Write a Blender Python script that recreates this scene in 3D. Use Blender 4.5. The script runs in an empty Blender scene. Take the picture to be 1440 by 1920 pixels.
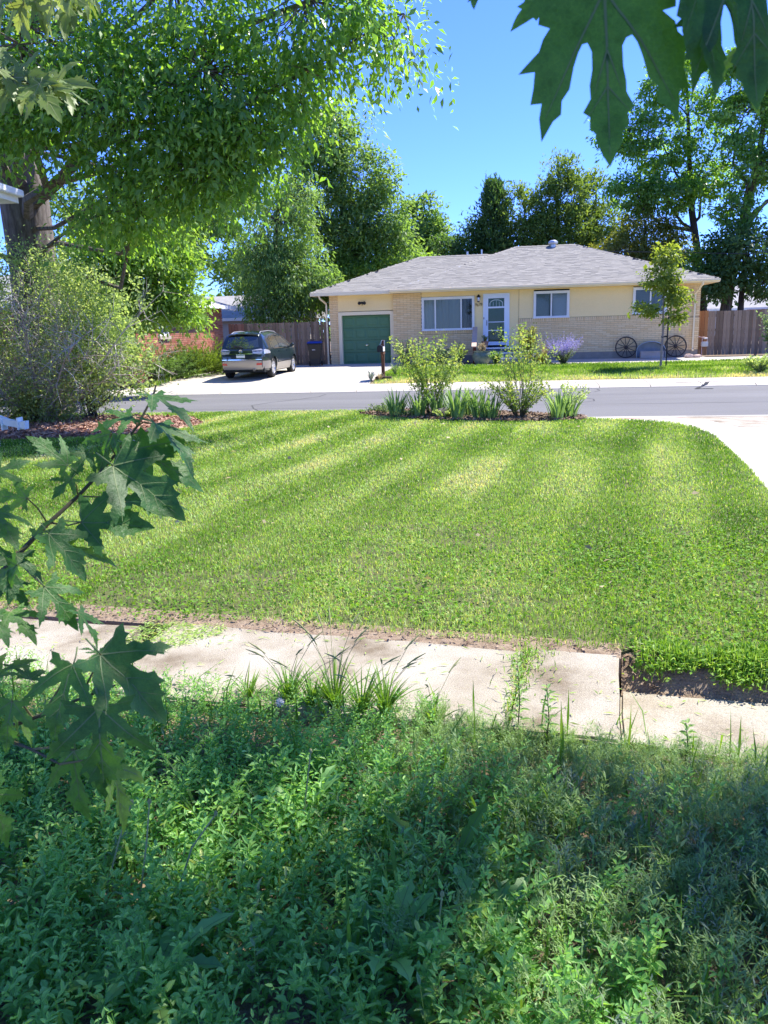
import bpy, bmesh, math, random
import numpy as np
from mathutils import Vector, Matrix
rng = np.random.default_rng(7)
random.seed(7)
sc = bpy.context.scene
COL = sc.collection
PI = math.pi
# ------------------------------------------------------------------ camera
cam = bpy.data.cameras.new('camera')
cam.sensor_fit = 'VERTICAL'; cam.sensor_height = 36; cam.sensor_width = 27; cam.lens = 27.75
cam.clip_start = 0.05; cam.clip_end = 3000
camo = bpy.data.objects.new('camera', cam); COL.objects.link(camo)
camo.matrix_world = Matrix.Translation((0, 0, 1.6)) @ Matrix.Rotation(PI/2-math.radians(12.9), 4, 'X') @ Matrix.Rotation(-0.028, 4, 'Z')
cam.dof.use_dof = True; cam.dof.focus_distance = 14; cam.dof.aperture_fstop = 20
sc.camera = camo
# ------------------------------------------------------------------ light
SUN = Vector((0.575, 0.328, 1.0)).normalized()
ELEV = math.asin(SUN.z); AZ = math.atan2(SUN.x, SUN.y)
world = bpy.data.worlds.new('World'); sc.world = world; world.use_nodes = True
wn = world.node_tree; bg = wn.nodes['Background']
sky = wn.nodes.new('ShaderNodeTexSky'); sky.sky_type = 'NISHITA'; sky.sun_disc = False
sky.sun_elevation = ELEV; sky.sun_rotation = AZ; sky.altitude = 1700; sky.air_density = 0.9; sky.dust_density = 0.0; sky.ozone_density = 4.0
tint = wn.nodes.new('ShaderNodeMix'); tint.data_type = 'RGBA'; tint.blend_type = 'MULTIPLY'; tint.inputs[0].default_value = 1; tint.inputs[7].default_value = (.35, .475, .95, 1)
wn.links.new(sky.outputs[0], tint.inputs[6]); wn.links.new(tint.outputs[2], bg.inputs[0]); bg.inputs[1].default_value = 0.15
sun = bpy.data.lights.new('sun', 'SUN'); sun.energy = 3.6; sun.angle = math.radians(0.55); sun.color = (1, 0.955, 0.88)
suno = bpy.data.objects.new('sun', sun); COL.objects.link(suno)
suno.rotation_euler = SUN.to_track_quat('Z', 'Y').to_euler()
vs = sc.view_settings
vs.view_transform = 'Standard'; vs.look = 'None'; vs.gamma = 1; vs.use_curve_mapping = False; vs.exposure = 1.6
sc.cycles.max_bounces = 8; sc.cycles.diffuse_bounces = 4; sc.cycles.transparent_max_bounces = 12
# ------------------------------------------------------------------ helpers
A = math.radians(8.5)          # the street runs 8.5 degrees off the camera's x axis
def U(u, v, z=0): return (u*math.cos(A)+v*math.sin(A), -u*math.sin(A)+v*math.cos(A), z)
def Un(uv): uv = np.asarray(uv, float); return np.stack([uv[:,0]*math.cos(A)+uv[:,1]*math.sin(A), -uv[:,0]*math.sin(A)+uv[:,1]*math.cos(A)], 1)
def toUV(p): p = np.asarray(p, float); return np.stack([p[:,0]*math.cos(A)-p[:,1]*math.sin(A), p[:,0]*math.sin(A)+p[:,1]*math.cos(A)], 1)
GV = [-60, 16.4, 16.7, 24.85, 26.6, 28.5, 31, 35, 60, 400]; GZ = [-.25, -.25, -.25, -.23, -.11, .05, .10, .19, .22, .6]
def zg(v): return np.interp(v, GV, GZ)

def hash2(ix, iy, s):
    h = (ix.astype(np.int64)*374761393 + iy.astype(np.int64)*668265263 + s*1442695041) & 0x7fffffff
    h = ((h ^ (h >> 13))*1274126177) & 0x7fffffff
    return ((h ^ (h >> 16)) & 0xffff)/65535.0
def vnoise(x, y, s=0):
    x = np.asarray(x, float); y = np.asarray(y, float)
    ix = np.floor(x).astype(int); iy = np.floor(y).astype(int); fx = x-ix; fy = y-iy
    fx = fx*fx*(3-2*fx); fy = fy*fy*(3-2*fy)
    a = hash2(ix, iy, s); b = hash2(ix+1, iy, s); c = hash2(ix, iy+1, s); d = hash2(ix+1, iy+1, s)
    return (a*(1-fx)+b*fx)*(1-fy)+(c*(1-fx)+d*fx)*fy
def fbm(x, y, s=0, o=3):
    t = 0; w = 0
    for i in range(o):
        t = t+vnoise(x*2**i, y*2**i, s+i)*0.5**i; w += 0.5**i
    return t/w
def inpoly(p, poly):
    x, y = p[:,0], p[:,1]; c = np.zeros(len(p), bool); n = len(poly)
    for i in range(n):
        x1, y1 = poly[i]; x2, y2 = poly[(i+1) % n]
        if y1 == y2: continue
        c ^= ((y1 > y) != (y2 > y)) & (x < (x2-x1)*(y-y1)/(y2-y1)+x1)
    return c

# ---- materials
MATS = {}
def nt(name):
    m = bpy.data.materials.new(name); m.use_nodes = True; t = m.node_tree; t.nodes.clear()
    o = t.nodes.new('ShaderNodeOutputMaterial'); MATS[name] = m
    return m, t, o
def ramp(t, fac, cols):
    r = t.nodes.new('ShaderNodeValToRGB'); cr = r.color_ramp
    n = len(cols)
    for i, c in enumerate(cols):
        p, c = c if isinstance(c[1], (tuple, list)) else (i/max(1, n-1), c)
        e = cr.elements[i] if i < 2 else cr.elements.new(p)
        e.position = p; e.color = (*c, 1)
    t.links.new(fac, r.inputs[0]); return r.outputs[0]
def noise_node(t, scale, detail=4, stretch=(1,1,1), coord='Object', rough=.6):
    tc = t.nodes.new('ShaderNodeTexCoord'); mp = t.nodes.new('ShaderNodeMapping'); mp.inputs['Scale'].default_value = stretch
    nz = t.nodes.new('ShaderNodeTexNoise'); nz.inputs['Scale'].default_value = scale; nz.inputs['Detail'].default_value = detail; nz.inputs['Roughness'].default_value = rough
    t.links.new(tc.outputs[coord], mp.inputs[0]); t.links.new(mp.outputs[0], nz.inputs['Vector']); return nz.outputs['Fac']
def attr(t, n='rnd'):
    a = t.nodes.new('ShaderNodeAttribute'); a.attribute_name = n; return a.outputs['Fac']
def mixc(t, a, b, fac, mode='MIX'):
    m = t.nodes.new('ShaderNodeMix'); m.data_type = 'RGBA'; m.blend_type = mode
    for s, v in ((m.inputs[0], fac), (m.inputs[6], a), (m.inputs[7], b)):
        if hasattr(v, 'is_output'): t.links.new(v, s)
        else: s.default_value = v if not isinstance(v, tuple) else (*v, 1)
    return m.outputs[2]
def mat(name, cols, scale=6, rough=.8, detail=5, stretch=(1,1,1), coord='Object', by=None, metal=0, spec=.3, bump=0, bscale=None, fine=0, lo=.3, hi=.7, coat=0):
    """colours spread by noise (or by the piece's own 'rnd'), optional fine grain and bump"""
    m, t, o = nt(name); p = t.nodes.new('ShaderNodeBsdfPrincipled')
    if len(cols) == 1: c = None; p.inputs['Base Color'].default_value = (*cols[0], 1)
    else:
        n = len(cols)
        if by: c = ramp(t, attr(t, by), cols)
        else: c = ramp(t, noise_node(t, scale, detail, stretch, coord), [(lo+(hi-lo)*i/(n-1), q) for i, q in enumerate(cols)])
    if fine:
        g = noise_node(t, fine[0], 4, fine[2] if len(fine) > 2 else (1,1,1), coord, .7)
        g = ramp(t, g, [(.25, (1-fine[1],)*3), (.75, (1+fine[1]*.6,)*3)])
        c = mixc(t, c if c else cols[0], g, 1.0, 'MULTIPLY')
    if c: t.links.new(c, p.inputs['Base Color'])
    p.inputs['Roughness'].default_value = rough; p.inputs['Metallic'].default_value = metal
    p.inputs['Specular IOR Level'].default_value = spec; p.inputs['Coat Weight'].default_value = coat; p.inputs['Coat Roughness'].default_value = .05
    if bump:
        b = t.nodes.new('ShaderNodeBump'); b.inputs['Strength'].default_value = bump; b.inputs['Distance'].default_value = .02
        t.links.new(noise_node(t, bscale or scale*6, 6, stretch, coord), b.inputs['Height']); t.links.new(b.outputs[0], p.inputs['Normal'])
    t.links.new(p.outputs[0], o.inputs[0]); return m
def leafmat(name, cols, tcol, trans=.38, rough=.5, spec=.3, gain=1.25, blotch=0):
    m, t, o = nt(name)
    cols = [(q[0], tuple(x*gain for x in q[1])) if isinstance(q[1], tuple) else tuple(x*gain for x in q) for q in cols]
    c = ramp(t, attr(t), cols)
    p = t.nodes.new('ShaderNodeBsdfPrincipled'); t.links.new(c, p.inputs['Base Color']); p.inputs['Roughness'].default_value = rough; p.inputs['Specular IOR Level'].default_value = spec
    if blotch:
        g = ramp(t, noise_node(t, blotch, 5, (1,1,1), 'Object', .65), [(.28, (.62,.66,.55)), (.5, (1,1,1)), (.74, (1.22,1.15,.95))]); c = mixc(t, c, g, 1.0, 'MULTIPLY'); t.links.new(c, p.inputs['Base Color'])
        wv = t.nodes.new('ShaderNodeTexVoronoi'); wv.feature = 'DISTANCE_TO_EDGE'; wv.inputs['Scale'].default_value = blotch*4.5; tcn = t.nodes.new('ShaderNodeTexCoord'); t.links.new(tcn.outputs['Object'], wv.inputs['Vector'])
        c = mixc(t, c, ramp(t, wv.outputs['Distance'], [(0, (1.35,1.3,1.2)), (.06, (1,1,1)), (1, (.97,.97,.97))]), 1.0, 'MULTIPLY'); t.links.new(c, p.inputs['Base Color'])
        bp = t.nodes.new('ShaderNodeBump'); bp.inputs['Strength'].default_value = .5; bp.inputs['Distance'].default_value = .004; t.links.new(noise_node(t, blotch*2.2, 4), bp.inputs['Height']); t.links.new(bp.outputs[0], p.inputs['Normal'])
    tr = t.nodes.new('ShaderNodeBsdfTranslucent'); t.links.new(mixc(t, c, tcol, 1.0, 'MULTIPLY'), tr.inputs[0])
    mx = t.nodes.new('ShaderNodeMixShader'); mx.inputs[0].default_value = trans
    t.links.new(p.outputs[0], mx.inputs[1]); t.links.new(tr.outputs[0], mx.inputs[2]); t.links.new(mx.outputs[0], o.inputs[0]); return m
def glassmat(name, tint=(.75,.8,.8), thru=.55, refl=(.9,.95,1)):
    m, t, o = nt(name)
    g = t.nodes.new('ShaderNodeBsdfGlossy'); g.inputs['Roughness'].default_value = .03; g.inputs[0].default_value = (*refl, 1)
    tr = t.nodes.new('ShaderNodeBsdfTransparent'); tr.inputs[0].default_value = (*tint, 1)
    f = t.nodes.new('ShaderNodeFresnel'); f.inputs[0].default_value = 1.55
    mul = t.nodes.new('ShaderNodeMath'); mul.operation = 'MULTIPLY_ADD'; mul.inputs[1].default_value = .6; mul.inputs[2].default_value = .0
    t.links.new(f.outputs[0], mul.inputs[0])
    mx = t.nodes.new('ShaderNodeMixShader'); t.links.new(mul.outputs[0], mx.inputs[0]); t.links.new(tr.outputs[0], mx.inputs[1]); t.links.new(g.outputs[0], mx.inputs[2])
    t.links.new(mx.outputs[0], o.inputs[0]); return m

# ---- objects
def link(name, me, parent=None, loc=None):
    o = bpy.data.objects.new(name, me); COL.objects.link(o)
    if parent: o.parent = parent
    if loc is not None: o.location = loc
    return o
def thing(name, label, cat, loc=(0,0,0), rz=0, group=None):
    o = bpy.data.objects.new(name, None); COL.objects.link(o); o.location = loc; o.rotation_euler = (0,0,rz); o.empty_display_size = .1
    return tag(o, label, cat, group)
def setting(name):
    o = bpy.data.objects.new(name, None); COL.objects.link(o); o['kind'] = 'structure'; o.empty_display_size = .1; return o
def tag(o, label, cat, group=None):
    o['label'] = label; o['category'] = cat
    if group: o['group'] = group
    return o
def kind(o, k, label=None):
    o['kind'] = k
    if label: o['label'] = label
    return o
def npmesh(name, V, F, rnd=None, smooth=False, mats=()):
    """V (n,3), F (m,k) faces of k corners"""
    V = np.asarray(V, np.float32); F = np.asarray(F, np.int32); me = bpy.data.meshes.new(name)
    m, k = F.shape
    me.vertices.add(len(V)); me.vertices.foreach_set('co', V.ravel())
    me.loops.add(m*k); me.loops.foreach_set('vertex_index', F.ravel())
    me.polygons.add(m); me.polygons.foreach_set('loop_start', np.arange(0, m*k, k, dtype=np.int32))
    me.update(calc_edges=True)
    if smooth: me.polygons.foreach_set('use_smooth', np.ones(m, bool))
    if rnd is not None:
        a = me.attributes.new('rnd', 'FLOAT', 'POINT'); a.data.foreach_set('value', np.asarray(rnd, np.float32))
    for q in mats: me.materials.append(q)
    return me
def quadmesh(name, Q, rnd, m, parent=None, loc=None, smooth=False):
    """Q (n,4,3) loose quads, rnd (n,)"""
    n = len(Q); Q = np.asarray(Q, float)
    if loc is not None: Q = Q-np.asarray(loc)
    return link(name, npmesh(name, Q.reshape(-1,3), np.arange(n*4).reshape(n,4), np.repeat(rnd, 4), smooth, (m,)), parent, None if parent is not None and loc is None else loc)

class MB:
    def __init__(s, off=(0,0,0)): s.v = []; s.f = []; s.r = []; s.off = off
    def add(s, v, f, r=None):
        b = len(s.v); s.v += [(p[0]+s.off[0], p[1]+s.off[1], p[2]+s.off[2]) for p in v]; s.f += [tuple(i+b for i in q) for q in f]
        s.r += [random.random() if r is None else r]*len(v); return s
    def box(s, x0, y0, z0, x1, y1, z1, r=None, M=None):
        r = random.random() if r is None else r
        v = [(x0,y0,z0),(x1,y0,z0),(x1,y1,z0),(x0,y1,z0),(x0,y0,z1),(x1,y0,z1),(x1,y1,z1),(x0,y1,z1)]
        if M is not None: v = [tuple(M @ Vector(p)) for p in v]
        return s.add(v, [(0,3,2,1),(4,5,6,7),(0,1,5,4),(1,2,6,5),(2,3,7,6),(3,0,4,7)], r)
    def prism(s, poly, z0, z1, r=None):
        n = len(poly)
        zt = z1 if callable(z1) else (lambda x, y: z1); zb = z0 if callable(z0) else (lambda x, y: z0)
        v = [(x,y,zb(x,y)) for x, y in poly]+[(x,y,zt(x,y)) for x, y in poly]
        return s.add(v, [tuple(range(n-1,-1,-1)), tuple(range(n,2*n))]+[(i,(i+1)%n,n+(i+1)%n,n+i) for i in range(n)], r)
    def tube(s, pts, rad, n=6, cap=True, r=None):
        pts = [Vector(p) for p in pts]; k = len(pts)
        if not hasattr(rad, '__len__'): rad = [rad]*k
        d0 = (pts[1]-pts[0]).normalized(); x = d0.orthogonal().normalized(); v = []
        for i in range(k):
            d = (pts[min(i+1,k-1)]-pts[max(i-1,0)]).normalized(); x = (x-d*x.dot(d)).normalized(); y = d.cross(x)
            v += [tuple(pts[i]+(x*math.cos(2*PI*j/n)+y*math.sin(2*PI*j/n))*rad[i]) for j in range(n)]
        f = [(i*n+j, i*n+(j+1)%n, (i+1)*n+(j+1)%n, (i+1)*n+j) for i in range(k-1) for j in range(n)]
        if cap: f += [tuple(range(n-1,-1,-1)), tuple(range((k-1)*n, k*n))]
        return s.add(v, f, r)
    def lathe(s, prof, n=20, c=(0,0,0), axis='z', r=None, close=False):
        v = []
        for rr, h in prof:
            for j in range(n):
                a = 2*PI*j/n; p = (rr*math.cos(a), rr*math.sin(a), h)
                if axis == 'x': p = (h, p[0], p[1])
                if axis == 'y': p = (p[0], h, p[1])
                v.append((p[0]+c[0], p[1]+c[1], p[2]+c[2]))
        k = len(prof); f = [(i*n+j, i*n+(j+1)%n, ((i+1)%k)*n+(j+1)%n, ((i+1)%k)*n+j) for i in range(k if close else k-1) for j in range(n)]
        return s.add(v, f, r)
    def build(s, name, m, parent=None, loc=None, smooth=False, bevel=0):
        me = bpy.data.meshes.new(name); me.from_pydata(s.v, [], s.f)
        a = me.attributes.new('rnd', 'FLOAT', 'POINT'); a.data.foreach_set('value', np.asarray(s.r, np.float32))
        bm = bmesh.new(); bm.from_mesh(me); bmesh.ops.recalc_face_normals(bm, faces=bm.faces[:])
        if bevel: bmesh.ops.bevel(bm, geom=[e for e in bm.edges if len(e.link_faces) == 2 and e.calc_face_angle(0) > .5], offset=bevel, segments=2, affect='EDGES')
        bm.to_mesh(me); bm.free()
        if smooth:
            me.polygons.foreach_set('use_smooth', np.ones(len(me.polygons), bool))
            me.set_sharp_from_angle(angle=math.radians(40))
        me.materials.append(m)
        return link(name, me, parent, loc)

# ---- foliage
def norm(a): return a/np.maximum(np.linalg.norm(a, axis=-1, keepdims=True), 1e-9)
def kites(P, D, N, L, W, bend=.12):
    """one quad per leaf: base P, direction D, normal N, length L, width W"""
    D = norm(D); S = norm(np.cross(D, N)); N = np.cross(S, D); L = L[:,None]; W = W[:,None]
    m = P+D*L*.42+N*L*bend
    return np.stack([P, m+S*W*.5, P+D*L, m-S*W*.5], 1)
def ovals(P, D, N, L, W, fold=.25, droop=.15):
    """two quads per leaf folded along the midrib"""
    D = norm(D); S = norm(np.cross(D, N)); N = np.cross(S, D); L = L[:,None]; W = W[:,None]
    T = P+D*L-N*L*droop
    a = P+D*L*.3; b = P+D*L*.68-N*L*droop*.4; up = N*W*fold
    q1 = np.stack([P, a+S*W*.48+up, b+S*W*.42+up, T], 1); q2 = np.stack([P, T, b-S*W*.42+up, a-S*W*.48+up], 1)
    return np.concatenate([q1, q2])
def rdir(n, up=0.0):
    d = rng.normal(size=(n,3)); d[:,2] += up; return norm(d)
def tree(name, label, cat, trunk, blobs, leaf, m, bark, group=None, limbs=True, aspect=.45, droop=.3, tw=.012, spread=.42, sides=8, shell=.5, lr=.5, bring=1.0, dens=.85):
    """trunk: [(x,y,z,r)...] in world; blobs: [(x,y,z, rx,ry,rz, clumps, leaves per clump)]"""
    base = Vector(trunk[0][:3]); root = thing(name, label, cat, base, group=group)
    b3 = np.array(base)
    t = MB(); t.tube([Vector(p[:3])-base for p in trunk], [p[3] for p in trunk], sides); t.build('trunk', bark, root, smooth=True)
    tp = np.array([p[:3] for p in trunk]); tr = np.array([p[3] for p in trunk])
    Q = []; R = []; tb = MB()
    for x, y, z, rx, ry, rz, nc, nl in blobs:
        x, y, z, rx, ry, rz = x*bring, y*bring, 1.6+(z-1.6)*bring, rx*bring, ry*bring, rz*bring
        c = np.array((x,y,z)); ext = np.array((rx,ry,rz))
        nc = max(6, int(nc*dens))
        s = np.clip((z-rz*.8-tp[0,2])/max(.1, tp[-1,2]-tp[0,2]), .3, 1)*(len(tp)-1)
        i = min(int(s), len(tp)-2); f = s-i; a = tp[i]*(1-f)+tp[i+1]*f; r0 = (tr[i]*(1-f)+tr[i+1]*f)*lr*(1 if nc > 40 else .45)
        ll = np.linalg.norm(c-a); mid = (a+c)/2+np.array((0,0,-.10*ll))+rng.normal(size=3)*.08*ll; jj = rng.normal(size=(4,3))*.035*ll
        lp = [a, a*.6+mid*.4+jj[0], mid, mid*.45+c*.55+jj[1], c+jj[2], c+(c-mid)*.08+jj[3]*.5]
        if limbs: 
            lb = MB(); lb.tube([p-b3 for p in lp], [r0, r0*.85, r0*.65, r0*.5, r0*.3, .006], 6); lb.build('limb', bark, root, smooth=True)
        d = rdir(nc); rad = shell+(1-shell)*rng.random(nc)**.7
        cc = c+d*ext*(rad*(.8+.5*vnoise(d[:,0]*2.2+x, d[:,2]*2.2+z, 5))*np.where(rng.random(nc) < .12, 1.22, 1))[:,None]
        lp = np.array(lp[2:])
        for k in range(nc):
            q = lp[np.argmin(((lp-cc[k])**2).sum(1))]
            mm = (q+cc[k])/2+rng.normal(size=3)*.06*np.linalg.norm(q-cc[k])
            tb.tube([q-b3, mm-b3, cc[k]-b3], [tw*1.6, tw, tw*.35], 3, cap=False)
        cs = .45+1.1*rng.random(nc)**1.4; cnt = np.maximum(6, (nl*(.35+1.3*cs**2*.62)*(.6+.8*rng.random(nc))).astype(int)); n = int(cnt.sum()); ci = np.repeat(np.arange(nc), cnt)
        sp = (spread*cs)[ci][:,None]
        P = cc[ci]+np.clip(rng.normal(size=(n,3)), -1.45, 1.45)*sp*np.array((1,1,.62))
        P[:,2] -= droop*.5*((P-cc[ci])[:,:2]**2).sum(1)/np.maximum(sp[:,0], .05)
        out = norm(P-c)
        D = norm(out*.7+rng.normal(size=(n,3))*.75+np.array((0,0,-droop*1.6)))
        N = norm(rng.normal(size=(n,3))*.55+np.array((0,0,.9))+out*.5)
        L = leaf*(.55+.9*rng.random(n)**1.3)
        Q.append(kites(P, D, N, L, L*aspect*(.8+.4*rng.random(n)))); R.append(np.clip(rng.random(n)*.55+rng.random(nc)[ci]*.45, 0, 1))
    tb.build('twigs', bark, root)['kind'] = 'stuff'
    Q = np.concatenate(Q)-b3; R = np.concatenate(R)
    o = quadmesh('crown', Q, R, m, root); o['kind'] = 'stuff'
    return root
def blades(P, h, w, lean=.4, dirs=None):
    n = len(P); a = rng.random(n)*2*PI if dirs is None else dirs
    side = np.stack([np.cos(a), np.sin(a), np.zeros(n)], 1); d = np.stack([-np.sin(a), np.cos(a), np.zeros(n)], 1)
    up = np.array((0,0,1.0)); h = h[:,None]; w = w[:,None]; l = (lean*(rng.random(n)*1.4-.2))[:,None]
    m = P+up*h*.55+d*h*l*.35; t = P+up*h*(1-.35*np.abs(l))+d*h*l
    return np.stack([P-side*w*.3, m+side*w*.5, t, m-side*w*.5], 1)
# ------------------------------------------------------------------ materials
M_soil = mat('soil', [(.10,.07,.045),(.16,.12,.08),(.22,.17,.12)], 9, .95, bump=.6, fine=(60,.4))
M_soil2 = mat('dry soil', [(.20,.14,.09),(.30,.22,.15),(.36,.28,.2)], 14, .95, bump=.8, fine=(90,.5))
M_lawnsoil = mat('turf soil', [(.055,.07,.02),(.09,.10,.035),(.15,.14,.06)], 4, .95, fine=(80,.4))
M_conc = mat('concrete', [(.45,.41,.33),(.52,.475,.39),(.56,.515,.43)], 1.3, .9, fine=(70,.28), bump=.15, bscale=120)
M_walk = mat('worn concrete', [(.20,.155,.10),(.37,.32,.24),(.45,.405,.32),(.49,.44,.36)], 2.2, .92, fine=(150,.5), bump=.5, bscale=180)
M_asph = mat('asphalt', [(.135,.132,.126),(.155,.152,.146),(.18,.177,.17)], .35, .85, stretch=(.25,1.6,1), fine=(60,.25), bump=.2, bscale=200)
M_tar = mat('tar', [(.018,.018,.02)], rough=.5)
M_pink = mat('pink stain', [(.5,.30,.26),(.56,.38,.32)], 5, .9)
M_joint = mat('joint', [(.13,.11,.09)], rough=.95)
M_brick = mat('buff brick', [(.82,.57,.28),(.88,.64,.34),(.90,.68,.38),(.84,.59,.30)], by='rnd', rough=.9, fine=(40,.2))
M_mortar = mat('mortar', [(.50,.36,.21)], rough=.95, fine=(60,.2))
M_redbrick = mat('red brick', [(.30,.10,.06),(.40,.16,.10),(.45,.21,.14)], by='rnd', rough=.9, fine=(30,.2))
M_siding = mat('cream siding', [(.94,.71,.34),(.95,.73,.36)], 2, .6, fine=(20,.05))
M_cream = mat('cream trim', [(.88,.74,.48)], rough=.5)
M_white = mat('white paint', [(.72,.72,.70),(.80,.80,.78)], 3, .45)
M_doorwhite = mat('storm door white', [(.70,.76,.84)], rough=.4)
M_soffit = mat('soffit', [(.80,.68,.45)], rough=.6)
M_found = mat('foundation', [(.27,.23,.18),(.35,.30,.24)], 4, .95, fine=(30,.2))
M_green = mat('green door paint', [(.085,.20,.10),(.10,.22,.115)], 1.2, .45, fine=(8,.08))
M_dgreen = mat('dark green door', [(.03,.095,.045)], rough=.6, spec=.08)
M_dark = mat('dark inside', [(.012,.014,.014)], rough=.9)
M_curtain = mat('curtain', [(.30,.33,.29)], rough=.9)
M_blind = mat('blind', [(.36,.40,.39)], rough=.7)
M_shingle = mat('shingle', [(.235,.222,.192),(.26,.246,.213),(.285,.27,.236),(.248,.235,.204)], by='rnd', rough=.92, fine=(70,.25))
M_roofbase = mat('roof felt', [(.27,.28,.30)], rough=.95)
M_greyroof = mat('pale grey roof', [(.30,.29,.28),(.38,.37,.36)], 3, .9, fine=(10,.2))
M_metal = mat('galvanised metal', [(.42,.45,.47),(.52,.55,.57)], 5, .4, metal=.7)
M_blackmetal = mat('black metal', [(.015,.015,.016)], rough=.45)
M_brownblack = mat('old wheel wood', [(.045,.035,.03),(.075,.06,.05)], 14, .8)
M_step = mat('grey step paint', [(.20,.24,.29)], rough=.6)
M_fence = mat('weathered board', [(.20,.14,.09),(.30,.215,.14),(.38,.28,.19),(.24,.17,.11)], by='rnd', rough=.9, fine=(9,.35,(6,6,.5)))
M_newfence = mat('new cedar board', [(.36,.15,.05),(.48,.24,.09)], by='rnd', rough=.8, fine=(9,.3,(6,6,.5)))
M_redwood = mat('redwood board', [(.33,.16,.10),(.42,.22,.14)], by='rnd', rough=.85, fine=(9,.3,(6,6,.5)))
M_rail = mat('pale rail wood', [(.62,.44,.31)], rough=.8, fine=(12,.15))
M_redpost = mat('red stained post', [(.17,.045,.025)], rough=.7, fine=(12,.2))
M_post = mat('brown post', [(.16,.07,.035),(.10,.05,.03)], 5, .85, fine=(12,.3,(4,4,.6)))
M_bark = mat('grey bark', [(.07,.055,.04),(.15,.125,.10),(.22,.19,.155)], 5, .95, stretch=(2.4,2.4,.35), bump=1.0, bscale=9, fine=(14,.4,(2,2,.3)))
M_barkdark = mat('dark bark', [(.045,.035,.028),(.085,.07,.058)], 5, .95, stretch=(2,2,.4), bump=.6)
M_twig = mat('dry twig', [(.38,.33,.28),(.52,.47,.42)], by='rnd', rough=.9)
M_stem = mat('green brown stem', [(.06,.055,.025),(.10,.085,.045)], 20, .6)
M_petiole = mat('leaf stalk', [(.16,.14,.045)], rough=.5)
M_paint = mat('car paint', [(.028,.042,.045)], rough=.28, metal=.55, spec=.5, coat=1.0)
M_clad = mat('car lower cladding', [(.30,.275,.24)], rough=.38, metal=.4, coat=.4)
M_chrome = mat('chrome', [(.75,.76,.77)], rough=.12, metal=1)
M_alloy = mat('alloy rim', [(.72,.72,.73)], rough=.3, metal=.75)
M_rubber = mat('rubber', [(.018,.018,.018)], rough=.8)
M_carglass = mat('car glass', [(.03,.042,.045)], rough=.04, spec=.9, coat=1)
M_lamp = mat('clear lamp', [(.55,.55,.55)], rough=.12, spec=.8, metal=.3, coat=1)
M_redlens = mat('red lens', [(.42,.03,.025)], rough=.25, coat=.6)
M_plate = mat('number plate', [(.65,.68,.66)], rough=.5)
M_plategreen = mat('plate green', [(.05,.17,.10)], rough=.5)
M_bin = mat('dark bin plastic', [(.022,.022,.023)], rough=.45)
M_blue = mat('blue lid plastic', [(.02,.05,.26)], rough=.4)
M_bluejar = mat('blue glaze', [(.05,.12,.30)], rough=.3)
M_terra = mat('terracotta', [(.38,.2,.13)], rough=.85)
M_pot = mat('green glazed pot', [(.09,.13,.09),(.17,.21,.16)], 7, .35)
M_stone = mat('pale stone', [(.42,.34,.28),(.52,.42,.36)], 4, .9, bump=.4)
M_chip = mat('red bark chip', [(.26,.13,.085),(.40,.23,.16),(.48,.31,.22),(.18,.09,.06)], by='rnd', rough=.95)
M_chip2 = mat('brown bark chip', [(.16,.10,.06),(.27,.18,.12),(.36,.27,.19),(.11,.07,.05)], by='rnd', rough=.95)
M_glass = glassmat('window glass')
M_glass2 = glassmat('door glass', (.8,.85,.82), .62)
# leaves
L_maple = leafmat('maple foliage', [(.032,.075,.025),(.055,.115,.035),(.085,.155,.045),(.11,.18,.055)], (2.3,2.15,.5), .56, .36, .5, gain=2.05)
L_light = leafmat('light foliage', [(.07,.13,.03),(.10,.18,.04),(.14,.22,.055)], (2.0,1.8,.6), .56, gain=1.75)
L_elm = leafmat('elm foliage', [(.045,.085,.03),(.07,.12,.04),(.10,.155,.06)], (2.0,1.9,.7), .54, gain=2.1)
L_grey = leafmat('grey green foliage', [(.06,.10,.05),(.09,.14,.07),(.12,.17,.09)], (1.7,1.6,.8), .45, gain=1.6)
L_dark = leafmat('dark foliage', [(.026,.055,.02),(.042,.082,.026),(.065,.11,.035)], (1.8,1.8,.7), .42, gain=2.0)
L_conifer = leafmat('conifer foliage', [(.042,.075,.022),(.07,.115,.03),(.10,.145,.042)], (1.8,1.6,.6), .45, .7, gain=2.3)
L_junip = leafmat('juniper foliage', [(.055,.10,.02),(.09,.15,.03),(.13,.19,.04)], (1.6,1.5,.5), .35, .7, gain=1.5)
L_yellow = leafmat('yellow green foliage', [(.10,.14,.03),(.15,.19,.045),(.20,.23,.06)], (1.8,1.5,.6), .5)
L_shrub = leafmat('shrub foliage', [(.055,.085,.035),(.09,.13,.055),(.13,.17,.08),(.20,.24,.13)], (1.9,1.8,.8), .54, gain=2.4)
L_rose = leafmat('rose foliage', [(.06,.105,.03),(.09,.15,.04),(.14,.19,.06),(.19,.20,.08)], (1.7,1.6,.6), .5, gain=1.9)
L_iris = leafmat('iris foliage', [(.07,.13,.04),(.11,.18,.06),(.17,.24,.11)], (1.5,1.5,.7), .4, gain=1.7)
L_lav = leafmat('lavender bloom', [(.26,.22,.42),(.34,.30,.52),(.42,.38,.58)], (1,1,1), .3)
L_straw = leafmat('dry grass', [(.26,.20,.10),(.36,.29,.16),(.44,.37,.22)], (1.2,1.1,.8), .25)
L_agave = leafmat('agave', [(.20,.25,.20),(.28,.32,.25),(.34,.33,.22)], (1,1,1), .15)
L_lawn = leafmat('lawn blade', [(0,(.05,.13,.012)),(.25,(.10,.215,.022)),(.5,(.165,.285,.045)),(.72,(.25,.37,.11)),(.9,(.36,.45,.20)),(1,(.44,.43,.24))], (1.5,1.3,.5), .42, .6, .2, gain=1.55)
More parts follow.
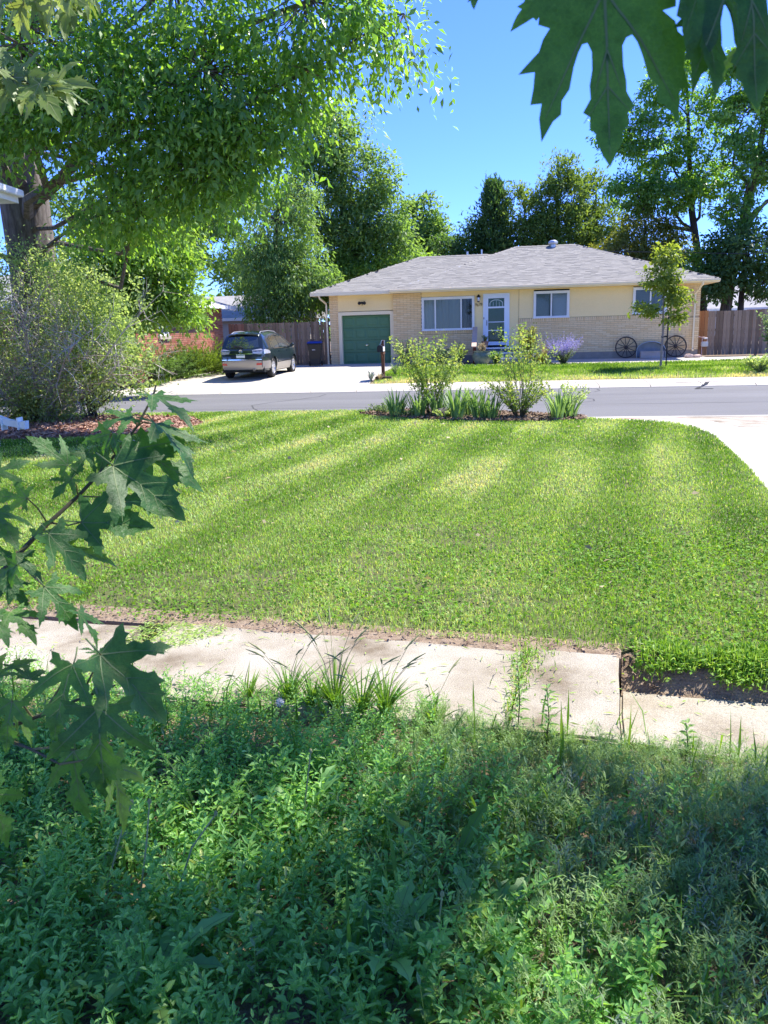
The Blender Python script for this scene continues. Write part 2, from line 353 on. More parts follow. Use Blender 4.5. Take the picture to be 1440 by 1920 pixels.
L_weed = leafmat('broad weed', [(0,(.050,.125,.034)),(.4,(.080,.175,.048)),(.8,(.125,.225,.066)),(.93,(.16,.25,.07)),(1,(.26,.27,.08))], (1.7,1.6,.55), .42, .42, .4, gain=2.35)
L_feather = leafmat('feathery weed', [(.070,.130,.045),(.105,.17,.062),(.15,.21,.085)], (1.6,1.5,.6), .4, .5, gain=2.2)
L_sage = leafmat('silvery weed', [(.075,.115,.075),(.11,.155,.10),(.17,.21,.15)], (1.3,1.3,.9), .3, .6, gain=1.8)
L_blade = leafmat('tall grass blade', [(.07,.16,.02),(.11,.22,.03),(.17,.28,.05)], (1.5,1.4,.5), .4, .45)
L_bigleaf = leafmat('maple leaf', [(.024,.07,.022),(.036,.10,.026),(.055,.13,.028),(.10,.17,.03)], (2.4,2.2,.45), .48, .42, .35, gain=1.6, blotch=7)  # palest tone puts the look of sunlit leaves into the colour
L_highleaf = leafmat('pale maple leaf', [(.10,.16,.04),(.14,.20,.055),(.19,.25,.09)], (1.6,1.5,.7), .4, .45)
L_young = leafmat('young tree foliage', [(.11,.17,.03),(.16,.23,.045),(.22,.28,.07)], (1.8,1.6,.5), .5)
M_palebark = mat('pale young bark', [(.22,.18,.15),(.34,.29,.25)], 8, .9)
M_vein = mat('leaf vein', [(.13,.19,.06)], rough=.5)

# ------------------------------------------------------------------ ground, street
def sheet(name, uv, m, z, k='structure', parent=None):
    """flat polygon in street coordinates lying at z(v)"""
    mb = MB(); n = len(uv)
    mb.add([U(u, v, z(u, v) if callable(z) else z) for u, v in uv], [tuple(range(n))])
    o = mb.build(name, m, parent)
    if k: o['kind'] = k
    return o
mb = MB()
us = [-400,-60,-12,0,12,60,400]; vs_ = GV+[1500]; gz = GZ+[.6]
vv = [U(u, v, z-(.08 if 16 < v < 25 else .02)) for v, z in zip(vs_, gz) for u in us]
k = len(us); mb.add(vv, [(i*k+j, i*k+j+1, (i+1)*k+j+1, (i+1)*k+j) for i in range(len(vs_)-1) for j in range(k-1)])
kind(mb.build('ground', M_soil), 'structure')
road = sheet('road', [(-90,16.7),(90,16.7),(90,24.85),(-90,24.85)], M_asph, lambda u, v: -.262)
for v0, w in ((19.7,.03),(22.4,.02)):
    o = sheet('road_seam', [(-60,v0),(60,v0),(60,v0+w),(-60,v0+w)], mat('seam %g' % v0, [(.10,.105,.11)], rough=.9), -.258, None, road)
# far kerb and pavement: sloping slabs with joints
far = setting('pavement')
for i in range(-14, 16):
    a, b = i*1.5+.01, (i+1)*1.5-.01
    if i == -14: a = -60
    if i == 15: b = 60
    mb = MB(); prof = [(0,-.3),(0,.0),(.12,.055),(.42,.085),(.435,.09),(1.45,.145),(1.45,-.3)]
    n = len(prof); mb.add([U(a,24.85+y,z-.25) for y, z in prof]+[U(b,24.85+y,z-.25) for y, z in prof], [tuple(range(n)), tuple(range(2*n-1,n-1,-1))]+[(i_,(i_+1)%n,n+(i_+1)%n,n+i_) for i_ in range(n)])
    mb.build('slab', M_conc, far)
for uu, vv0, dv in ((-6.5,17.2,7),(1.8,20,4.5),(9.5,17,5)):
    pts = [(uu+.5*math.sin(k*1.1)+random.uniform(-.12,.12)+k*.1, vv0+dv*k/8) for k in range(9)]; mb = MB()
    L_ = [U(a-.018, b, -.2585) for a, b in pts]; R_ = [U(a+.018, b, -.2585) for a, b in pts]; n = len(pts); mb.add(L_+R_, [(i,i+1,n+i+1,n+i) for i in range(n-1)]); mb.build('crack', mat('crack %g' % uu, [(.06,.06,.058)], rough=.9), road)
# crack sealing on the far side of the street
def strip(name, pts, w, m, parent, z):
    mb = MB(); L = []; R_ = []
    for i, p in enumerate(pts):
        q0 = Vector(pts[max(i-1,0)]); q1 = Vector(pts[min(i+1,len(pts)-1)]); d = (q1-q0).normalized(); s = Vector((-d.y, d.x))*w*.5*random.uniform(.6,1.3)
        L.append(U(p[0]+s.x, p[1]+s.y, z(p[1]) if callable(z) else z)); R_.append(U(p[0]-s.x, p[1]-s.y, z(p[1]) if callable(z) else z))
    n = len(pts); mb.add(L+R_, [(i,i+1,n+i+1,n+i) for i in range(n-1)]); return mb.build(name, m, parent)
strip('tar_seal', [(5.55,23.9),(5.75,23.95),(6.05,23.92)], .16, M_tar, road, -.255)
strip('tar_seal', [(5.6,23.9),(5.75,24.35),(5.95,24.8)], .11, M_tar, road, -.254)
zc = lambda v: np.interp(v, [24.85,24.97,25.27,26.6], [-.243,-.188,-.158,-.098])
sealp = strip('tar_seal', [(5.95,24.87),(6.1,24.97),(6.2,25.2)], .10, M_tar, far, zc)
sealq = strip('tar_seal', [(5.3,25.27),(6.2,25.29),(8,25.6),(9.5,26.2),(11,26.5)], .05, M_tar, far, lambda v: zc(v)+.004)
# own side: gutter, apron and driveway on the right
za = lambda u, v: float(np.interp(v, [0,11.5,15.6,16.1,16.7], [-.05,-.05,-.13,-.19,-.235]))
def apron(name, uv, m, dz=0): 
    mb = MB(); n = len(uv); mb.add([U(u, v, za(u, v)+dz) for u, v in uv]+[U(u, v, -.4) for u, v in uv], [tuple(range(n))]+[(i,(i+1)%n,n+(i+1)%n,n+i) for i in range(n)])
    return mb.build(name, m, None)
drive = setting('driveway')
def gslab(u0, u1): 
    for v0, v1 in ((16.12,16.7),(15.62,16.1)):
        o = apron('slab', [(u0,v0),(u1,v0),(u1,v1),(u0,v1)], M_conc); o.parent = drive
for u0 in [-22,-16,-10,-4,-1,1.4,3.4]: gslab(u0+.01, u0+(6 if u0 < -8 else 3 if u0 == -4 else 2.4 if u0 == -1 else 2.0 if u0 == 1.4 else 3.6)-.01) if u0 not in (-10,) else gslab(u0+.01, -4.01)
gslab(7.01, 30)
o = apron('slab', [(1.4,14.4),(2.5,13.6),(3.9,13.62),(3.7,14.8),(3.0,15.6),(1.4,15.6)], M_conc); o.parent = drive
o = apron('slab', [(3.92,13.62),(12,13.62),(12,15.6),(3.02,15.6),(3.72,14.8)], M_walk); o.parent = drive
for v0, v1 in ((9.5,13.6),(5.4,9.48),(1.5,5.38)):
    o = apron('slab', [(1.7 if v0 < 5 else 2.3,v0),(7,v0),(7,v1),(1.7 if v0 < 5 else 2.3,v1)], M_conc); o.parent = drive
o = strip('crack', [(3.5,15.62),(4.2,15.58),(5.2,15.5),(5.9,15.56),(9,15.6)], .045, M_tar, None, lambda v: za(0,v)+.006); o.parent = drive
sheet('pink_stain', [(2.2,15.4),(2.9,15.1),(3.3,15.35),(3.5,15.58),(2.4,15.6)], M_pink, lambda u, v: za(u,v)+.005, None, drive)
# neighbour's driveway across the street
dw = setting('driveway')
for (u0,u1) in ((-11.6,-7.9),(-7.88,-4.35)):
    for (v0,v1) in ((26.31,28.49),(28.5,30.99),(31.0,34.99),(35.0,35.7)):
        mb = MB(); uL = u0-(.5 if u0 < -11 else 0); mb.add([U(uL,v0,zg(v0)+.012),U(u1,v0,zg(v0)+.012),U(u1-(.2 if u1>-5 and v0>32 else 0),v1,zg(v1)+.012),U(uL,v1,zg(v1)+.012)]+[U(uL,v0,-.4),U(u1,v0,-.4),U(u1,v1,-.4),U(uL,v1,-.4)], [(0,1,2,3),(0,1,5,4),(1,2,6,5),(3,0,4,7)])
        mb.build('slab', M_conc, dw)
# paths by the house across the street
fp = setting('path')
for uv in ([(2.1,32.2),(6,32.0),(10,32.6),(16,33),(16,34.6),(8.4,34.6),(8.4,35.5),(2.1,35.5)],[(-4.3,32.4),(-.9,32.4),(-.9,33.4),(-4.3,33.4)],[(-.88,32.4),(1.0,32.4),(1.0,33.45),(-.88,33.45)]):
    o = sheet('slab', uv, M_conc, lambda u, v: zg(v)+.012, None, fp)
# the front walk: raised worn slabs with a step down at the right end
E_ = np.array((.964,-.266)); Dp = np.array((-.276,-.961)); O_ = np.array((1.14,3.63))
def wp(s, d): return tuple(O_+E_*s+Dp*d)
walk = setting('front_walk')
def wob(s0, s1, d0, d1, n=10, j=.012):
    P = [wp(s0+(s1-s0)*i/n, d0+random.uniform(-j,j)) for i in range(n+1)]+[wp(s1+random.uniform(-j,j), d0+(d1-d0)*i/4) for i in (1,2,3)]+[wp(s1+(s0-s1)*i/n, d1+random.uniform(-j,j)) for i in range(n+1)]+[wp(s0+random.uniform(-j,j), d1+(d0-d1)*i/4) for i in (1,2,3)]
    return P
for s0, s1, d0, d1, z0, z1, j in ((-.44,0,0,.86,-.3,.012,.006),(-2.45,-.455,.0,.86,-.3,.0,.012),(-5.4,-2.62,.06,.88,-.3,-.006,.02),(.012,1.5,.05,1.09,-.45,-.15,.008),(1.52,2.6,.05,1.09,-.45,-.155,.006)):
    mb = MB(); mb.prism(wob(s0,s1,d0,d1,10,j), z0, z1); mb.build('slab', M_walk, walk, bevel=.012)
# lawn base
LAWN_UV = [(-13,16.4),(-2.6,16.4),(-.5,15.95),(1.3,14.55),(2.2,14.1),(2.75,13.72),(3.05,13.05),(3.1,12),(2.95,10.7),(2.81,9.45),(2.6,8),(2.3,6.2),(2.05,5)]
LAWN = [U(u,v)[:2] for u, v in LAWN_UV]+[wp(1.15,-.16),wp(.9,-.13),wp(.55,-.16),wp(.3,-.20),wp(.1,-.17),wp(0,-.09),wp(-.5,-.06),wp(-1.3,-.10),wp(-2.3,-.09),wp(-2.5,.0),wp(-3.2,-.03),wp(-5.5,-.03)]+[(-9,5.5),(-16,8)]
mb = MB(); mb.prism(LAWN, -.35, -.012); kind(mb.build('lawn', M_lawnsoil), 'structure')
mb = MB(); gs = np.linspace(.015, 1.7, 40); gd_ = np.linspace(-.3, .1, 12); vv = []
for s in gs:
    for d in gd_: f = min(1, max(0, (d+.12)/.2)); x, y = wp(s, d); vv.append((x, y, -.02-.135*f*f*(3-2*f)+.035*(float(fbm(np.array([x*9]), np.array([y*9]), 77)[0])-.5)*(1 if d < .06 else .2)))
k = len(gd_); mb.add(vv, [(i*k+j, i*k+j+1, (i+1)*k+j+1, (i+1)*k+j) for i in range(len(gs)-1) for j in range(k-1)]); mb.build('soil_bank', M_soil2, smooth=True)['kind'] = 'structure'
mb = MB(); mb.prism([wp(.01,-.2),wp(.01,.0),wp(-5.4,.05),wp(-5.4,-.2)], -.35, -.006); mb.build('soil_edge', M_soil2)['kind'] = 'structure'
# planting bed in the foreground (uneven)
n = 46; X = np.linspace(-4, 3.4, n); Y = np.linspace(-1.5, 3.9, n); XX, YY = np.meshgrid(X, Y)
back = 3.63-.276*(XX-1.14)-.80; ZZ = -.09+.09*fbm(XX*2, YY*2, 5)-.05*np.clip(XX-.8, 0, 2); YY = np.minimum(YY, back)
V = np.stack([XX,YY,ZZ], -1).reshape(-1,3); I = np.arange(n*n).reshape(n,n)
F = np.stack([I[:-1,:-1],I[:-1,1:],I[1:,1:],I[1:,:-1]], -1).reshape(-1,4)
kind(link('planting_bed', npmesh('planting_bed', V, F, None, True, (M_soil2,))), 'structure')
def bedz(x, y): return -.09+.09*fbm(np.asarray(x)*2, np.asarray(y)*2, 5)-.05*np.clip(np.asarray(x)-.8, 0, 2)
# lawn across the street
FAR_L = [(-4.25,26.33),(14,26.33),(22,26.33),(22,33.5),(10.6,32.5),(6,31.9),(2.0,32.1),(1.2,32.35),(-4.25,32.35)]
mb = MB(); n_ = 18
mb.add([U(u,v,zg(v)+.01) for v in np.linspace(26.31,32.3,n_) for u in (-4.3,22)], [(2*i,2*i+1,2*i+3,2*i+2) for i in range(n_-1)])
kind(mb.build('neighbour_lawn', mat('dry turf soil', [(.12,.11,.045),(.24,.20,.10),(.34,.28,.16)], 1.2, .95, fine=(30,.3))), 'structure')
# ------------------------------------------------------------------ the cream and brick house across the street
HB = (0, 0, -.19)
house = thing('ranch_house', 'cream and buff brick single storey house with green garage door and grey hip roof', 'house', U(0,35.3,.19), -A)
def hb(): return MB(HB)
def hbuild(mb, name, m, parent=house, **k): return mb.build(name, m, parent, **k)
# coordinates: x = along the front, y = depth behind the front wall, z absolute
mb = hb(); mb.box(-7.5,.40,.1,8.15,9.2,3.2); hbuild(mb, 'wall', M_siding)
mb = hb(); mb.box(-4.62,-.0,.1,-1.1,.38,.47); mb.box(-1.1,.03,.1,.8,.38,.47); mb.box(.8,-.02,.1,8.2,.38,.49); mb.box(8.151,.38,.1,8.2,9.2,.49); hbuild(mb, 'foundation', M_found)
mb = hb(); mb.box(-7.5,.2,.1,-7.12,.39,3.2); mb.box(-4.6,.02,.1,-3.4,.38,3.2); mb.box(-3.4,.03,.47,-1.1,.38,1.50); mb.box(.82,.0,.47,8.17,.38,1.88); mb.box(7.0,.02,1.88,8.17,.38,3.2); mb.box(8.155,.38,.49,8.175,9.2,3.2); hbuild(mb, 'mortar', M_mortar)['kind'] = 'stuff'
# bricks
def bricks(u0, u1, z0, z1, y, L=.295, H=.066, j=.011, holes=(), axis='x', dep=.05):
    out = []; z = z0; row = 0
    while z+H <= z1+.012:
        x = u0-(L+j)*(.5 if row % 2 else 0)
        while x < u1-.01:
            a = max(x, u0); b = min(x+L, u1)
            if b-a > .03 and not any(a < h[1] and b > h[0] and z < h[3] and z+H > h[2] for h in holes): out.append((a, b, z, z+H, y+random.uniform(-.003,.002)))
            x += L+j
        z += H+j; row += 1
    return out
def soldier(u0, u1, z0, z1, y, W=.066, j=.011):
    out = []; x = u0
    while x+W <= u1+.01: out.append((x, x+W, z0, z1, y+random.uniform(-.003,.002))); x += W+j
    return out
def brickquads(L, dep=.035, side=False, x=0):
    B = np.array(L); a, b, z0, z1, y = B.T; z0 = z0-.19; z1 = z1-.19
    def q(*pts): return np.stack([np.stack(p, 1) for p in pts], 1)
    if side: # face looks along +x; a,b run along depth
        X = y; f = [q((X,a,z0),(X,b,z0),(X,b,z1),(X,a,z1)), q((X,a,z1),(X,b,z1),(X-dep,b,z1),(X-dep,a,z1)), q((X,a,z0),(X,a,z1),(X-dep,a,z1),(X-dep,a,z0)), q((X,b,z0),(X-dep,b,z0),(X-dep,b,z1),(X,b,z1)), q((X,b,z0),(X,a,z0),(X-dep,a,z0),(X-dep,b,z0))]
    else:
        f = [q((a,y,z0),(b,y,z0),(b,y,z1),(a,y,z1)), q((a,y,z1),(b,y,z1),(b,y+dep,z1),(a,y+dep,z1)), q((a,y,z0),(a,y,z1),(a,y+dep,z1),(a,y+dep,z0)), q((b,y,z0),(b,y+dep,z0),(b,y+dep,z1),(b,y,z1)), q((a,y,z0),(a,y+dep,z0),(b,y+dep,z0),(b,y,z0))]
    r = rng.random(len(B)); return np.concatenate(f), np.concatenate([r]*5)
pill = bricks(-4.62,-3.38,.48,3.18,.0)
singles = [p for p in pill if p[1]-p[0] > .29]; rest = [p for p in pill if p[1]-p[0] <= .29]
low = bricks(-3.37,-1.1,.48,1.40,.012); lo2 = [p for p in low if p[1]-p[0] > .29]; rest += [p for p in low if p[1]-p[0] <= .29]
singles += lo2
right = bricks(.8,8.2,.50,1.80,-.02)+bricks(7.0,8.2,1.88,3.18,-.0)
right_full = sorted([p for p in right if p[1]-p[0] > .29], key=lambda p: -p[0]); need = max(0, 300-len(singles))
singles += right_full[:need]; rest += right_full[need:]+[p for p in right if p[1]-p[0] <= .29]
singles, over = singles[:300], singles[300:]; rest += over
rest += bricks(-7.5,-7.1,.2,3.18,.17)+soldier(-3.37,-1.1,1.42,1.56,-.02)+soldier(.8,7.0,1.81,1.96,-.04)
Q, R = brickquads(rest); Q2, R2 = brickquads(bricks(.4,9.2,.5,3.18,8.2), side=True)
o = quadmesh('bricks', np.concatenate([Q,Q2]), np.concatenate([R,R2]), M_brick, house); o['kind'] = 'stuff'
proto = []
for i in range(6):
    b = MB(); b.box(0,0,0,.295,.035,.066, i/5); o = b.build('brick', M_brick); proto.append(o.data); bpy.data.objects.remove(o)
for a, b, z0, z1, y in singles: link('brick', random.choice(proto), house, (a, y, z0-.19))
# lap siding, board by board
def siding(u0, u1, z0, z1, y, holes=(), e=.232):
    z = z0
    while z < z1-.02:
        t = min(z+e, z1); segs = [(u0,u1)]
        for h in holes:
            if z+.01 < h[3] and t-.01 > h[2]: segs = [s for a, b in segs for s in ((a,min(b,h[0])),(max(a,h[1]),b)) if s[1]-s[0] > .03]
        for a, b in segs:
            m_ = hb(); m_.add([(a,y-.022,z),(b,y-.022,z),(b,y-.004,t),(a,y-.004,t),(a,y+.02,z),(b,y+.02,z),(b,y+.02,t),(a,y+.02,t)], [(0,1,2,3),(4,7,6,5),(0,4,5,1),(3,2,6,7),(0,3,7,4),(1,5,6,2)])
            hbuild(m_, 'siding_board', M_siding)
        z = t
siding(-7.1,-4.63,2.49,3.19,.16); siding(-3.37,-.72,2.98,3.19,.0); siding(-1.09,-.72,.48,2.98,.02); siding(.40,.79,.48,3.19,.02); siding(-.72,.40,3.04,3.19,.02)
siding(.8,7.0,1.97,3.19,-.0,holes=((1.42,2.9,1.9,3.04),(5.5,6.86,1.99,3.07)))
mb = hb(); mb.box(-1.09,.13,.48,.79,.39,3.19); mb.box(-3.37,.045,1.5,-1.09,.39,3.19); mb.box(.8,.03,1.8,7.0,.39,3.19); mb.box(-7.1,.19,2.49,-4.62,.39,3.19); hbuild(mb, 'sheathing', M_dark)
# windows: casing, sash bars, panes, curtains
def window(u0, u1, z0, z1, y, bars, cover, cover_panes=None, trim=.07):
    fr = hb()
    fr.box(u0-trim,y-.06,z1,u1+trim,y+.0,z1+trim); fr.box(u0-trim,y-.06,z0,u0,y,z1); fr.box(u1,y-.06,z0,u1+trim,y,z1); fr.box(u0-trim-.02,y-.09,z0-.05,u1+trim+.02,y,z0)
    f = hbuild(fr, 'window', M_white if trim < .09 else M_cream)
    s = hb(); xs = [u0]+list(bars)+[u1]
    for x in bars: s.box(x-.03,y-.042,z0+.04,x+.03,y-.004,z1-.04)
    s.box(u0,y-.045,z0,u1,y-.002,z0+.04); s.box(u0,y-.045,z1-.04,u1,y-.002,z1); s.box(u0,y-.045,z0+.04,u0+.035,y-.002,z1-.04); s.box(u1-.035,y-.045,z0+.04,u1,y-.002,z1-.04)
    s.build('sash', M_white, f)
    for i in range(len(xs)-1):
        p = hb(); p.add([(xs[i]+.031,y-.024,z0+.041),(xs[i+1]-.031,y-.024,z0+.041),(xs[i+1]-.031,y-.024,z1-.041),(xs[i]+.031,y-.024,z1-.041)], [(0,1,2,3)]); p.build('pane', M_glass, f)
    return f
def pleats(f, u0, u1, z0, z1, y, m, step=.055, amp=.022):
    n = max(2, int((u1-u0)/step)); c = hb(); v = []
    for i in range(n+1):
        x = u0+(u1-u0)*i/n; yy = y+amp*math.sin(i*1.9)*random.uniform(.6,1.2); v += [(x,yy,z0),(x,yy,z1)]
    c.add(v, [(2*i,2*i+2,2*i+3,2*i+1) for i in range(n)]); c.build('curtain', m, f, smooth=True)
# big front window: cut the sheathing depth by setting the curtain 3 cm behind the glass
f = window(-3.30,-1.16,1.60,2.90,-.0,(-2.78,-1.66),0)
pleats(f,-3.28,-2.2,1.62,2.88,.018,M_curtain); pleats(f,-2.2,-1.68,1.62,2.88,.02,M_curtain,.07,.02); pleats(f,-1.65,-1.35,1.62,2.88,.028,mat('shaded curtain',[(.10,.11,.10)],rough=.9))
f = window(1.48,2.83,2.0,3.0,-.03,(2.15,),0)
mb = hb(); [mb.box(1.5,-.016,2.03+.028*i,2.13,-.012,2.03+.028*i+.024,.2) for i in range(34)]; mb.build('curtain', mat('closed curtain', [(.20,.25,.23)], rough=.8), f)
mb = hb(); [mb.add([(2.17,-.020,2.03+.03*i),(2.81,-.020,2.03+.03*i),(2.81,-.012,2.055+.03*i),(2.17,-.012,2.055+.03*i)],[(0,1,2,3)]) for i in range(31)]; mb.build('blind', M_blind, f)
f = window(5.56,6.80,2.05,3.02,-.03,(6.2,),0)
mb = hb(); mb.box(5.58,-.016,2.07,6.78,-.012,3.0); mb.build('blind', mat('grey blind', [(.17,.20,.20)], rough=.8), f)
# garage
mb = hb(); mb.box(-7.10,.10,.19,-6.95,.36,2.46); mb.box(-4.78,.10,.19,-4.62,.36,2.46); mb.box(-6.95,.10,2.32,-4.78,.36,2.465); hbuild(mb, 'garage_frame', M_cream)
gd = hb(); gd.box(-6.95,.30,.19,-4.78,.36,2.32); gd = hbuild(gd, 'garage_door', M_green)
for r in range(4):
    z0 = .20+r*.53
    rail = hb(); rail.box(-6.94,.284,z0+.505,-4.79,.299,z0+.515); rail.build('door_seam', M_dgreen, gd)
    for c in range(4):
        x0 = -6.90+c*.535; p = hb(); x1 = x0+.46
        p.add([(x0,.299,z0+.07),(x1,.299,z0+.07),(x1,.299,z0+.44),(x0,.299,z0+.44),(x0+.05,.278,z0+.12),(x1-.05,.278,z0+.12),(x1-.05,.278,z0+.39),(x0+.05,.278,z0+.39)], [(0,1,5,4),(1,2,6,5),(2,3,7,6),(3,0,4,7),(4,5,6,7)])
        p.build('door_panel', M_green, gd)
h_ = hb(); h_.lathe([(0,.0),(.035,.0),(.03,-.03),(0,-.035)], 8, (-5.88,.28,1.02), 'y'); h_.box(-5.97,.25,1.0,-5.79,.262,1.03); h_.build('handle', M_chrome, gd)
fl = hb(); fl.box(-6.08,.08,2.80,-5.92,.14,2.88); fl.lathe([(.03,0),(.075,-.12),(.07,-.13),(0,-.10)], 12, (-6.1,.06,2.82), 'y'); fl.lathe([(.03,0),(.075,-.12),(.07,-.13),(0,-.10)], 12, (-5.88,.06,2.82), 'y'); fl.tube([(-6.0,.1,2.82),(-6.0,.05,2.74)], .02); hbuild(fl, 'flood_light', M_blackmetal)
# front door behind a storm door
mb = hb(); mb.box(-.72,-.035,.84,-.60,.045,3.04); mb.box(.28,-.035,.84,.40,.045,3.04); mb.box(-.60,-.035,2.94,.28,.045,3.04); hbuild(mb, 'door_frame', M_doorwhite)
door = hb(); door.box(-.60,.05,.86,.28,.09,2.94); door = hbuild(door, 'front_door', M_dgreen)
mb = hb(); arc = [(-.16+.27*math.cos(t), .04, 2.62+.16*math.sin(t)) for t in np.linspace(0,PI,11)]; mb.tube([(.11,.04,2.45)]+arc+[(-.43,.04,2.45),(.11,.04,2.45)], .018, 5); mb.tube([(-.16,.04,2.45),(-.16,.04,2.76)], .008, 4); mb.tube([(-.3,.04,2.45),(-.28,.04,2.7)], .008, 4); mb.tube([(-.02,.04,2.45),(-.04,.04,2.7)], .008, 4); mb.build('fan_light', M_white, door)
for z0, z1 in ((1.05,1.55),(1.7,2.25)):
    for x0 in (-.52,-.13): 
        p = hb(); p.box(x0,.034,z0,x0+.33,.049,z1); p.build('door_panel', M_dgreen, door, bevel=.006)
st = hb(); st.box(-.60,-.045,.88,-.50,-.012,2.94); st.box(.18,-.045,.88,.28,-.012,2.94); st.box(-.50,-.045,2.84,.18,-.012,2.94); st.box(-.50,-.045,.88,.18,-.012,1.03); st.box(-.50,-.043,2.43,.18,-.014,2.50)
st.box(-.50,-.04,1.84,.18,-.016,1.87); st.box(-.50,-.04,1.49,.18,-.016,1.52); st = hbuild(st, 'storm_door', M_doorwhite)
for z0, z1 in ((1.03,1.49),(1.52,1.84),(1.87,2.43),(2.50,2.84)):
    p = hb(); p.add([(-.50,-.028,z0),(.18,-.028,z0),(.18,-.028,z1),(-.50,-.028,z1)], [(0,1,2,3)]); p.build('pane', M_glass2, st)
p = hb(); p.tube([(-.56,-.05,1.72),(-.56,-.09,1.75),(-.56,-.09,1.9),(-.56,-.05,1.93)], .014, 6); p.build('handle', M_blackmetal, st)
# porch lamp, bell and house number
lp = hb(); lp.box(-.97,-.05,2.78,-.85,-.02,2.95); lp.lathe([(0,.2),(.03,.19),(.085,.1),(.09,.08),(.06,.075),(.055,-.08),(.065,-.1),(.03,-.12),(0,-.13)], 12, (-.91,-.13,2.82)); lp = hbuild(lp, 'porch_lamp', M_blackmetal)
p = hb(); p.lathe([(.062,.07),(.068,0),(.06,-.075)], 12, (-.91,-.13,2.82)); p.build('lamp_glass', M_lamp, lp)
def digit(ch, x, z, s, ang=0):
    cu = bpy.data.curves.new('number', 'FONT'); cu.body = ch; cu.size = s; cu.extrude = .008; cu.align_x = 'CENTER'; cu.resolution_u = 4
    tmp = link('tmp', cu); me = bpy.data.meshes.new_from_object(tmp); bpy.data.objects.remove(tmp)
    o = link('number', me, house, (x,-.028,z-.19)); o.rotation_euler = (PI/2, 0, 0); me.materials.clear(); me.materials.append(mat('bronze', [(.16,.11,.05)], rough=.5, metal=.5) if 'bronze' not in MATS else MATS['bronze']); o['label'] = 'bronze house number digit %s' % ch
for ch, x, z in (('9',-1.02,2.55),('6',-.945,2.53),('7',-.855,2.56),('8',-.785,2.56)): digit(ch, x, z, .155)
b_ = hb(); b_.box(-.70,-.05,1.98,-.67,-.035,2.06); hbuild(b_, 'door_bell', M_dark)
# steps
stp = hb(); stp.box(-.85,-1.25,.19,1.05,-.04,.74); hbuild(stp, 'landing', M_step)
for (y0,y1,zt) in ((-1.25,-.03,.80),(-1.58,-1.26,.60),(-1.90,-1.59,.40)):
    s_ = hb(); s_.box(-.85,y0,zt-.19,1.05,y1,zt-.045); s_ = hbuild(s_, 'step', M_step)
    n_ = hb(); n_.box(-.88,y0-.03,zt-.044,1.08,y1,zt); n_.build('nosing', M_white, s_)
# mat on the landing
dm = tag(link('door_mat', (lambda b: b)(hb().box(-.5,-.75,.803,.25,-.2,.82).build('m', mat('blue mat', [(.025,.05,.085)], rough=.95))).data), 'dark blue door mat at the storm door', 'door mat'); bpy.data.objects.remove(bpy.data.objects['m'])
dm.location = house.location; dm.rotation_euler = house.rotation_euler
# roof
EZ, PITCH = 3.30, .385
def plane_shingles(corners, name_list, step=.15):
    """corners: eave a, eave b, ridge b, ridge a (local xyz)"""
    P = [np.array(c, float) for c in corners]; e = P[1]-P[0]; Le = np.linalg.norm(e); e /= Le
    nrm = np.cross(P[1]-P[0], P[2]-P[0]); nrm /= np.linalg.norm(nrm); nrm = nrm if nrm[2] > 0 else -nrm
    s = np.cross(nrm, e); s = s if s[2] > 0 else -s
    pl = np.array([((p-P[0])@e, (p-P[0])@s) for p in P]); H = pl[:,1].max(); Q = []; Rr = []
    y = 0.0
    while y < H-.03:
        x = pl[:,0].min()-random.random()*.3; yt = min(y+step, H)
        while x < pl[:,0].max():
            w = random.choice((.18,.24,.3,.34)); m_ = np.array([[x+w/2, y+step*.4]])
            if inpoly(m_, pl)[0]:
                lift = random.uniform(.006,.018); a = P[0]+e*x+s*(y-.01)+nrm*lift; b = a+e*(w-.004); c = P[0]+e*(x+w-.004)+s*(yt+.01)+nrm*.003; d = c-e*(w-.004)
                f1 = a-nrm*(lift+.004); f2 = b-nrm*(lift+.004)
                Q += [(a,b,c,d),(f1,f2,b,a)]; r = random.random(); Rr += [r, r]
            x += w
        y += step
    name_list.append((np.array(Q), np.array(Rr)))
def roof(x0, x1, y0, y1, rx0, rx1, z0, zr, store, sides='fblr'):
    ym = (y0+y1)/2; a=(x0,y0,z0);b=(x1,y0,z0);c=(x1,y1,z0);d=(x0,y1,z0);r0=(rx0,ym,zr);r1=(rx1,ym,zr)
    mb = hb(); mb.add([a,b,c,d,r0,r1], [(0,1,5,4),(1,2,5),(2,3,4,5),(3,0,4),(3,2,1,0)])
    zz = lambda p: (p[0],p[1],p[2]-.19)
    for cs, k in (((a,b,r1,r0),'f'),((b,c,r1,r1),'r'),((d,a,r0,r0),'l'),((c,d,r0,r1),'b')):
        if k in sides: plane_shingles([zz(p) for p in cs], store)
    return mb
store = []
m1 = roof(-4.65,8.72,-.66,9.85,.72,3.45,EZ,EZ+PITCH*5.255,store,'fr')
m2 = roof(-8.2,-.0,-.36,8.45,-3.8,-.05,EZ-.005,EZ-.005+PITCH*4.405,store,'fl')
rf = hbuild(m1, 'roof', M_roofbase); m2.build('garage_roof', M_roofbase, rf)
Q = np.concatenate([s[0] for s in store]); R = np.concatenate([s[1] for s in store])
o = quadmesh('shingles', Q, R, M_shingle, rf); o['kind'] = 'stuff'
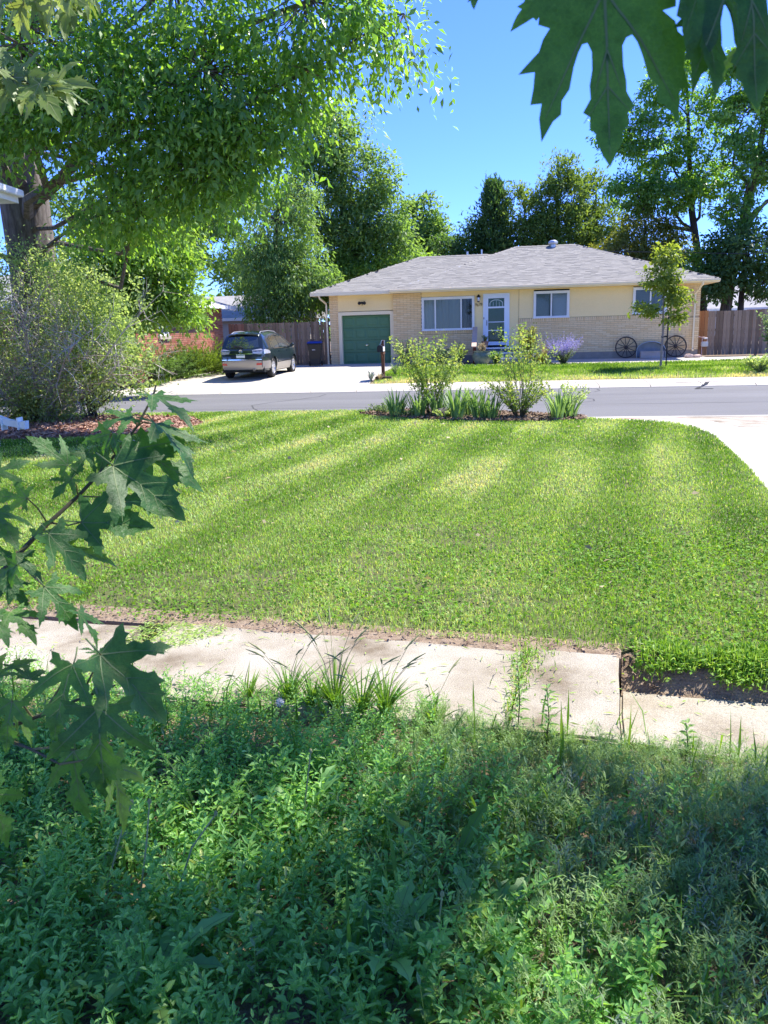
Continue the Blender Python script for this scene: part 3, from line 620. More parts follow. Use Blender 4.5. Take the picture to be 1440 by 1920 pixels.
# hip and ridge caps
cap = hb()
def caps(p, q, n):
    p = Vector(p); q = Vector(q); d = (q-p)/n; sd = Vector((-d.y, d.x, 0)).normalized()*.13
    for i in range(n):
        a = p+d*i; b = a+d*1.15; r = random.random(); up = Vector((0,0,.035)); dn = Vector((0,0,-.03))
        cap.add([tuple(a+sd+dn), tuple(a+up), tuple(a-sd+dn), tuple(b-sd+dn), tuple(b+up*.6), tuple(b+sd+dn)], [(0,1,4,5),(1,2,3,4)], r)
zr1 = EZ+PITCH*5.255; zr2 = EZ-.005+PITCH*4.405
caps((-1.6,2.325,EZ+PITCH*2.985),(.72,4.595,zr1),16); caps((8.72,-.66,EZ),(3.45,4.595,zr1),34); caps((.72,4.595,zr1),(3.45,4.595,zr1),11); caps((-8.2,-.36,EZ),(-3.8,4.045,zr2),28); caps((-3.8,4.045,zr2),(-.6,4.045,zr2),13)
o = cap.build('ridge_caps', M_shingle, rf); o['kind'] = 'stuff'
fa = hb(); fa.box(-4.66,-.70,EZ-.13,8.75,-.665,EZ+.012); fa.box(8.722,-.665,EZ-.13,8.755,9.85,EZ+.01); fa.box(-8.22,-.40,EZ-.135,-4.66,-.365,EZ+.006); fa.box(-8.235,-.36,EZ-.135,-8.202,8.4,EZ+.004); hbuild(fa, 'fascia', M_cream)
gt = hb(); gt.add([(-4.66,-.70,EZ-.11),(8.75,-.70,EZ-.11),(8.75,-.79,EZ-.07),(-4.66,-.79,EZ-.07),(-4.66,-.70,EZ-.01),(8.75,-.70,EZ-.01),(8.75,-.80,EZ),(-4.66,-.80,EZ)], [(0,1,2,3),(3,2,6,7),(0,3,7,4),(1,5,6,2),(4,5,1,0)]); hbuild(gt, 'gutter', M_cream)
so = hb(); so.box(-4.66,-.66,EZ-.12,8.72,.02,EZ-.10); so.box(-8.2,-.36,EZ-.125,-4.66,.2,EZ-.105); so.box(8.2,.02,EZ-.12,8.72,9.8,EZ-.10); hbuild(so, 'soffit', M_soffit)
for pts in ([(8.1,-.74,EZ-.08),(8.1,-.70,EZ-.2),(7.98,-.12,EZ-.5),(7.98,-.08,EZ-.6),(7.98,-.08,.55),(7.96,-.2,.47)], [(-7.85,-.38,EZ-.1),(-7.8,-.3,EZ-.25),(-7.62,.1,EZ-.45),(-7.62,.12,EZ-.6),(-7.62,.12,.3),(-7.58,-.05,.22)]):
    d_ = hb(); d_.tube(pts, .042, 4); hbuild(d_, 'downspout', M_cream)
vt = hb(); zv = zr1; vt.lathe([(.12,-.25),(.12,.02),(.2,.04),(.23,.1),(.2,.17),(.1,.22),(0,.23)], 14, (2.45,4.4,zv)); hbuild(vt, 'roof_vent', M_metal)
vt = hb(); vt.tube([(-.9,5.4,4.7),(-.9,5.4,5.35)], .04, 8); vt.tube([(-1.6,5.6,4.7),(-1.6,5.6,5.3)], .05, 8); hbuild(vt, 'vent_pipe', M_metal)
# gas meter beside the right corner
gm = thing('gas_meter', 'pale grey gas meter with pipes at the right corner of the brick wall', 'gas meter', U(8.45,35.25,.19), -A)
b_ = MB(); b_.box(-.13,-.13,.42,.13,.05,.62); b_.lathe([(.13,0),(.13,.12)], 12, (0,-.04,.5), 'z'); b_.build('case', mat('meter grey', [(.45,.46,.45)], rough=.5), gm, bevel=.02)
b_ = MB(); b_.tube([(-.1,-.03,.0),(-.1,-.03,.8),(-.25,-.03,.82),(-.25,.1,.82)], .018, 6); b_.tube([(.1,-.03,.62),(.1,-.03,.78),(-.1,-.03,.8)], .018, 6); b_.build('pipe', mat('meter pipe', [(.5,.33,.30)], rough=.5), gm)
b_ = MB(); b_.lathe([(0,.0),(.09,.01),(.09,.04),(0,.06)], 12, (.02,-.06,.72)); b_.build('regulator', mat('meter grey', [(.45,.46,.45)], rough=.5), gm)
# ------------------------------------------------------------------ fences
def fence(name, label, u0, u1, v, z0, h, w, m, rails_behind=True, new=0, newmat=None):
    t = thing(name, label, 'fence', U(u0,v,z0), -A); x = 0; i = 0; L = u1-u0
    protos = []
    for k in range(6):
        b = MB(); hh = h+random.uniform(-.025,.02); b.box(0,0,.03,w-.008,.02,hh, k/5); o = b.build('board', m); protos.append(o.data); bpy.data.objects.remove(o)
    np_ = []
    if newmat:
        for k in range(3):
            b = MB(); b.box(0,0,.03,w-.008,.02,h+random.uniform(-.015,.03), k/2); o = b.build('board', newmat); np_.append(o.data); bpy.data.objects.remove(o)
    while x < L-.02:
        nb = i < new
        o = link('board', random.choice(np_ if nb else protos), t, (x, random.uniform(-.006,.006), 0)); o.rotation_euler = (0, random.uniform(-.007,.007), 0)
        if nb: o['label'] = 'newer orange cedar board'
        x += w+random.uniform(.0,.006); i += 1
    for zz in (.35, h*.55, h-.25):
        b = MB(); b.box(0,.026,zz,L,.065,zz+.09,.3); b.build('rail', m, t)
    for k in range(int(L/2.4)+1):
        b = MB(); b.box(min(k*2.4,L-.1),.07,-.2,min(k*2.4,L-.1)+.09,.16,h-.05,.5); b.build('post', m, t)
    return t
fence('board_fence', 'long weathered board fence behind the parked car, from red brick house to garage', -12.35, -7.6, 35.9, .19, 1.92, .145, M_fence, new=5, newmat=M_redwood)
fence('board_fence', 'grey board fence right of the buff brick house, with orange boards at its end', 8.28, 16.5, 35.9, .2, 1.86, .145, M_fence, new=3, newmat=M_newfence)
# ------------------------------------------------------------------ red brick house
red = thing('brick_house', 'red brick house side wall with small white window, half hidden by foliage', 'house', U(-12.45,26.5,.05), -A)
def rb(): return MB((0,0,-.05))
b_ = rb(); b_.box(-9,0,0,-.03,8.9,2.85); b_.build('wall', mat('red mortar', [(.40,.30,.25)], rough=.95), red)
wl = (1.9,2.75,1.65,2.6)
Lb = bricks(0,8.9,.06,2.85,0.0,.21,.066,.012,holes=((wl[0],wl[1],wl[2],wl[3]),)); Lb = [(a,b,z0+.14,z1+.14,0.0) for a,b,z0,z1,y in Lb]
Q, R = brickquads(Lb, .03, side=True); Lf = bricks(-9,0,.06,2.85,0.0,.21,.066,.012); Q2, R2 = brickquads([(a,b,z0+.14,z1+.14,-.03) for a,b,z0,z1,y in Lf], .03)
quadmesh('bricks', np.concatenate([Q,Q2]), np.concatenate([R,R2]), M_redbrick, red)['kind'] = 'stuff'
b_ = rb(); b_.box(-.06,wl[0],wl[2],.02,wl[0]+.07,wl[3]); b_.box(-.06,wl[1]-.07,wl[2],.02,wl[1],wl[3]); b_.box(-.06,wl[0],wl[3]-.07,.02,wl[1],wl[3]); b_.box(-.06,wl[0],wl[2],.03,wl[1],wl[2]+.07); b_.box(-.05,(wl[0]+wl[1])/2-.03,wl[2],.015,(wl[0]+wl[1])/2+.03,wl[3]); f = b_.build('window', M_white, red)
b_ = rb(); b_.box(-.029,wl[0]+.07,wl[2]+.07,-.02,wl[1]-.07,wl[3]-.07); b_.build('pane', mat('sky pane', [(.10,.13,.14)], rough=.06, spec=.9), f)
b_ = rb(); b_.box(-.02,wl[0]-.08,wl[2]-.12,.07,wl[1]+.08,wl[2]-.001); b_.build('sill', mat('sill stone', [(.45,.38,.30)], rough=.9), f)
b_ = rb(); b_.add([(.5,-.5,2.86),(.5,9.4,2.86),(-4.6,4.6,4.75),(-4.8,4.6,4.75),(-9.5,-.5,2.86),(-9.5,9.4,2.86)], [(0,1,2),(0,2,3,4),(1,5,3,2),(4,3,5),(0,4,5,1)]); b_.build('roof', M_greyroof, red)
b_ = rb(); b_.box(.47,-.5,2.74,.52,9.4,2.89); b_.box(-9.5,-.53,2.74,.47,-.48,2.89); b_.build('fascia', M_white, red)
# ------------------------------------------------------------------ houses behind the fences
bgl = thing('far_house', 'pale house with grey gable roof and white patio door above left fence', 'house', (-9.2,47,.2), -A)
b_ = MB(); b_.box(-3,0,0,4.5,6,2.35); b_.build('wall', mat('pale wall', [(.52,.48,.42)], rough=.8), bgl)
b_ = MB(); b_.add([(-3.4,-.6,2.3),(5,-.6,2.3),(5,3,3.75),(-3.4,3,3.75),(-3.4,6.6,2.3),(5,6.6,2.3)], [(0,1,2,3),(3,2,5,4),(0,3,4),(1,5,2),(0,4,5,1)]); b_.build('roof', M_greyroof, bgl)
b_ = MB(); b_.box(-3.4,-.66,2.2,5,-.605,2.36); b_.build('fascia', M_white, bgl)
b_ = MB(); b_.box(.7,-.05,.1,2.3,-.005,2.05); f = b_.build('patio_door', M_white, bgl)
for x0 in (.78,1.53): 
    b_ = MB(); b_.box(x0,-.07,.2,x0+.68,-.051,1.97); b_.build('pane', M_carglass, f)
bgr = thing('far_house', 'orange brick house with wide pale roof above right fence', 'house', (22.3,60,.2), -A)
b_ = MB(); b_.box(-2.5,.0,0,8,7,2.35); b_.build('wall', mat('orange brick', [(.42,.17,.08),(.5,.22,.11)], 6, .9, fine=(20,.2)), bgr)
b_ = MB(); b_.add([(-3,-.6,2.3),(8.6,-.6,2.3),(6,3.5,4.1),(-1.5,3.5,4.1),(-3,7.6,2.3),(8.6,7.6,2.3)], [(0,1,2,3),(3,2,5,4),(0,3,4),(1,5,2),(0,4,5,1)]); b_.build('roof', M_greyroof, bgr)
b_ = MB(); b_.box(-3,-.66,2.2,8.6,-.605,2.34); b_.build('fascia', M_white, bgr)
sh = thing('garden_shed', 'small white shed with grey roof behind right fence', 'shed', (20.0,53,.2), -A)
b_ = MB(); b_.box(-1.1,0,0,1.1,1.8,1.95); b_.build('wall', M_white, sh)
b_ = MB(); b_.add([(-1.25,-.15,1.93),(1.25,-.15,1.93),(1.25,.9,2.45),(-1.25,.9,2.45),(-1.25,1.95,1.93),(1.25,1.95,1.93)], [(0,1,2,3),(3,2,5,4),(0,3,4),(1,5,2),(0,4,5,1)]); b_.build('roof', M_greyroof, sh)
b_ = MB(); b_.box(.25,-.04,1.3,.85,-.005,1.8); b_.build('window', mat('warm pane', [(.55,.42,.2)], rough=.3), sh)
cv = thing('camper', 'white camper top showing over right fence beside tree trunks', 'camper', (22.6,53.5,.2), -A)
b_ = MB(); b_.box(-1.6,0,.5,1.6,1.9,2.25); b_.build('body', M_white, cv, bevel=.12); 
b_ = MB(); b_.box(-1.0,-.02,1.75,.4,.0,2.05); b_.build('window', M_carglass, cv)
for x in (-1,1):
    b_ = MB(); b_.lathe([(0,-.1),(.3,-.1),(.3,.1),(0,.1)], 14, (x,.1,.3), 'y'); b_.build('wheel', M_rubber, cv)
# neighbour's house at the left edge (its eave and drain pipe show)
nb = thing('neighbour_house', 'white eave corner of the neighbouring house at left edge above the shrub', 'house', (-7.86,11.2,0), math.radians(-4))
b_ = MB(); b_.box(-6,-4.5,-.2,1.1,1.0,3.62); b_.build('wall', M_white, nb)
b_ = MB(); b_.box(-6.3,-5,3.66,2.36,1.55,3.69); b_.build('soffit', M_white, nb)
b_ = MB(); b_.box(2.361,-5,3.62,2.40,1.60,3.80); b_.box(-6.3,1.56,3.62,2.36,1.60,3.80); b_.build('fascia', M_white, nb)
b_ = MB(); b_.box(2.405,-5,3.70,2.50,1.60,3.80); b_.build('gutter', M_white, nb, bevel=.012)
b_ = MB(); b_.add([(2.45,-5,3.79),(2.45,1.6,3.79),(-6.3,1.6,3.79),(-6.3,-5,3.79),(-2,-1.7,5.3)], [(0,1,4),(1,2,4),(2,3,4),(3,0,4),(0,3,2,1)]); b_.build('roof', M_greyroof, nb)
b_ = MB(); b_.tube([(1.0,1.05,3.65),(1.0,1.08,3.4),(1.0,1.08,.55),(1.05,1.1,.42)], .05, 4); b_.build('downspout', M_white, nb)
ex = thing('downspout_extension', 'white drain pipe elbow resting on red mulch at left edge', 'drain pipe', (-6.12,12.45,.35), math.radians(-4))
b_ = MB(); b_.tube([(-.35,0,.22),(-.05,0,.14),(.25,.0,.02),(.45,.0,-.02),(.56,0,-.03)], [.075,.075,.07,.07,.09], 4); b_.build('pipe', M_white, ex)
for x in (.18,.44):
    b_ = MB(); b_.box(x,-.085,-.1,x+.02,.085,.09); b_.build('band', M_white, ex)
b_ = MB(); prof = []
for i in range(14): prof += [(.15,-.36+i*.035),(.125,-.36+i*.035+.018)]
b_.lathe(prof, 14, (-.02,-.1,-.02)); b_.build('corrugated_pipe', M_white, ex)
# power line
pl = tag(MB().tube([U(4.5,40,5.0), U(12,42,4.75), U(26,46,6.5)], .02, 4).build('power_line', M_blackmetal), 'thin black service cable running from the house roof to the right', 'cable')
# ------------------------------------------------------------------ parked car (x right, y forward, rear at y=0)
car = thing('parked_car', 'dark grey green estate car parked on the concrete driveway, rear towards the street', 'car', U(-9.12,27.62,zg(28.6)+.012), -A-math.radians(.8))
OUT = [(.10,.30),(.02,.42),(-.03,.62),(-.02,.78),(.03,.98),(.10,1.05),(.24,1.28),(.40,1.50),(.52,1.60),(.9,1.655),(1.5,1.68),(2.2,1.67),(2.75,1.58),(3.2,1.36),(3.62,1.10),(4.1,1.02),(4.5,.93),(4.68,.80),(4.74,.62),(4.72,.42),(4.66,.28)]
def arc(yc, r0=.40, zc_=.36): return [(yc+r0*math.cos(t), max(.24, zc_+r0*math.sin(t))) for t in np.linspace(-.25, PI+.25, 13)]
RW, FW = .98, 3.69
outline = OUT+arc(FW)+arc(RW)
def yrear(z): return np.interp(z, [p[1] for p in OUT[:10]], [p[0] for p in OUT[:10]])
def halfw(y, z):
    w = .92-.06*((z-.78)/.42)**2
    if z > 1.03: w = min(w, .885-.30*((z-1.03)/.63)**1.15)
    if y < .55: w -= .17*(1-y/.55)**2
    if y > 4.0: w -= .22*((y-4.0)/.74)**2
    for yc in (RW, FW):
        d = math.hypot(y-yc, z-.36)
        if d < .50: w += .018
    return w
bm = bmesh.new(); vsd = [bm.verts.new((0,y,z)) for y, z in outline]; bm.faces.new(vsd)
for z in np.arange(.32,1.66,.085): bmesh.ops.bisect_plane(bm, geom=bm.verts[:]+bm.edges[:]+bm.faces[:], plane_co=(0,0,z), plane_no=(0,0,1))
for y in np.arange(.1,4.7,.16): bmesh.ops.bisect_plane(bm, geom=bm.verts[:]+bm.edges[:]+bm.faces[:], plane_co=(0,y,0), plane_no=(0,1,0))
bm.verts.ensure_lookup_table(); bm.verts.index_update()
SV = [v.co.copy() for v in bm.verts]; SF = [[v.index for v in f.verts] for f in bm.faces]
bnd = [v.index for v in bm.verts if v.is_boundary]
bedge = [(e.verts[0].index, e.verts[1].index) for e in bm.edges if e.is_boundary]; bm.free()
def cpos(s, y, z):
    """s in -1..1 across the car"""
    w = halfw(y, z); x = s*w; a = abs(s)
    bow = .10*a**2.5
    if y < 1.2: y = y+bow*(1-y/1.2)
    if y > 3.9: y = y-.16*a**2.5*(y-3.9)/.84
    if z > 1.45: z = z-.05*a**3*(z-1.45)/.2
    return (x, y, z)
ST = [-1,-.96,-.88,-.7,-.45,-.2,0,.2,.45,.7,.88,.96,1]
cm = MB(); idx = {}
V = []; 
def vid(i, s):
    if (i, s) not in idx: idx[(i,s)] = len(V); V.append(cpos(s, SV[i].y, SV[i].z))
    return idx[(i,s)]
F = []
for f in SF: F.append(tuple(vid(i, 1) for i in f)); F.append(tuple(vid(i, -1) for i in reversed(f)))
for a, b in bedge:
    for k in range(len(ST)-1): F.append((vid(a,ST[k]), vid(b,ST[k]), vid(b,ST[k+1]), vid(a,ST[k+1])))
cm.add(V, F, .5); body = cm.build('body', M_paint, car, smooth=True)
def side_patch(name, poly, m, parent, s=1, off=.004, step=.12):
    b = bmesh.new(); b.faces.new([b.verts.new((0,y,z)) for y, z in poly])
    for z in np.arange(.2,1.7,step): bmesh.ops.bisect_plane(b, geom=b.verts[:]+b.edges[:]+b.faces[:], plane_co=(0,0,z+.013), plane_no=(0,0,1))
    for y in np.arange(0,4.8,step*1.4): bmesh.ops.bisect_plane(b, geom=b.verts[:]+b.edges[:]+b.faces[:], plane_co=(0,y+.017,0), plane_no=(0,1,0))
    for v in b.verts:
        p = cpos(s, v.co.y, v.co.z); v.co = (p[0]+s*off, p[1], p[2]+off*.3)
    me = bpy.data.meshes.new(name); b.to_mesh(me); b.free(); me.materials.append(m); me.polygons.foreach_set('use_smooth', np.ones(len(me.polygons), bool)); return link(name, me, parent)
def rear_patch(name, poly, m, parent, off=.006, step=.1, thick=0):
    """poly in (x, z), wrapped on the tail of the car"""
    b = bmesh.new(); b.faces.new([b.verts.new((x,0,z)) for x, z in poly])
    for z in np.arange(.2,1.7,step): bmesh.ops.bisect_plane(b, geom=b.verts[:]+b.edges[:]+b.faces[:], plane_co=(0,0,z+.011), plane_no=(0,0,1))
    for x in np.arange(-.9,.95,step): bmesh.ops.bisect_plane(b, geom=b.verts[:]+b.edges[:]+b.faces[:], plane_co=(x+.013,0,0), plane_no=(1,0,0))
    for v in b.verts:
        z = v.co.z; y = float(yrear(z)); w = halfw(y, z); s = max(-1, min(1, v.co.x/w)); p = cpos(s, y, z); v.co = (p[0]*(1+off), p[1]-off, p[2])
    me = bpy.data.meshes.new(name); b.to_mesh(me); b.free(); me.materials.append(m); me.polygons.foreach_set('use_smooth', np.ones(len(me.polygons), bool)); return link(name, me, parent)
for s in (1,-1):
    side_patch('side_window', [(1.15,1.07),(1.32,1.52),(1.9,1.565),(1.9,1.06)], M_carglass, car, s)
    side_patch('side_window', [(1.97,1.06),(1.97,1.565),(2.5,1.54),(2.95,1.34),(3.3,1.10),(3.3,1.06)], M_carglass, car, s)
    side_patch('side_window', [(.80,1.10),(1.02,1.40),(1.22,1.50),(1.07,1.08)], M_carglass, car, s)
    w_ = side_patch('window_trim', [(1.09,1.03),(1.09,1.058),(3.36,1.048),(3.36,1.025)], M_chrome, car, s, .006)
    side_patch('window_trim', [(1.07,1.07),(1.24,1.515),(1.30,1.515),(1.13,1.07)], M_chrome, car, s, .006)
    side_patch('lower_cladding', [(1.42,.25),(1.42,.52),(3.25,.54),(3.25,.25)], M_clad, car, s, .010)
    side_patch('body_strip', [(1.42,.52),(1.42,.545),(3.25,.565),(3.25,.54)], M_dark, car, s, .012)
    for y0 in (1.93,3.18): side_patch('door_seam', [(y0,.58),(y0,1.03),(y0+.012,1.03),(y0+.012,.58)], M_dark, car, s, .003)
    side_patch('door_seam', [(1.06,1.02),(1.48,.62),(1.49,.63),(1.075,1.02)], M_dark, car, s, .003)
    for y0 in (1.62,2.66):
        p = cpos(s, y0, .93); b_ = MB(); b_.box(p[0]-.012,p[1],.915,p[0]+.012+.02*(s>0)-.02*(s<0),p[1]+.19,.945); b_.build('door_handle', M_paint, car, bevel=.008)
    for yc in (RW, FW):
        side_patch('wheel_arch_trim', [(yc+.455*math.cos(t), .36+.455*math.sin(t)) for t in np.linspace(-.1,PI+.1,15)]+[(yc+.402*math.cos(t), .36+.402*math.sin(t)) for t in np.linspace(PI+.1,-.1,15)], M_paint, car, s, .012, .5)
    # tail lamp, reflector
    rear_patch('tail_lamp', [(s*.40,1.005),(s*.44,.885),(s*.66,.855),(s*.80,.865),(s*.80,1.0),(s*.70,1.05),(s*.55,1.03)][::s], M_lamp, car, .008)
    side_patch('tail_lamp', [(.10,.87),(.10,1.01),(.20,1.03),(.42,.99),(.55,.93),(.5,.88)], M_lamp, car, s, .005)
    rear_patch('reflector', [(s*.53,.475),(s*.55,.555),(s*.78,.56),(s*.80,.48)][::s], M_redlens, car, .017)
    # mirror
    b_ = MB(); b_.lathe([(0,-.08),(.07,-.07),(.09,0),(.075,.06),(0,.075)], 10, (s*1.04,3.13,1.12), 'y'); b_.box(min(s*.86,s*.98),3.1,1.05,max(s*.86,s*.98),3.16,1.09); mo = b_.build('mirror', M_paint, car, smooth=True)
    # roof rail
    b_ = MB(); b_.tube([cpos(s*.86,.62,1.60)]+[(s*(.53-.015*abs(k-2)), .85+k*.42, 1.672-.014*abs(k-2)) for k in range(5)]+[cpos(s*.86,2.78,1.55)], .017, 6); b_.build('roof_rail', M_alloy, car, smooth=True)
rear_patch('lower_cladding', [(-.80,.33),(-.84,.40),(-.85,.60),(-.4,.66),(.4,.66),(.85,.60),(.84,.40),(.80,.33)][::-1], M_clad, car, .012)
for s in (1,-1): side_patch('lower_cladding', [(.05,.35),(.0,.62),(.50,.62),(.575,.42),(.56,.35)], M_clad, car, s, .012)
rear_patch('bumper_step', [(-.74,.665),(-.72,.69),(.72,.69),(.74,.665)][::-1], M_chrome, car, .016)
rear_patch('bumper_seam', [(-.80,.692),(-.80,.705),(.80,.705),(.80,.692)][::-1], M_dark, car, .010)
rear_patch('rear_window', [(-.62,1.10),(-.53,1.46),(-.3,1.49),(.3,1.49),(.53,1.46),(.62,1.10),(.3,1.07),(-.3,1.07)][::-1], M_carglass, car, .006)
b_ = MB(); pts = [(-.56,1.49),(-.3,1.53),(0,1.545),(.3,1.53),(.56,1.49)]
vv = []
for x, z in pts: y0 = .36+.05*(x/.56)**2; vv += [(x,y0+.22,z+.075),(x,y0-.02,z+.045),(x,y0-.01,z+.005),(x,y0+.2,z+.0)]
b_.add(vv, [(4*i+j,4*i+(j+1)%4,4*i+4+(j+1)%4,4*i+4+j) for i in range(4) for j in range(4)]+[(0,1,2,3),(16,17,18,19)]); b_.build('spoiler', M_paint, car, smooth=True)
b_ = MB(); b_.box(-.50,.405,1.465,.50,.42,1.495); b_.build('spoiler_shadow_gap', M_dark, car)
rear_patch('plate_recess', [(-.36,.72),(-.42,.87),(.42,.87),(.36,.72)][::-1], mat('recess', [(.012,.02,.022)], rough=.4), car, .008)
rear_patch('chrome_bar', [(-.44,.868),(-.44,.892),(.44,.892),(.44,.868)][::-1], M_chrome, car, .018)
b_ = MB(); b_.box(-.155,-.055,.735,.155,-.045,.865); p = b_.build('number_plate', M_plate, car)
b_ = MB(); b_.add([(-.15,-.057,.825),(.15,-.057,.825),(.15,-.057,.86),(.06,-.057,.845),(.02,-.057,.86),(-.03,-.057,.845),(-.09,-.057,.862),(-.15,-.057,.848)], [tuple(range(8))]); b_.box(-.15,-.0575,.738,.15,-.0562,.752); b_.build('plate_print', M_plategreen, p)
b_ = MB(); b_.lathe([(.045,0),(.058,-.006),(.058,.006)], 18, (0,-.012,.965), 'y', close=True); b_.box(-.02,-.02,.955,.03,-.012,.965); b_.build('emblem', M_chrome, car)
b_ = MB(); b_.tube([(.02,.115,1.09),(-.2,.09,1.12),(-.40,.12,1.10)], .012, 5); b_.tube([(.05,.09,1.10),(-.05,.10,1.14),(-.3,.11,1.155)], .016, 5); b_.build('wiper', M_blackmetal, car)
b_ = MB(); b_.tube([(0.12,.95,1.66),(.12,.8,1.86)], .006, 4); b_.build('aerial', M_blackmetal, car)
b_ = MB(); b_.lathe([(.032,0),(.04,0),(.04,.2),(.032,.2)], 10, (.45,.02,.31), 'y', close=True); b_.build('exhaust', M_chrome, car)
b_ = MB(); b_.box(-.78,.2,.22,.78,4.5,.5); b_.build('underbody', M_dark, car)
for sx in (-1,1):
    for yc in (RW, FW):
        w = MB(); w.lathe([(.235,-.105),(.30,-.115),(.35,-.10),(.362,-.06),(.362,.06),(.35,.10),(.30,.115),(.235,.105)], 28, (sx*.79,yc,.362), 'x'); wh = w.build('tyre', M_rubber, car, smooth=True); wh.name = 'wheel'
        r = MB(); X = sx*.885
        r.lathe([(.24,X),(.225,X),(.215,X-sx*.03)], 28, (0,yc,.362), 'x'); r.lathe([(0,X-sx*.01),(.05,X-sx*.01),(.055,X-sx*.03)], 14, (0,yc,.362), 'x')
        for k in range(5):
            a = k*2*PI/5+.3; c, s_ = math.cos(a), math.sin(a)
            def rot(x, l, w_): return (x, yc+c*l-s_*w_, .362+s_*l+c*w_)
            r.add([rot(X-sx*.012,.03,-.042),rot(X-sx*.012,.03,.042),rot(X-sx*.004,.222,.062),rot(X-sx*.004,.222,-.062),rot(X-sx*.05,.03,-.05),rot(X-sx*.05,.03,.05),rot(X-sx*.04,.222,.07),rot(X-sx*.04,.222,-.07)], [(0,1,2,3),(0,4,5,1),(1,5,6,2),(3,2,6,7),(0,3,7,4)])
        r.build('rim', M_alloy, wh)
        d_ = MB(); d_.lathe([(0,X-sx*.10),(.235,X-sx*.10)], 20, (0,yc,.362), 'x'); d_.build('brake_disc', M_dark, wh)
# ------------------------------------------------------------------ bin
bn = thing('wheelie_bin', 'black wheeled rubbish bin with blue lid standing by the garage corner', 'bin', U(-8.02,34.55,zg(34.5)), -A+.15)
b_ = MB(); b_.add([(-.22,-.24,.06),(.22,-.24,.06),(.22,.22,.06),(-.22,.22,.06),(-.30,-.34,.98),(.30,-.34,.98),(.30,.32,.98),(-.30,.32,.98)], [(0,3,2,1),(0,1,5,4),(1,2,6,5),(2,3,7,6),(3,0,4,7),(4,5,6,7)]); b_.box(-.32,-.36,.92,.32,.34,.97); b_.box(-.2,-.27,.06,.2,-.23,.4); b_.build('body', M_bin, bn, bevel=.015)
b_ = MB(); b_.add([(-.33,-.38,.985),(.33,-.38,.985),(.33,.34,1.0),(-.33,.34,1.0),(-.30,-.34,1.05),(.30,-.34,1.05),(.30,.32,1.09),(-.30,.32,1.09)], [(0,3,2,1),(0,1,5,4),(1,2,6,5),(2,3,7,6),(3,0,4,7),(4,5,6,7)]); b_.build('lid', M_blue, bn, bevel=.012)
for x in (-.27,.27):
    b_ = MB(); b_.lathe([(0,-.03),(.11,-.03),(.11,.03),(0,.03)], 14, (x,.24,.11), 'x'); b_.build('wheel', M_rubber, bn)
b_ = MB(); b_.tube([(-.25,.34,.93),(-.25,.40,.95),(.25,.40,.95),(.25,.34,.93)], .016, 6); b_.build('handle', M_bin, bn)
b_ = MB(); b_.box(-.11,-.314,.70,.03,-.302,.72); b_.build('stamp', M_white, bn)
# ------------------------------------------------------------------ letter box on its post
px_, py_, _ = U(-4.0,27.5); zb = float(zg(27.5))
mbx = thing('mailbox', 'black mailbox on a brown wooden post beside the driveway', 'mailbox', (px_,py_,zb), -A)
b_ = MB(); b_.box(-.055,-.055,.0,.055,.055,1.2); b_.build('post', M_post, mbx, bevel=.006)
b_ = MB(); b_.box(-.045,.16,.95,.045,.24,1.34); b_.box(-.05,-.2,.86,.05,.26,.93); b_.tube([(0,-.04,.6),(0,-.2,.88)], .035, 4); b_.build('arm', M_post, mbx)
b_ = MB(); prof = [(-.13,.94),(.06,.94),(.06,1.08)]+[(-.035+.095*math.cos(t), 1.08+.095*math.sin(t)) for t in np.linspace(.3,PI-.3,7)]+[(-.13,1.08)]
n = len(prof); b_.add([(x-.02,-.30,z) for x, z in prof]+[(x-.02,.17,z) for x, z in prof], [tuple(range(n)), tuple(range(2*n-1,n-1,-1))]+[(i,(i+1)%n,n+(i+1)%n,n+i) for i in range(n)]); bx = b_.build('box', M_blackmetal, mbx, bevel=.008)
b_ = MB(); n = 8; b_.box(.045,-.26,.96,.058,.15,1.12); b_.build('newspaper_slot', M_white, mbx)
b_ = MB(); b_.tube([(-.09,-.02,1.16),(-.02,.0,1.33),(.06,.02,1.33),(.06,.02,1.12)], .012, 5); b_.build('wire_frame', M_metal, mbx)
ts = thing('timber_edging', 'short dark timber sleeper lying in dry grass at foot of the mailbox post', 'timber', U(-3.95,27.2,zb-.02), -A)
b_ = MB(); b_.box(-.28,-.09,0,.28,.08,.14); b_.build('sleeper', mat('old timber', [(.09,.06,.04),(.17,.125,.09)], 8, .95, stretch=(.5,4,4)), ts, bevel=.01)
# ------------------------------------------------------------------ wagon wheels and tub against the brick wall
def wagon_wheel(u, label):
    t = thing('wagon_wheel', label, 'wagon wheel', U(u,35.02,zg(35)+.02), -A, 'old wagon wheels leaning on the brick wall'); R_ = .45; zc0 = R_
    tilt = math.radians(-9); M4 = Matrix.Rotation(tilt, 4, 'X')
    def tr(b): b.v = [tuple(M4 @ Vector(p)) for p in b.v]; return b
    b = MB(); b.lathe([(R_-.045,-.025),(R_,-.025),(R_,.025),(R_-.045,.025)], 36, (0,0,zc0), 'y', close=True); tr(b).build('rim', M_brownblack, t)
    b = MB(); b.lathe([(0,-.09),(.045,-.09),(.06,-.04),(.065,.04),(.05,.07),(0,.07)], 14, (0,0,zc0), 'y'); tr(b).build('hub', M_brownblack, t)
    for k in range(12):
        a = k*PI/6+.1; b = MB(); b.tube([(.05*math.cos(a),0,zc0+.05*math.sin(a)),((R_-.04)*math.cos(a),0,zc0+(R_-.04)*math.sin(a))], [.016,.011], 6); tr(b).build('spoke', M_brownblack, t)
wagon_wheel(5.27, 'dark wagon wheel leaning on the brick wall, left of the grey tub')
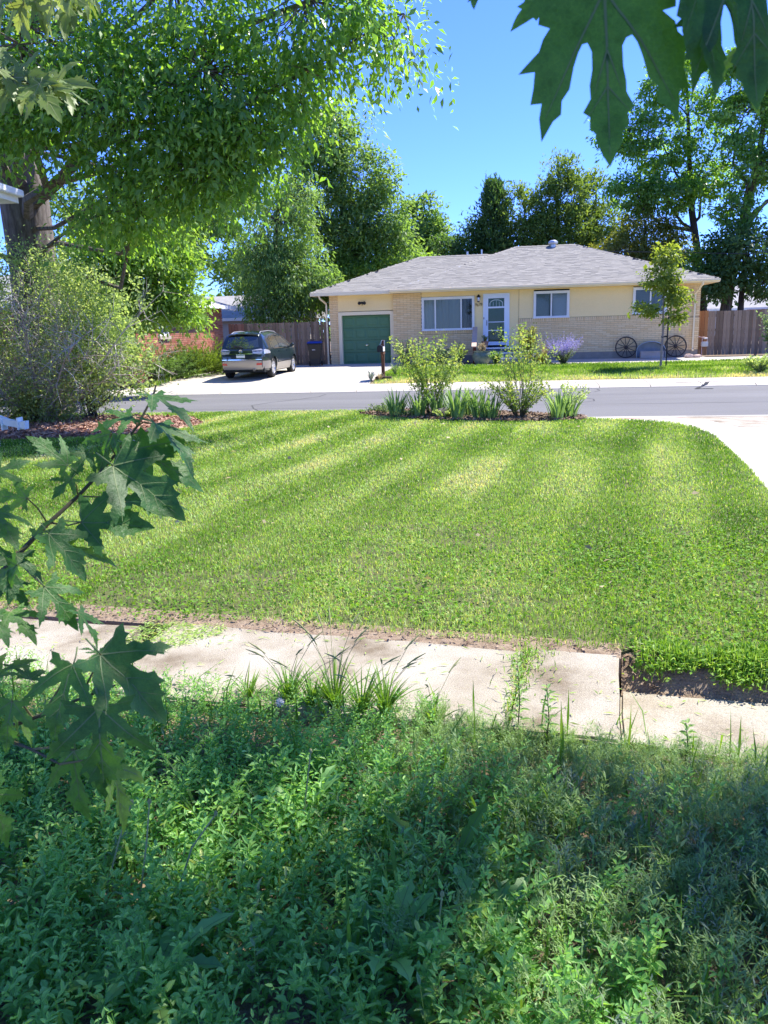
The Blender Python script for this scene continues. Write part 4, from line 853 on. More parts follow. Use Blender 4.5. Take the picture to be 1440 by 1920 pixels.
wagon_wheel(7.27, 'dark wagon wheel leaning on the brick wall, next to the right downspout')
tb_ = thing('steel_tub', 'half round grey metal tub standing on edge between two wagon wheels', 'tub', U(6.28,35.06,zg(35)+.02), -A)
b_ = MB(); pr = [(-.58,0)]+[(.58*math.cos(t), .30+.36*math.sin(t)) for t in np.linspace(PI,0,17)]+[(.58,0)]
n = len(pr); b_.add([(x,.0,z) for x, z in pr]+[(x*.93,.16,z*.95+.02) for x, z in pr], [tuple(range(2*n-1,n-1,-1))]+[(i,i+1,n+i+1,n+i) for i in range(n-1)]); b_.build('bowl', mat('dull steel', [(.20,.22,.24),(.27,.29,.31)], 5, .6, metal=.3), tb_)
b_ = MB(); b_.tube([(x,0,z) for x, z in pr], .016, 6); b_.build('rolled_rim', M_metal, tb_)
tr_ = thing('trough_planter', 'low pale trough planter in front of the grey tub, between two wagon wheels', 'planter', U(6.27,34.78,zg(34.8)+.015), -A)
b_ = MB(); b_.box(-.46,-.11,0,.46,-.085,.26); b_.box(-.46,.085,0,.46,.11,.26); b_.box(-.46,-.085,0,-.435,.085,.26); b_.box(.435,-.085,0,.46,.085,.26); b_.box(-.435,-.085,0,.435,.085,.03); b_.box(-.48,-.13,.26,.48,-.10,.29); b_.build('trough', M_stone, tr_)
for i, (x, m, h, rr, lab) in enumerate(((-.30,M_bluejar,.2,.075,'squat blue glazed jar at the left end of the pale trough'),(-.08,mat('dull green glaze',[(.11,.15,.13)],rough=.4),.21,.065,'dull green jar second from left in the pale trough'),(.12,M_bluejar,.2,.075,'blue glazed jar behind the young tree trunk in the pale trough'),(.3,M_terra,.16,.06,'small terracotta pot at the right end of the pale trough'))):
    j = thing('jar', lab, 'jar', U(6.27+x,34.79,zg(34.8)+.045), -A, 'jars standing in the trough'); b_ = MB(); b_.lathe([(0,0),(rr*.7,0),(rr,h*.5),(rr*.85,h*.9),(rr*.95,h*1.12),(rr*.8,h*1.12),(rr*.7,h*.9),(rr*.8,h*.4),(0,h*.2)], 12); b_.build('vessel', m, j, smooth=True)
for u, s, lab in ((7.72,.17,'rough pinkish stone lying by the downspout foot, left one of two'),(8.02,.15,'rough pinkish stone lying by the house corner, right one of two')):
    b_ = bmesh.new(); bmesh.ops.create_icosphere(b_, subdivisions=2, radius=s)
    for v in b_.verts: v.co = Vector((v.co.x*1.2, v.co.y*.8, v.co.z*.55+s*.35))*(1+.22*(random.random()-.5))
    me = bpy.data.meshes.new('stone'); b_.to_mesh(me); b_.free(); me.materials.append(mat('pink stone', [(.45,.32,.25),(.55,.42,.34)], 9, .9)); o = link('stone', me, None, U(u,34.55,zg(34.5)+.015)); tag(o, lab, 'stone', 'stones by the house corner')
# ------------------------------------------------------------------ handrail and pots at the front steps
hr = thing('handrail', 'wooden handrail with pale top board and red posts beside the front steps', 'handrail', U(-1.05,33.5,zg(33.6)), -A)
b_ = MB(); b_.box(-.05,.0,0,.05,.1,.72); b_.build('post', M_redpost, hr); b_ = MB(); b_.box(-.05,1.35,0,.05,1.45,1.38); b_.build('post', M_redpost, hr)
b_ = MB(); b_.add([(-.10,-.25,.70),(.10,-.25,.70),(.10,1.5,1.48),(-.10,1.5,1.48),(-.10,-.25,.735),(.10,-.25,.735),(.10,1.5,1.515),(-.10,1.5,1.515)], [(0,3,2,1),(4,5,6,7),(0,1,5,4),(1,2,6,5),(2,3,7,6),(3,0,4,7)]); b_.build('rail', M_rail, hr)
def pot(name, label, cat, u, v, prof, m, z=None):
    o = MB().lathe(prof, 20).build(name, m, None, U(u,v,zg(v) if z is None else z), smooth=True); return tag(o, label, cat)
gp = pot('plant_pot', 'large round green glazed pot at the foot of the front steps', 'plant pot', -.72, 33.2, [(0,0),(.22,0),(.36,.18),(.40,.36),(.34,.5),(.36,.55),(.31,.55),(.3,.46),(0,.42)], M_pot)
pot('plant_pot', 'small terracotta pot with dry plant on the landing by the handrail', 'plant pot', -.62, 34.35, [(0,0),(.10,0),(.15,.2),(.16,.25),(.13,.25),(.12,.2),(0,.18)], M_terra, .82)
wpot = pot('plant_pot', 'white urn standing right of the front steps behind the rose bush', 'plant pot', 1.25, 33.6, [(0,0),(.16,0),(.14,.05),(.06,.12),(.08,.2),(.2,.32),(.22,.55),(.25,.6),(.2,.6),(.18,.5),(0,.45)], M_white)
# ------------------------------------------------------------------ island bed: mulch
def chips(name, poly, n, m, size, z, seed, lab=None, flat=.35):
    P = np.array(poly); lo, hi = P.min(0), P.max(0); p = lo+(hi-lo)*rng.random((n*2,2)); p = p[inpoly(p, poly)][:n]; n = len(p)
    zz = z(p) if callable(z) else np.full(n, z); C_ = np.column_stack([p, zz+rng.random(n)*.025])
    d = rdir(n); d[:,2] *= flat; d = norm(d); s = norm(np.cross(d, rdir(n)*(1,1,.6)+np.array((0,0,1.5)))); L = size*(.5+rng.random(n))[:,None]; w = L*(.25+.2*rng.random(n))[:,None]
    Q = np.stack([C_-d*L*.5-s*w*.5, C_+d*L*.5-s*w*.4, C_+d*L*.5+s*w*.5, C_-d*L*.5+s*w*.4], 1)
    o = quadmesh(name, Q, rng.random(n), m); o['kind'] = 'stuff'; return o
BED = [U(*p)[:2] for p in [(-2.75,15.55),(-2.3,15.1),(-1.4,14.45),(-.2,14.05),(.8,13.95),(1.5,14.2),(1.55,14.55),(.6,15.3),(-.6,16.0),(-1.8,16.3),(-2.6,16.1)]]
mb = MB(); mb.prism(BED, -.3, .006); mb.build('mulch_bed', mat('mulch ground', [(.12,.08,.05),(.24,.17,.115)], 12, .95, fine=(60,.4)))['kind'] = 'structure'
chips('mulch', BED, 7000, M_chip2, .06, .012, 1)
LBED = [U(*p)[:2] for p in [(-12,12.3),(-8.2,12.1),(-6.5,12.5),(-5.7,13.1),(-5.5,14.2),(-6.2,15.4),(-8,15.9),(-12,15.9)]]
mb = MB(); mb.prism(LBED, -.3, .004); mb.build('mulch_bed', mat('red mulch ground', [(.20,.09,.055),(.32,.17,.11)], 12, .95, fine=(50,.4)))['kind'] = 'structure'
chips('mulch', LBED, 9000, M_chip, .075, .01, 2)
chips('mulch', [wp(.55,-.16),wp(.32,-.02),wp(.2,.05),wp(.03,.05),wp(.02,-.17)], 260, M_chip2, .02, lambda p: -.02-.13*np.clip((((p-O_)@Dp)+.12)/.2, 0, 1), 3)
chips('debris', [wp(1.5,-.14),wp(1.5,.04),wp(.3,.04),wp(.3,-.16)], 420, M_chip2, .014, lambda p: -.02-.13*np.clip((((p-O_)@Dp)+.12)/.2, 0, 1), 5)
chips('debris', [wp(.02,-.15),wp(.0,.02),wp(-5.3,.06),wp(-5.3,-.15)], 3000, M_chip2, .02, .0, 4)
# fallen stone among the irises
b_ = bmesh.new(); bmesh.ops.create_icosphere(b_, subdivisions=2, radius=.2)
for v in b_.verts: v.co = Vector((v.co.x*1.2, v.co.y*.8, v.co.z*.6+.06))*(1+.25*(random.random()-.5))
me = bpy.data.meshes.new('stone'); b_.to_mesh(me); b_.free(); me.materials.append(mat('dark stone', [(.07,.065,.06),(.15,.14,.13)], 9, .9)); tag(link('stone', me, None, U(-1.0,14.75,0)), 'dark rough stone lying between iris clumps in the island bed', 'stone')
# leaf positions of the maples: base xyz, tip direction, normal, length, shape
LEAVES_UPPER=[
(-0.400,1.393,1.500,0.804,-0.484,-0.345,0.267,-0.223,0.937,0.102,1),
(-0.430,1.365,1.469,-0.871,-0.446,-0.205,0.052,-0.498,0.866,0.068,0),
(-0.456,1.329,1.445,-0.442,0.017,-0.897,-0.172,-0.983,0.066,0.074,0),
(-0.394,1.382,1.452,0.680,-0.549,-0.486,0.483,-0.162,0.860,0.122,1),
(-0.417,1.332,1.416,0.845,0.110,-0.523,0.466,-0.632,0.620,0.125,0),
(-0.444,1.287,1.397,0.777,0.025,-0.629,0.485,-0.660,0.574,0.140,2),
(-0.427,1.283,1.334,0.908,0.413,-0.069,0.209,-0.303,0.930,0.101,1),
(-0.491,1.247,1.312,0.997,0.024,-0.067,0.066,-0.652,0.755,0.110,2),
(-0.519,1.288,1.399,-0.611,-0.244,0.753,0.759,-0.451,0.470,0.073,0),
(-0.509,1.273,1.380,-0.438,-0.754,-0.490,0.230,-0.621,0.749,0.046,0),
(-0.506,1.352,1.411,-0.383,-0.687,-0.617,0.279,-0.723,0.632,0.055,0),
(-0.565,1.227,1.358,-0.988,-0.035,0.152,0.115,-0.822,0.558,0.059,0),
(-0.602,1.206,1.402,0.708,0.639,0.301,0.283,-0.647,0.708,0.059,0),
(-0.583,1.154,1.354,0.667,-0.522,-0.531,0.485,-0.236,0.842,0.076,0),
(-0.545,1.121,1.297,0.146,-0.655,-0.741,0.623,-0.521,0.583,0.074,0),
(-0.510,1.166,1.314,0.559,0.048,-0.828,0.795,-0.316,0.518,0.087,2),
(-0.525,1.210,1.284,0.916,0.280,-0.287,0.359,-0.252,0.899,0.098,1),
(-0.493,1.090,1.254,0.609,-0.073,-0.790,0.656,-0.514,0.553,0.076,0),
(-0.455,1.101,1.210,0.595,-0.172,-0.785,0.794,-0.022,0.607,0.062,1),
(-0.533,1.064,1.228,0.727,-0.489,-0.482,0.397,-0.274,0.876,0.063,0),
(-0.551,1.044,1.232,0.642,-0.607,-0.469,0.409,-0.246,0.879,0.059,0),
(-0.533,1.097,1.285,-0.859,0.188,-0.477,-0.361,-0.883,0.301,0.055,0),
(-0.554,1.204,1.302,0.968,0.069,0.240,-0.210,-0.289,0.934,0.061,1),
(-0.581,1.131,1.251,0.854,-0.262,-0.450,0.420,-0.166,0.892,0.065,1),
]
LEAVES_LOWER=[
(-0.407,0.953,1.191,-0.211,-0.577,-0.789,-0.104,-0.789,0.605,0.096,1),
(-0.364,0.937,1.211,0.686,-0.098,-0.721,0.644,-0.379,0.664,0.114,2),
(-0.350,0.875,1.167,0.014,-0.222,-0.975,0.146,-0.964,0.221,0.107,0),
(-0.396,0.901,1.098,0.016,-0.191,-0.981,-0.386,-0.906,0.170,0.095,1),
(-0.350,0.888,1.086,0.333,-0.198,-0.922,0.906,-0.202,0.371,0.086,1),
(-0.478,0.924,1.156,-0.169,-0.269,-0.948,0.062,-0.963,0.262,0.065,0),
(-0.476,0.977,1.163,-0.580,0.764,0.284,0.532,0.092,0.841,0.056,0),
(-0.517,0.959,1.174,0.765,0.566,0.307,-0.060,-0.412,0.909,0.055,1),
(-0.471,0.826,1.087,0.248,0.092,-0.964,0.926,-0.315,0.208,0.075,0),
(-0.379,0.974,1.196,0.958,-0.094,0.270,-0.283,-0.187,0.941,0.041,1),
(-0.494,0.950,1.132,0.570,-0.079,-0.818,0.820,0.003,0.572,0.054,1),
(-0.385,0.984,1.193,-0.921,0.039,0.388,0.387,-0.030,0.922,0.026,1),
]
LEAVES_OVERHEAD=[
(0.167,0.628,1.834,0.013,-0.210,-0.978,-0.189,-0.961,0.204,0.124,3),
(0.166,0.678,1.871,-0.795,-0.161,-0.585,-0.123,-0.901,0.416,0.075,0),
(0.230,0.609,1.841,0.045,-0.359,-0.932,0.567,-0.759,0.320,0.098,3),
(0.249,0.589,1.844,0.111,-0.106,-0.988,-0.116,-0.989,0.093,0.106,3),
(0.277,0.611,1.803,-0.346,-0.362,-0.866,-0.837,-0.297,0.459,0.068,1),
(0.089,0.699,1.876,-0.266,-0.630,-0.730,-0.414,-0.609,0.677,0.046,0),
]
LEAVES_HIGH=[
(-1.856,4.222,2.894,0.656,0.711,-0.252,0.743,-0.551,0.381,0.104,1),
(-1.917,4.428,2.950,-0.590,0.058,-0.806,-0.209,-0.974,0.083,0.170,1),
(-1.974,4.550,2.962,0.789,-0.571,-0.228,-0.208,-0.597,0.775,0.223,1),
(-1.934,4.509,2.953,0.114,-0.614,-0.781,-0.552,-0.693,0.464,0.175,1),
(-1.864,4.407,2.916,-0.119,-0.589,-0.800,0.049,-0.808,0.587,0.144,1),
(-1.844,4.423,2.910,0.531,-0.457,-0.713,0.497,-0.514,0.699,0.127,1),
(-1.821,4.405,2.900,-0.064,-0.727,-0.683,-0.010,-0.684,0.729,0.225,1),
(-1.882,4.542,2.953,0.408,-0.581,-0.704,0.511,-0.494,0.703,0.235,1),
(-1.800,4.388,2.895,0.787,-0.599,-0.145,-0.487,-0.749,0.451,0.277,1),
(-1.810,4.460,2.920,-0.726,0.373,-0.578,-0.411,-0.909,-0.070,0.144,1),
(-1.848,4.576,2.936,0.765,0.300,-0.571,0.535,-0.789,0.303,0.141,1),
(-1.702,4.280,2.842,0.282,0.911,0.300,0.670,-0.411,0.618,0.180,1),
(-1.827,4.568,2.917,0.843,-0.474,-0.254,-0.047,-0.535,0.843,0.227,1),
(-1.825,4.600,2.933,0.008,-0.079,-0.997,0.989,-0.147,0.020,0.175,1),
(-1.675,4.299,2.824,0.586,-0.621,-0.520,0.107,-0.577,0.810,0.282,1),
(-1.676,4.313,2.818,0.230,0.920,-0.317,0.938,-0.297,-0.181,0.122,1),
(-1.642,4.299,2.830,0.892,-0.440,-0.105,-0.391,-0.866,0.310,0.146,1),
(-1.608,4.198,2.811,-0.374,-0.374,-0.849,0.012,-0.917,0.399,0.146,1),
(-1.633,4.281,2.823,-0.157,0.787,-0.596,0.986,0.087,-0.144,0.131,1),
(-1.718,4.606,2.919,0.433,0.889,0.148,0.695,-0.434,0.574,0.186,1),
(-1.607,4.281,2.827,0.591,0.751,0.295,0.277,-0.532,0.800,0.172,1),
(-1.593,4.280,2.832,0.785,-0.121,-0.608,0.301,-0.783,0.544,0.152,1),
(-1.687,4.583,2.927,0.895,-0.437,-0.091,-0.313,-0.759,0.571,0.242,1),
(-1.626,4.518,2.890,0.505,-0.617,-0.604,0.570,-0.287,0.770,0.216,1),
(-1.756,4.780,3.481,0.343,-0.479,-0.808,0.880,-0.138,0.455,0.242,1),
(-1.822,4.704,3.377,-0.601,0.574,-0.556,-0.571,-0.795,-0.204,0.182,1),
(-1.684,4.799,3.412,0.305,-0.556,-0.773,0.535,-0.571,0.622,0.277,1),
(-1.499,4.756,3.376,-0.455,0.627,-0.632,-0.387,-0.779,-0.494,0.127,1),
(-1.443,4.588,3.352,0.378,0.375,-0.847,0.844,-0.515,0.149,0.103,1),
(-1.627,4.769,3.372,0.333,-0.507,-0.795,0.456,-0.651,0.607,0.168,1),
(-1.543,4.769,3.492,-0.325,-0.240,-0.915,-0.293,-0.894,0.339,0.176,1),
(-1.545,4.776,3.483,-0.429,0.414,-0.803,-0.642,-0.765,-0.052,0.131,1),
(-1.694,4.560,3.337,0.029,0.940,-0.341,0.968,-0.112,-0.226,0.134,1),
(-1.527,4.678,3.389,0.345,0.064,-0.937,0.800,-0.542,0.258,0.123,1),
(-1.920,4.516,3.286,-0.116,-0.534,-0.837,-0.040,-0.840,0.541,0.154,1),
(-1.612,4.821,3.480,0.228,0.049,-0.972,0.661,-0.741,0.118,0.134,1),
(-1.835,4.449,3.288,-0.023,-0.673,-0.740,-0.342,-0.690,0.638,0.235,1),
(-1.466,4.380,3.338,0.021,-0.739,-0.673,-0.365,-0.632,0.684,0.251,1),
(-1.614,4.269,3.194,0.158,0.480,-0.863,0.779,-0.597,-0.190,0.133,1),
(-1.710,4.644,3.395,-0.158,0.018,-0.987,-0.043,-0.999,-0.011,0.160,1),
(-1.748,4.485,3.309,-0.059,-0.071,-0.996,-0.088,-0.993,0.076,0.147,1),
(-1.918,4.813,3.392,0.252,-0.523,-0.815,-0.583,-0.754,0.304,0.244,1),
(-1.557,4.472,3.299,-0.112,0.706,-0.699,0.982,-0.030,-0.188,0.160,1),
(-1.741,4.446,3.253,-0.577,0.447,-0.683,-0.293,-0.894,-0.338,0.155,1),
(-1.420,4.222,3.239,-0.396,0.312,-0.864,-0.232,-0.944,-0.235,0.103,1),
(-1.512,4.562,3.398,-0.636,0.652,-0.412,-0.589,-0.756,-0.287,0.171,1),
(-1.515,4.294,3.292,-0.248,0.764,-0.596,-0.630,-0.595,-0.500,0.169,1),
(-1.861,4.807,3.465,0.453,-0.631,-0.630,0.658,-0.239,0.714,0.239,1),
(-1.521,4.547,3.309,-0.045,-0.729,-0.684,-0.062,-0.681,0.730,0.231,1),
(-1.526,4.225,3.160,-0.559,0.636,-0.532,-0.661,-0.729,-0.178,0.192,1),
(-1.835,4.280,2.901,0.580,-0.526,-0.622,0.617,-0.216,0.757,0.205,1),
(-1.854,4.291,2.929,-0.039,0.205,-0.978,0.844,-0.518,-0.142,0.113,1),
(-1.885,4.350,2.942,-0.441,0.744,-0.501,-0.519,-0.667,-0.534,0.182,1),
(-1.790,4.220,2.958,0.842,-0.258,-0.474,0.172,-0.704,0.689,0.105,1),
(-1.924,4.498,2.990,0.493,0.865,-0.097,0.866,-0.477,0.147,0.156,1),
(-1.963,4.470,2.920,0.221,-0.672,-0.707,-0.248,-0.740,0.625,0.254,1),
(-2.041,4.692,3.116,0.406,0.896,0.179,0.586,-0.406,0.701,0.195,1),
(-1.827,4.208,2.962,0.910,0.373,-0.184,0.393,-0.630,0.669,0.122,1),
]
STEM_UPPER=[(-0.398,1.417,1.518),(-0.403,1.413,1.500),(-0.429,1.386,1.449),(-0.456,1.362,1.412),(-0.484,1.334,1.377),(-0.515,1.306,1.343),(-0.554,1.266,1.306),(-0.576,1.230,1.280),(-0.596,1.172,1.251),(-0.626,1.090,1.209),(-0.691,1.017,1.112)]
STEM_LOWER=[(-0.347,0.928,1.172),(-0.396,0.934,1.152),(-0.448,0.939,1.129),(-0.509,0.943,1.106),(-0.610,0.967,1.073)]
STEM_LOW2=[(-0.415,0.897,1.082),(-0.454,0.910,1.096),(-0.497,0.932,1.100),(-0.556,0.951,1.092)]
STEM_HIGH=[(-1.566,4.391,2.856),(-1.593,4.392,2.859),(-1.696,4.390,2.851),(-1.803,4.402,2.902),(-1.937,4.411,2.942),(-2.205,4.426,3.007)]
STEM_HIGH2=[(-1.465,4.506,3.356),(-1.707,4.513,3.389),(-2.033,4.503,3.345),(-2.278,4.493,3.299)]
PETIOLES=[((-0.429,1.386,1.449),(-0.418,1.393,1.456),(-0.395,1.382,1.452)),((-0.456,1.362,1.412),(-0.438,1.353,1.416),(-0.417,1.332,1.416)),((-0.484,1.334,1.377),(-0.467,1.315,1.384),(-0.444,1.287,1.397)),((-0.515,1.306,1.343),(-0.472,1.295,1.343),(-0.427,1.283,1.334)),((-0.553,1.276,1.305),(-0.515,1.256,1.305),(-0.491,1.247,1.312)),((-0.515,1.306,1.343),(-0.505,1.280,1.366),(-0.509,1.273,1.380)),((-0.554,1.266,1.306),(-0.557,1.243,1.338),(-0.565,1.227,1.358)),((-0.576,1.230,1.280),(-0.553,1.160,1.292),(-0.545,1.121,1.297)),((-0.429,1.386,1.449),(-0.428,1.374,1.461),(-0.430,1.365,1.469)),((-0.461,1.351,1.408),(-0.463,1.335,1.428),(-0.456,1.329,1.445)),((-0.561,1.157,1.276),(-0.524,1.123,1.261),(-0.493,1.090,1.254)),((-0.497,1.110,1.249),(-0.474,1.105,1.228),(-0.455,1.101,1.210)),((-0.448,0.939,1.129),(-0.421,0.948,1.169),(-0.407,0.953,1.191)),((-0.448,0.939,1.129),(-0.399,0.921,1.141),(-0.350,0.875,1.167)),((-0.454,0.910,1.096),(-0.424,0.911,1.098),(-0.396,0.901,1.098)),((-0.462,0.938,1.126),(-0.475,0.942,1.145),(-0.478,0.924,1.156)),((-0.396,0.934,1.152),(-0.378,0.941,1.185),(-0.364,0.937,1.211)),((-0.415,0.897,1.082),(-0.379,0.889,1.091),(-0.350,0.888,1.086))]
# ------------------------------------------------------------------ maple leaves, one by one
HALF2 = [(0,0),(.12,-.06),(.26,-.08),(.38,0),(.47,.12),(.38,.12),(.37,.18),(.31,.20),(.36,.27),(.38,.34),(.50,.44),(.42,.44),(.41,.52),(.44,.62),(.39,.62),(.385,.70),(.39,.83),(.32,.72),(.27,.69),(.26,.60),(.22,.55),(.19,.44),(.16,.35),(.135,.31),(.105,.31),(.085,.36),(.085,.46),(.10,.54),(.10,.60),(.14,.68),(.105,.71),(.11,.77),(.075,.82),(.07,.87),(.04,.93),(0,1)]
HALF3 = [(0,0),(.08,-.04),(.17,-.03),(.25,-.10),(.38,-.12),(.31,-.02),(.34,.03),(.24,.05),(.19,.08),(.27,.13),(.32,.21),(.40,.22),(.41,.30),(.49,.33),(.50,.40),(.58,.54),(.48,.47),(.43,.50),(.38,.42),(.31,.42),(.25,.34),(.15,.30),(.075,.24),(.075,.36),(.12,.43),(.13,.50),(.21,.54),(.18,.59),(.23,.69),(.15,.65),(.13,.72),(.15,.79),(.09,.78),(.07,.86),(.04,.93),(0,1)]
HALF = [(0,0),(.08,-.05),(.18,-.04),(.27,-.10),(.40,-.09),(.34,0),(.36,.04),(.28,.06),(.24,.10),(.34,.13),(.38,.20),(.46,.22),(.47,.30),(.55,.33),(.62,.47),(.52,.43),(.48,.46),(.42,.40),(.36,.41),(.30,.34),(.22,.33),(.12,.28),(.13,.40),(.17,.48),(.24,.52),(.23,.58),(.28,.66),(.20,.64),(.17,.70),(.19,.78),(.13,.76),(.08,.84),(.06,.92),(0,1)]
def maple_leaf(fold, droop, curl, lobe=1.0, seed=0, HALF=None):
    r_ = random.Random(seed); b = bmesh.new(); HALF = HALF or HALF3
    pts = [(x*lobe*(1+r_.uniform(-.03,.03)), y+r_.uniform(-.008,.008)*(x > 0)) for x, y in HALF]; lf = [(-x*lobe*(1+r_.uniform(-.03,.03)), y+r_.uniform(-.008,.008)) for x, y in HALF[1:-1]][::-1]
    b.faces.new([b.verts.new((x,y,0)) for x, y in pts+lf]); b.normal_update(); bmesh.ops.triangulate(b, faces=b.faces[:])
    for k in range(1, 10): bmesh.ops.bisect_plane(b, geom=b.verts[:]+b.edges[:]+b.faces[:], plane_co=(0,k*.1+.003,0), plane_no=(0,1,0))
    for k in range(-5, 6): bmesh.ops.bisect_plane(b, geom=b.verts[:]+b.edges[:]+b.faces[:], plane_co=(k*.1+.002,0,0), plane_no=(1,0,0))
    ph = r_.random()*6
    def bend(x, y): return fold*abs(x)-droop*(y-.2)**2*(1 if y > .2 else .3)-curl*x*x+.02*math.sin(9*x+ph)+.015*math.sin(11*y+ph)
    for v in b.verts: v.co.z = bend(v.co.x, v.co.y)
    me = bpy.data.meshes.new('leaf'); b.to_mesh(me); b.free()
    nv = len(me.vertices); a = me.attributes.new('rnd', 'FLOAT', 'POINT'); a.data.foreach_set('value', np.full(nv, r_.random(), np.float32))
    bm_ = bmesh.new(); bm_.from_mesh(me); nf = len(bm_.faces)
    def vein(p, q, w):
        n = 6
        for sgn in (1, -1):
            L = []
            for i in range(n+1):
                f = i/n; x = p[0]+(q[0]-p[0])*f; y = p[1]+(q[1]-p[1])*f; d = Vector((q[1]-p[1], -(q[0]-p[0]))).normalized()*w*(1-.8*f)
                L.append((bm_.verts.new((x+d.x,y+d.y,bend(x,y)+.0045*sgn)), bm_.verts.new((x-d.x,y-d.y,bend(x,y)+.0045*sgn))))
            for i in range(n): bm_.faces.new((L[i][0],L[i+1][0],L[i+1][1],L[i][1])).material_index = 1
    vein((0,0),(0,.94),.009)
    for s in (1,-1):
        vein((0,0),((.36 if HALF is HALF2 else .53)*s*lobe,.70 if HALF is HALF2 else .48),.008); vein((0,0),(.35*s*lobe,-.07),.005); vein((0,.36),((.075 if HALF is HALF2 else .18)*s*lobe,.58),.005); vein((0,.55),(.14*s*lobe,.74),.004)
    tb = MB(); tb.tube([(0,.0,0),(0,-.1,.005),(.01,-.22,.03)], [.010,.009,.010], 5)
    vs0 = [bm_.verts.new(p) for p in tb.v]
    for f in tb.f: bm_.faces.new([vs0[i] for i in f]).material_index = 1
    bm_.to_mesh(me); bm_.free(); me.polygons.foreach_set('use_smooth', np.ones(len(me.polygons), bool)); return me
VARS = {}
def leafmeshes(tagname, m, vein):
    VARS[tagname] = [[maple_leaf(f, d, c, lb, sd, hf) for sd in sds] for f, d, c, lb, sds, hf in ((.12,.25,.3,1.0,(1,2,3,4),HALF3),(.30,.34,.30,.85,(5,6,7),HALF3),(.38,.16,.35,1.05,(8,9),HALF),(.06,.10,.10,1.0,(10,11),HALF2))]
    for g in VARS[tagname]:
        for me in g: me.materials.append(m); me.materials.append(vein)
leafmeshes('big', L_bigleaf, M_vein); leafmeshes('high', L_highleaf, mat('pale vein', [(.24,.28,.12)], rough=.5))
def leaves(tab, parent, fam, base, scale=1.0):
    for i, (bx,by,bz,dx,dy,dz,nx,ny,nz,l,var) in enumerate(tab):
        g = VARS[fam][var]; o = link('leaf', g[i % len(g)], parent)
        y = Vector((dx,dy,dz)); z = Vector((nx,ny,nz)); z = (z-y*z.dot(y)).normalized(); x = y.cross(z)
        o.matrix_basis = Matrix(((x.x,y.x,z.x,bx-base.x),(x.y,y.y,z.y,by-base.y),(x.z,y.z,z.z,bz-base.z),(0,0,0,1))) @ Matrix.Scale(l*scale, 4)
sapb = Vector((-1.75, 1.0, -.15))
sap = thing('maple_tree', 'leafy maple branches reaching in at left over the front walk', 'tree', sapb)
def rel(pts): return [Vector(p)-sapb for p in pts]
b_ = MB(); b_.tube(rel([(-1.75,1.0,-.2),(-1.78,1.02,.9),(-1.84,1.1,2.2),(-2.1,1.7,3.3),(-2.4,2.6,3.9),(-2.6,3.4,4.3)]), [.07,.06,.05,.04,.03,.012], 8); b_.build('trunk', M_bark, sap, smooth=True)
for nm, pth, r0 in (('branch', STEM_UPPER+[(-1.45,1.0,.75),(-1.76,1.01,.6)], .0035),('branch', STEM_LOWER+[(-1.2,.95,1.1),(-1.77,1.02,.95)], .0032),('branch', STEM_LOW2+[(-1.2,.95,1.0),(-1.77,1.02,.85)], .0028),('branch', STEM_HIGH+[(-2.35,3.3,4.15)], .007),('branch', STEM_HIGH2+[(-2.55,3.2,4.2)], .007)):
    n = len(pth); b_ = MB(); b_.tube(rel(pth), [r0*(.45+1.3*i/n) for i in range(n)], 7); b_.build(nm, M_stem, sap, smooth=True)
for pth in PETIOLES:
    b_ = MB(); b_.tube(rel(pth), [.0018,.0014,.0014], 5); b_.build('leaf_stalk', M_petiole, sap, smooth=True)
leaves(LEAVES_UPPER, sap, 'big', sapb, 1.06); leaves(LEAVES_LOWER, sap, 'big', sapb, 1.08); leaves(LEAVES_HIGH, sap, 'high', sapb, 1.1)
# the big maple on the right whose crown shades the foreground; it stands beside the photographer
own = thing('maple_tree', 'shade tree leaves hanging close at the top right against the sky', 'tree', (4.6, .4, -.2)); ob = Vector((4.6,.4,-.2))
b_ = MB(); b_.tube([Vector(p)-ob for p in ((4.6,.4,-.3),(4.55,.45,1.2),(4.4,.6,2.6),(4.3,.8,4.2),(4.1,1.0,6.0),(3.9,1.2,8.0))], [.26,.22,.2,.17,.12,.05], 12); b_.build('trunk', M_bark, own, smooth=True)
b_ = MB(); b_.tube([Vector(p)-ob for p in ((4.35,.7,3.6),(3.2,.8,4.2),(1.6,.8,4.0),(.7,.55,3.0),(.30,.52,2.15),(.16,.50,1.95))], [.09,.07,.04,.02,.006,.003], 8); b_.build('branch', M_stem, own, smooth=True)
leaves(LEAVES_OVERHEAD, own, 'big', ob)
nc = 790; G = np.column_stack([-2.6+5.6*rng.random(nc*2), -2.2+5.6*rng.random(nc*2)])
edge = 2.92-.27*G[:,0]+.18*(fbm(G[:,0]*1.7, G[:,0]*0+3, 9)-.5)-.10
keep = (G[:,1] < edge-.1); 
dap = fbm(G[:,0]*1.9+7, G[:,1]*1.9, 21, 2); keep &= ~((np.hypot((G[:,0]+1.25)/.95, (G[:,1]-1.0)/.75) < 1)&(rng.random(len(G)) < .88)); keep &= (dap < np.where(G[:,0] > .75, .53, .71)) | (G[:,1] < .9)
G = G[keep][:nc]; hh = 4.3+2.6*rng.random(len(G))**1.3; cc = np.column_stack([G[:,0]+.575*hh, G[:,1]+.328*hh, hh])
nl = 40; ci = np.repeat(np.arange(len(cc)), nl); n = len(ci); P = cc[ci]+rng.normal(size=(n,3))*(.15,.13,.16)
Q = kites(P, rdir(n,-.5), rdir(n,1.4), .11*(.7+.6*rng.random(n)), .085*(.7+.6*rng.random(n)))
quadmesh('crown', Q-np.array(ob), rng.random(n), L_maple, own)['kind'] = 'stuff'
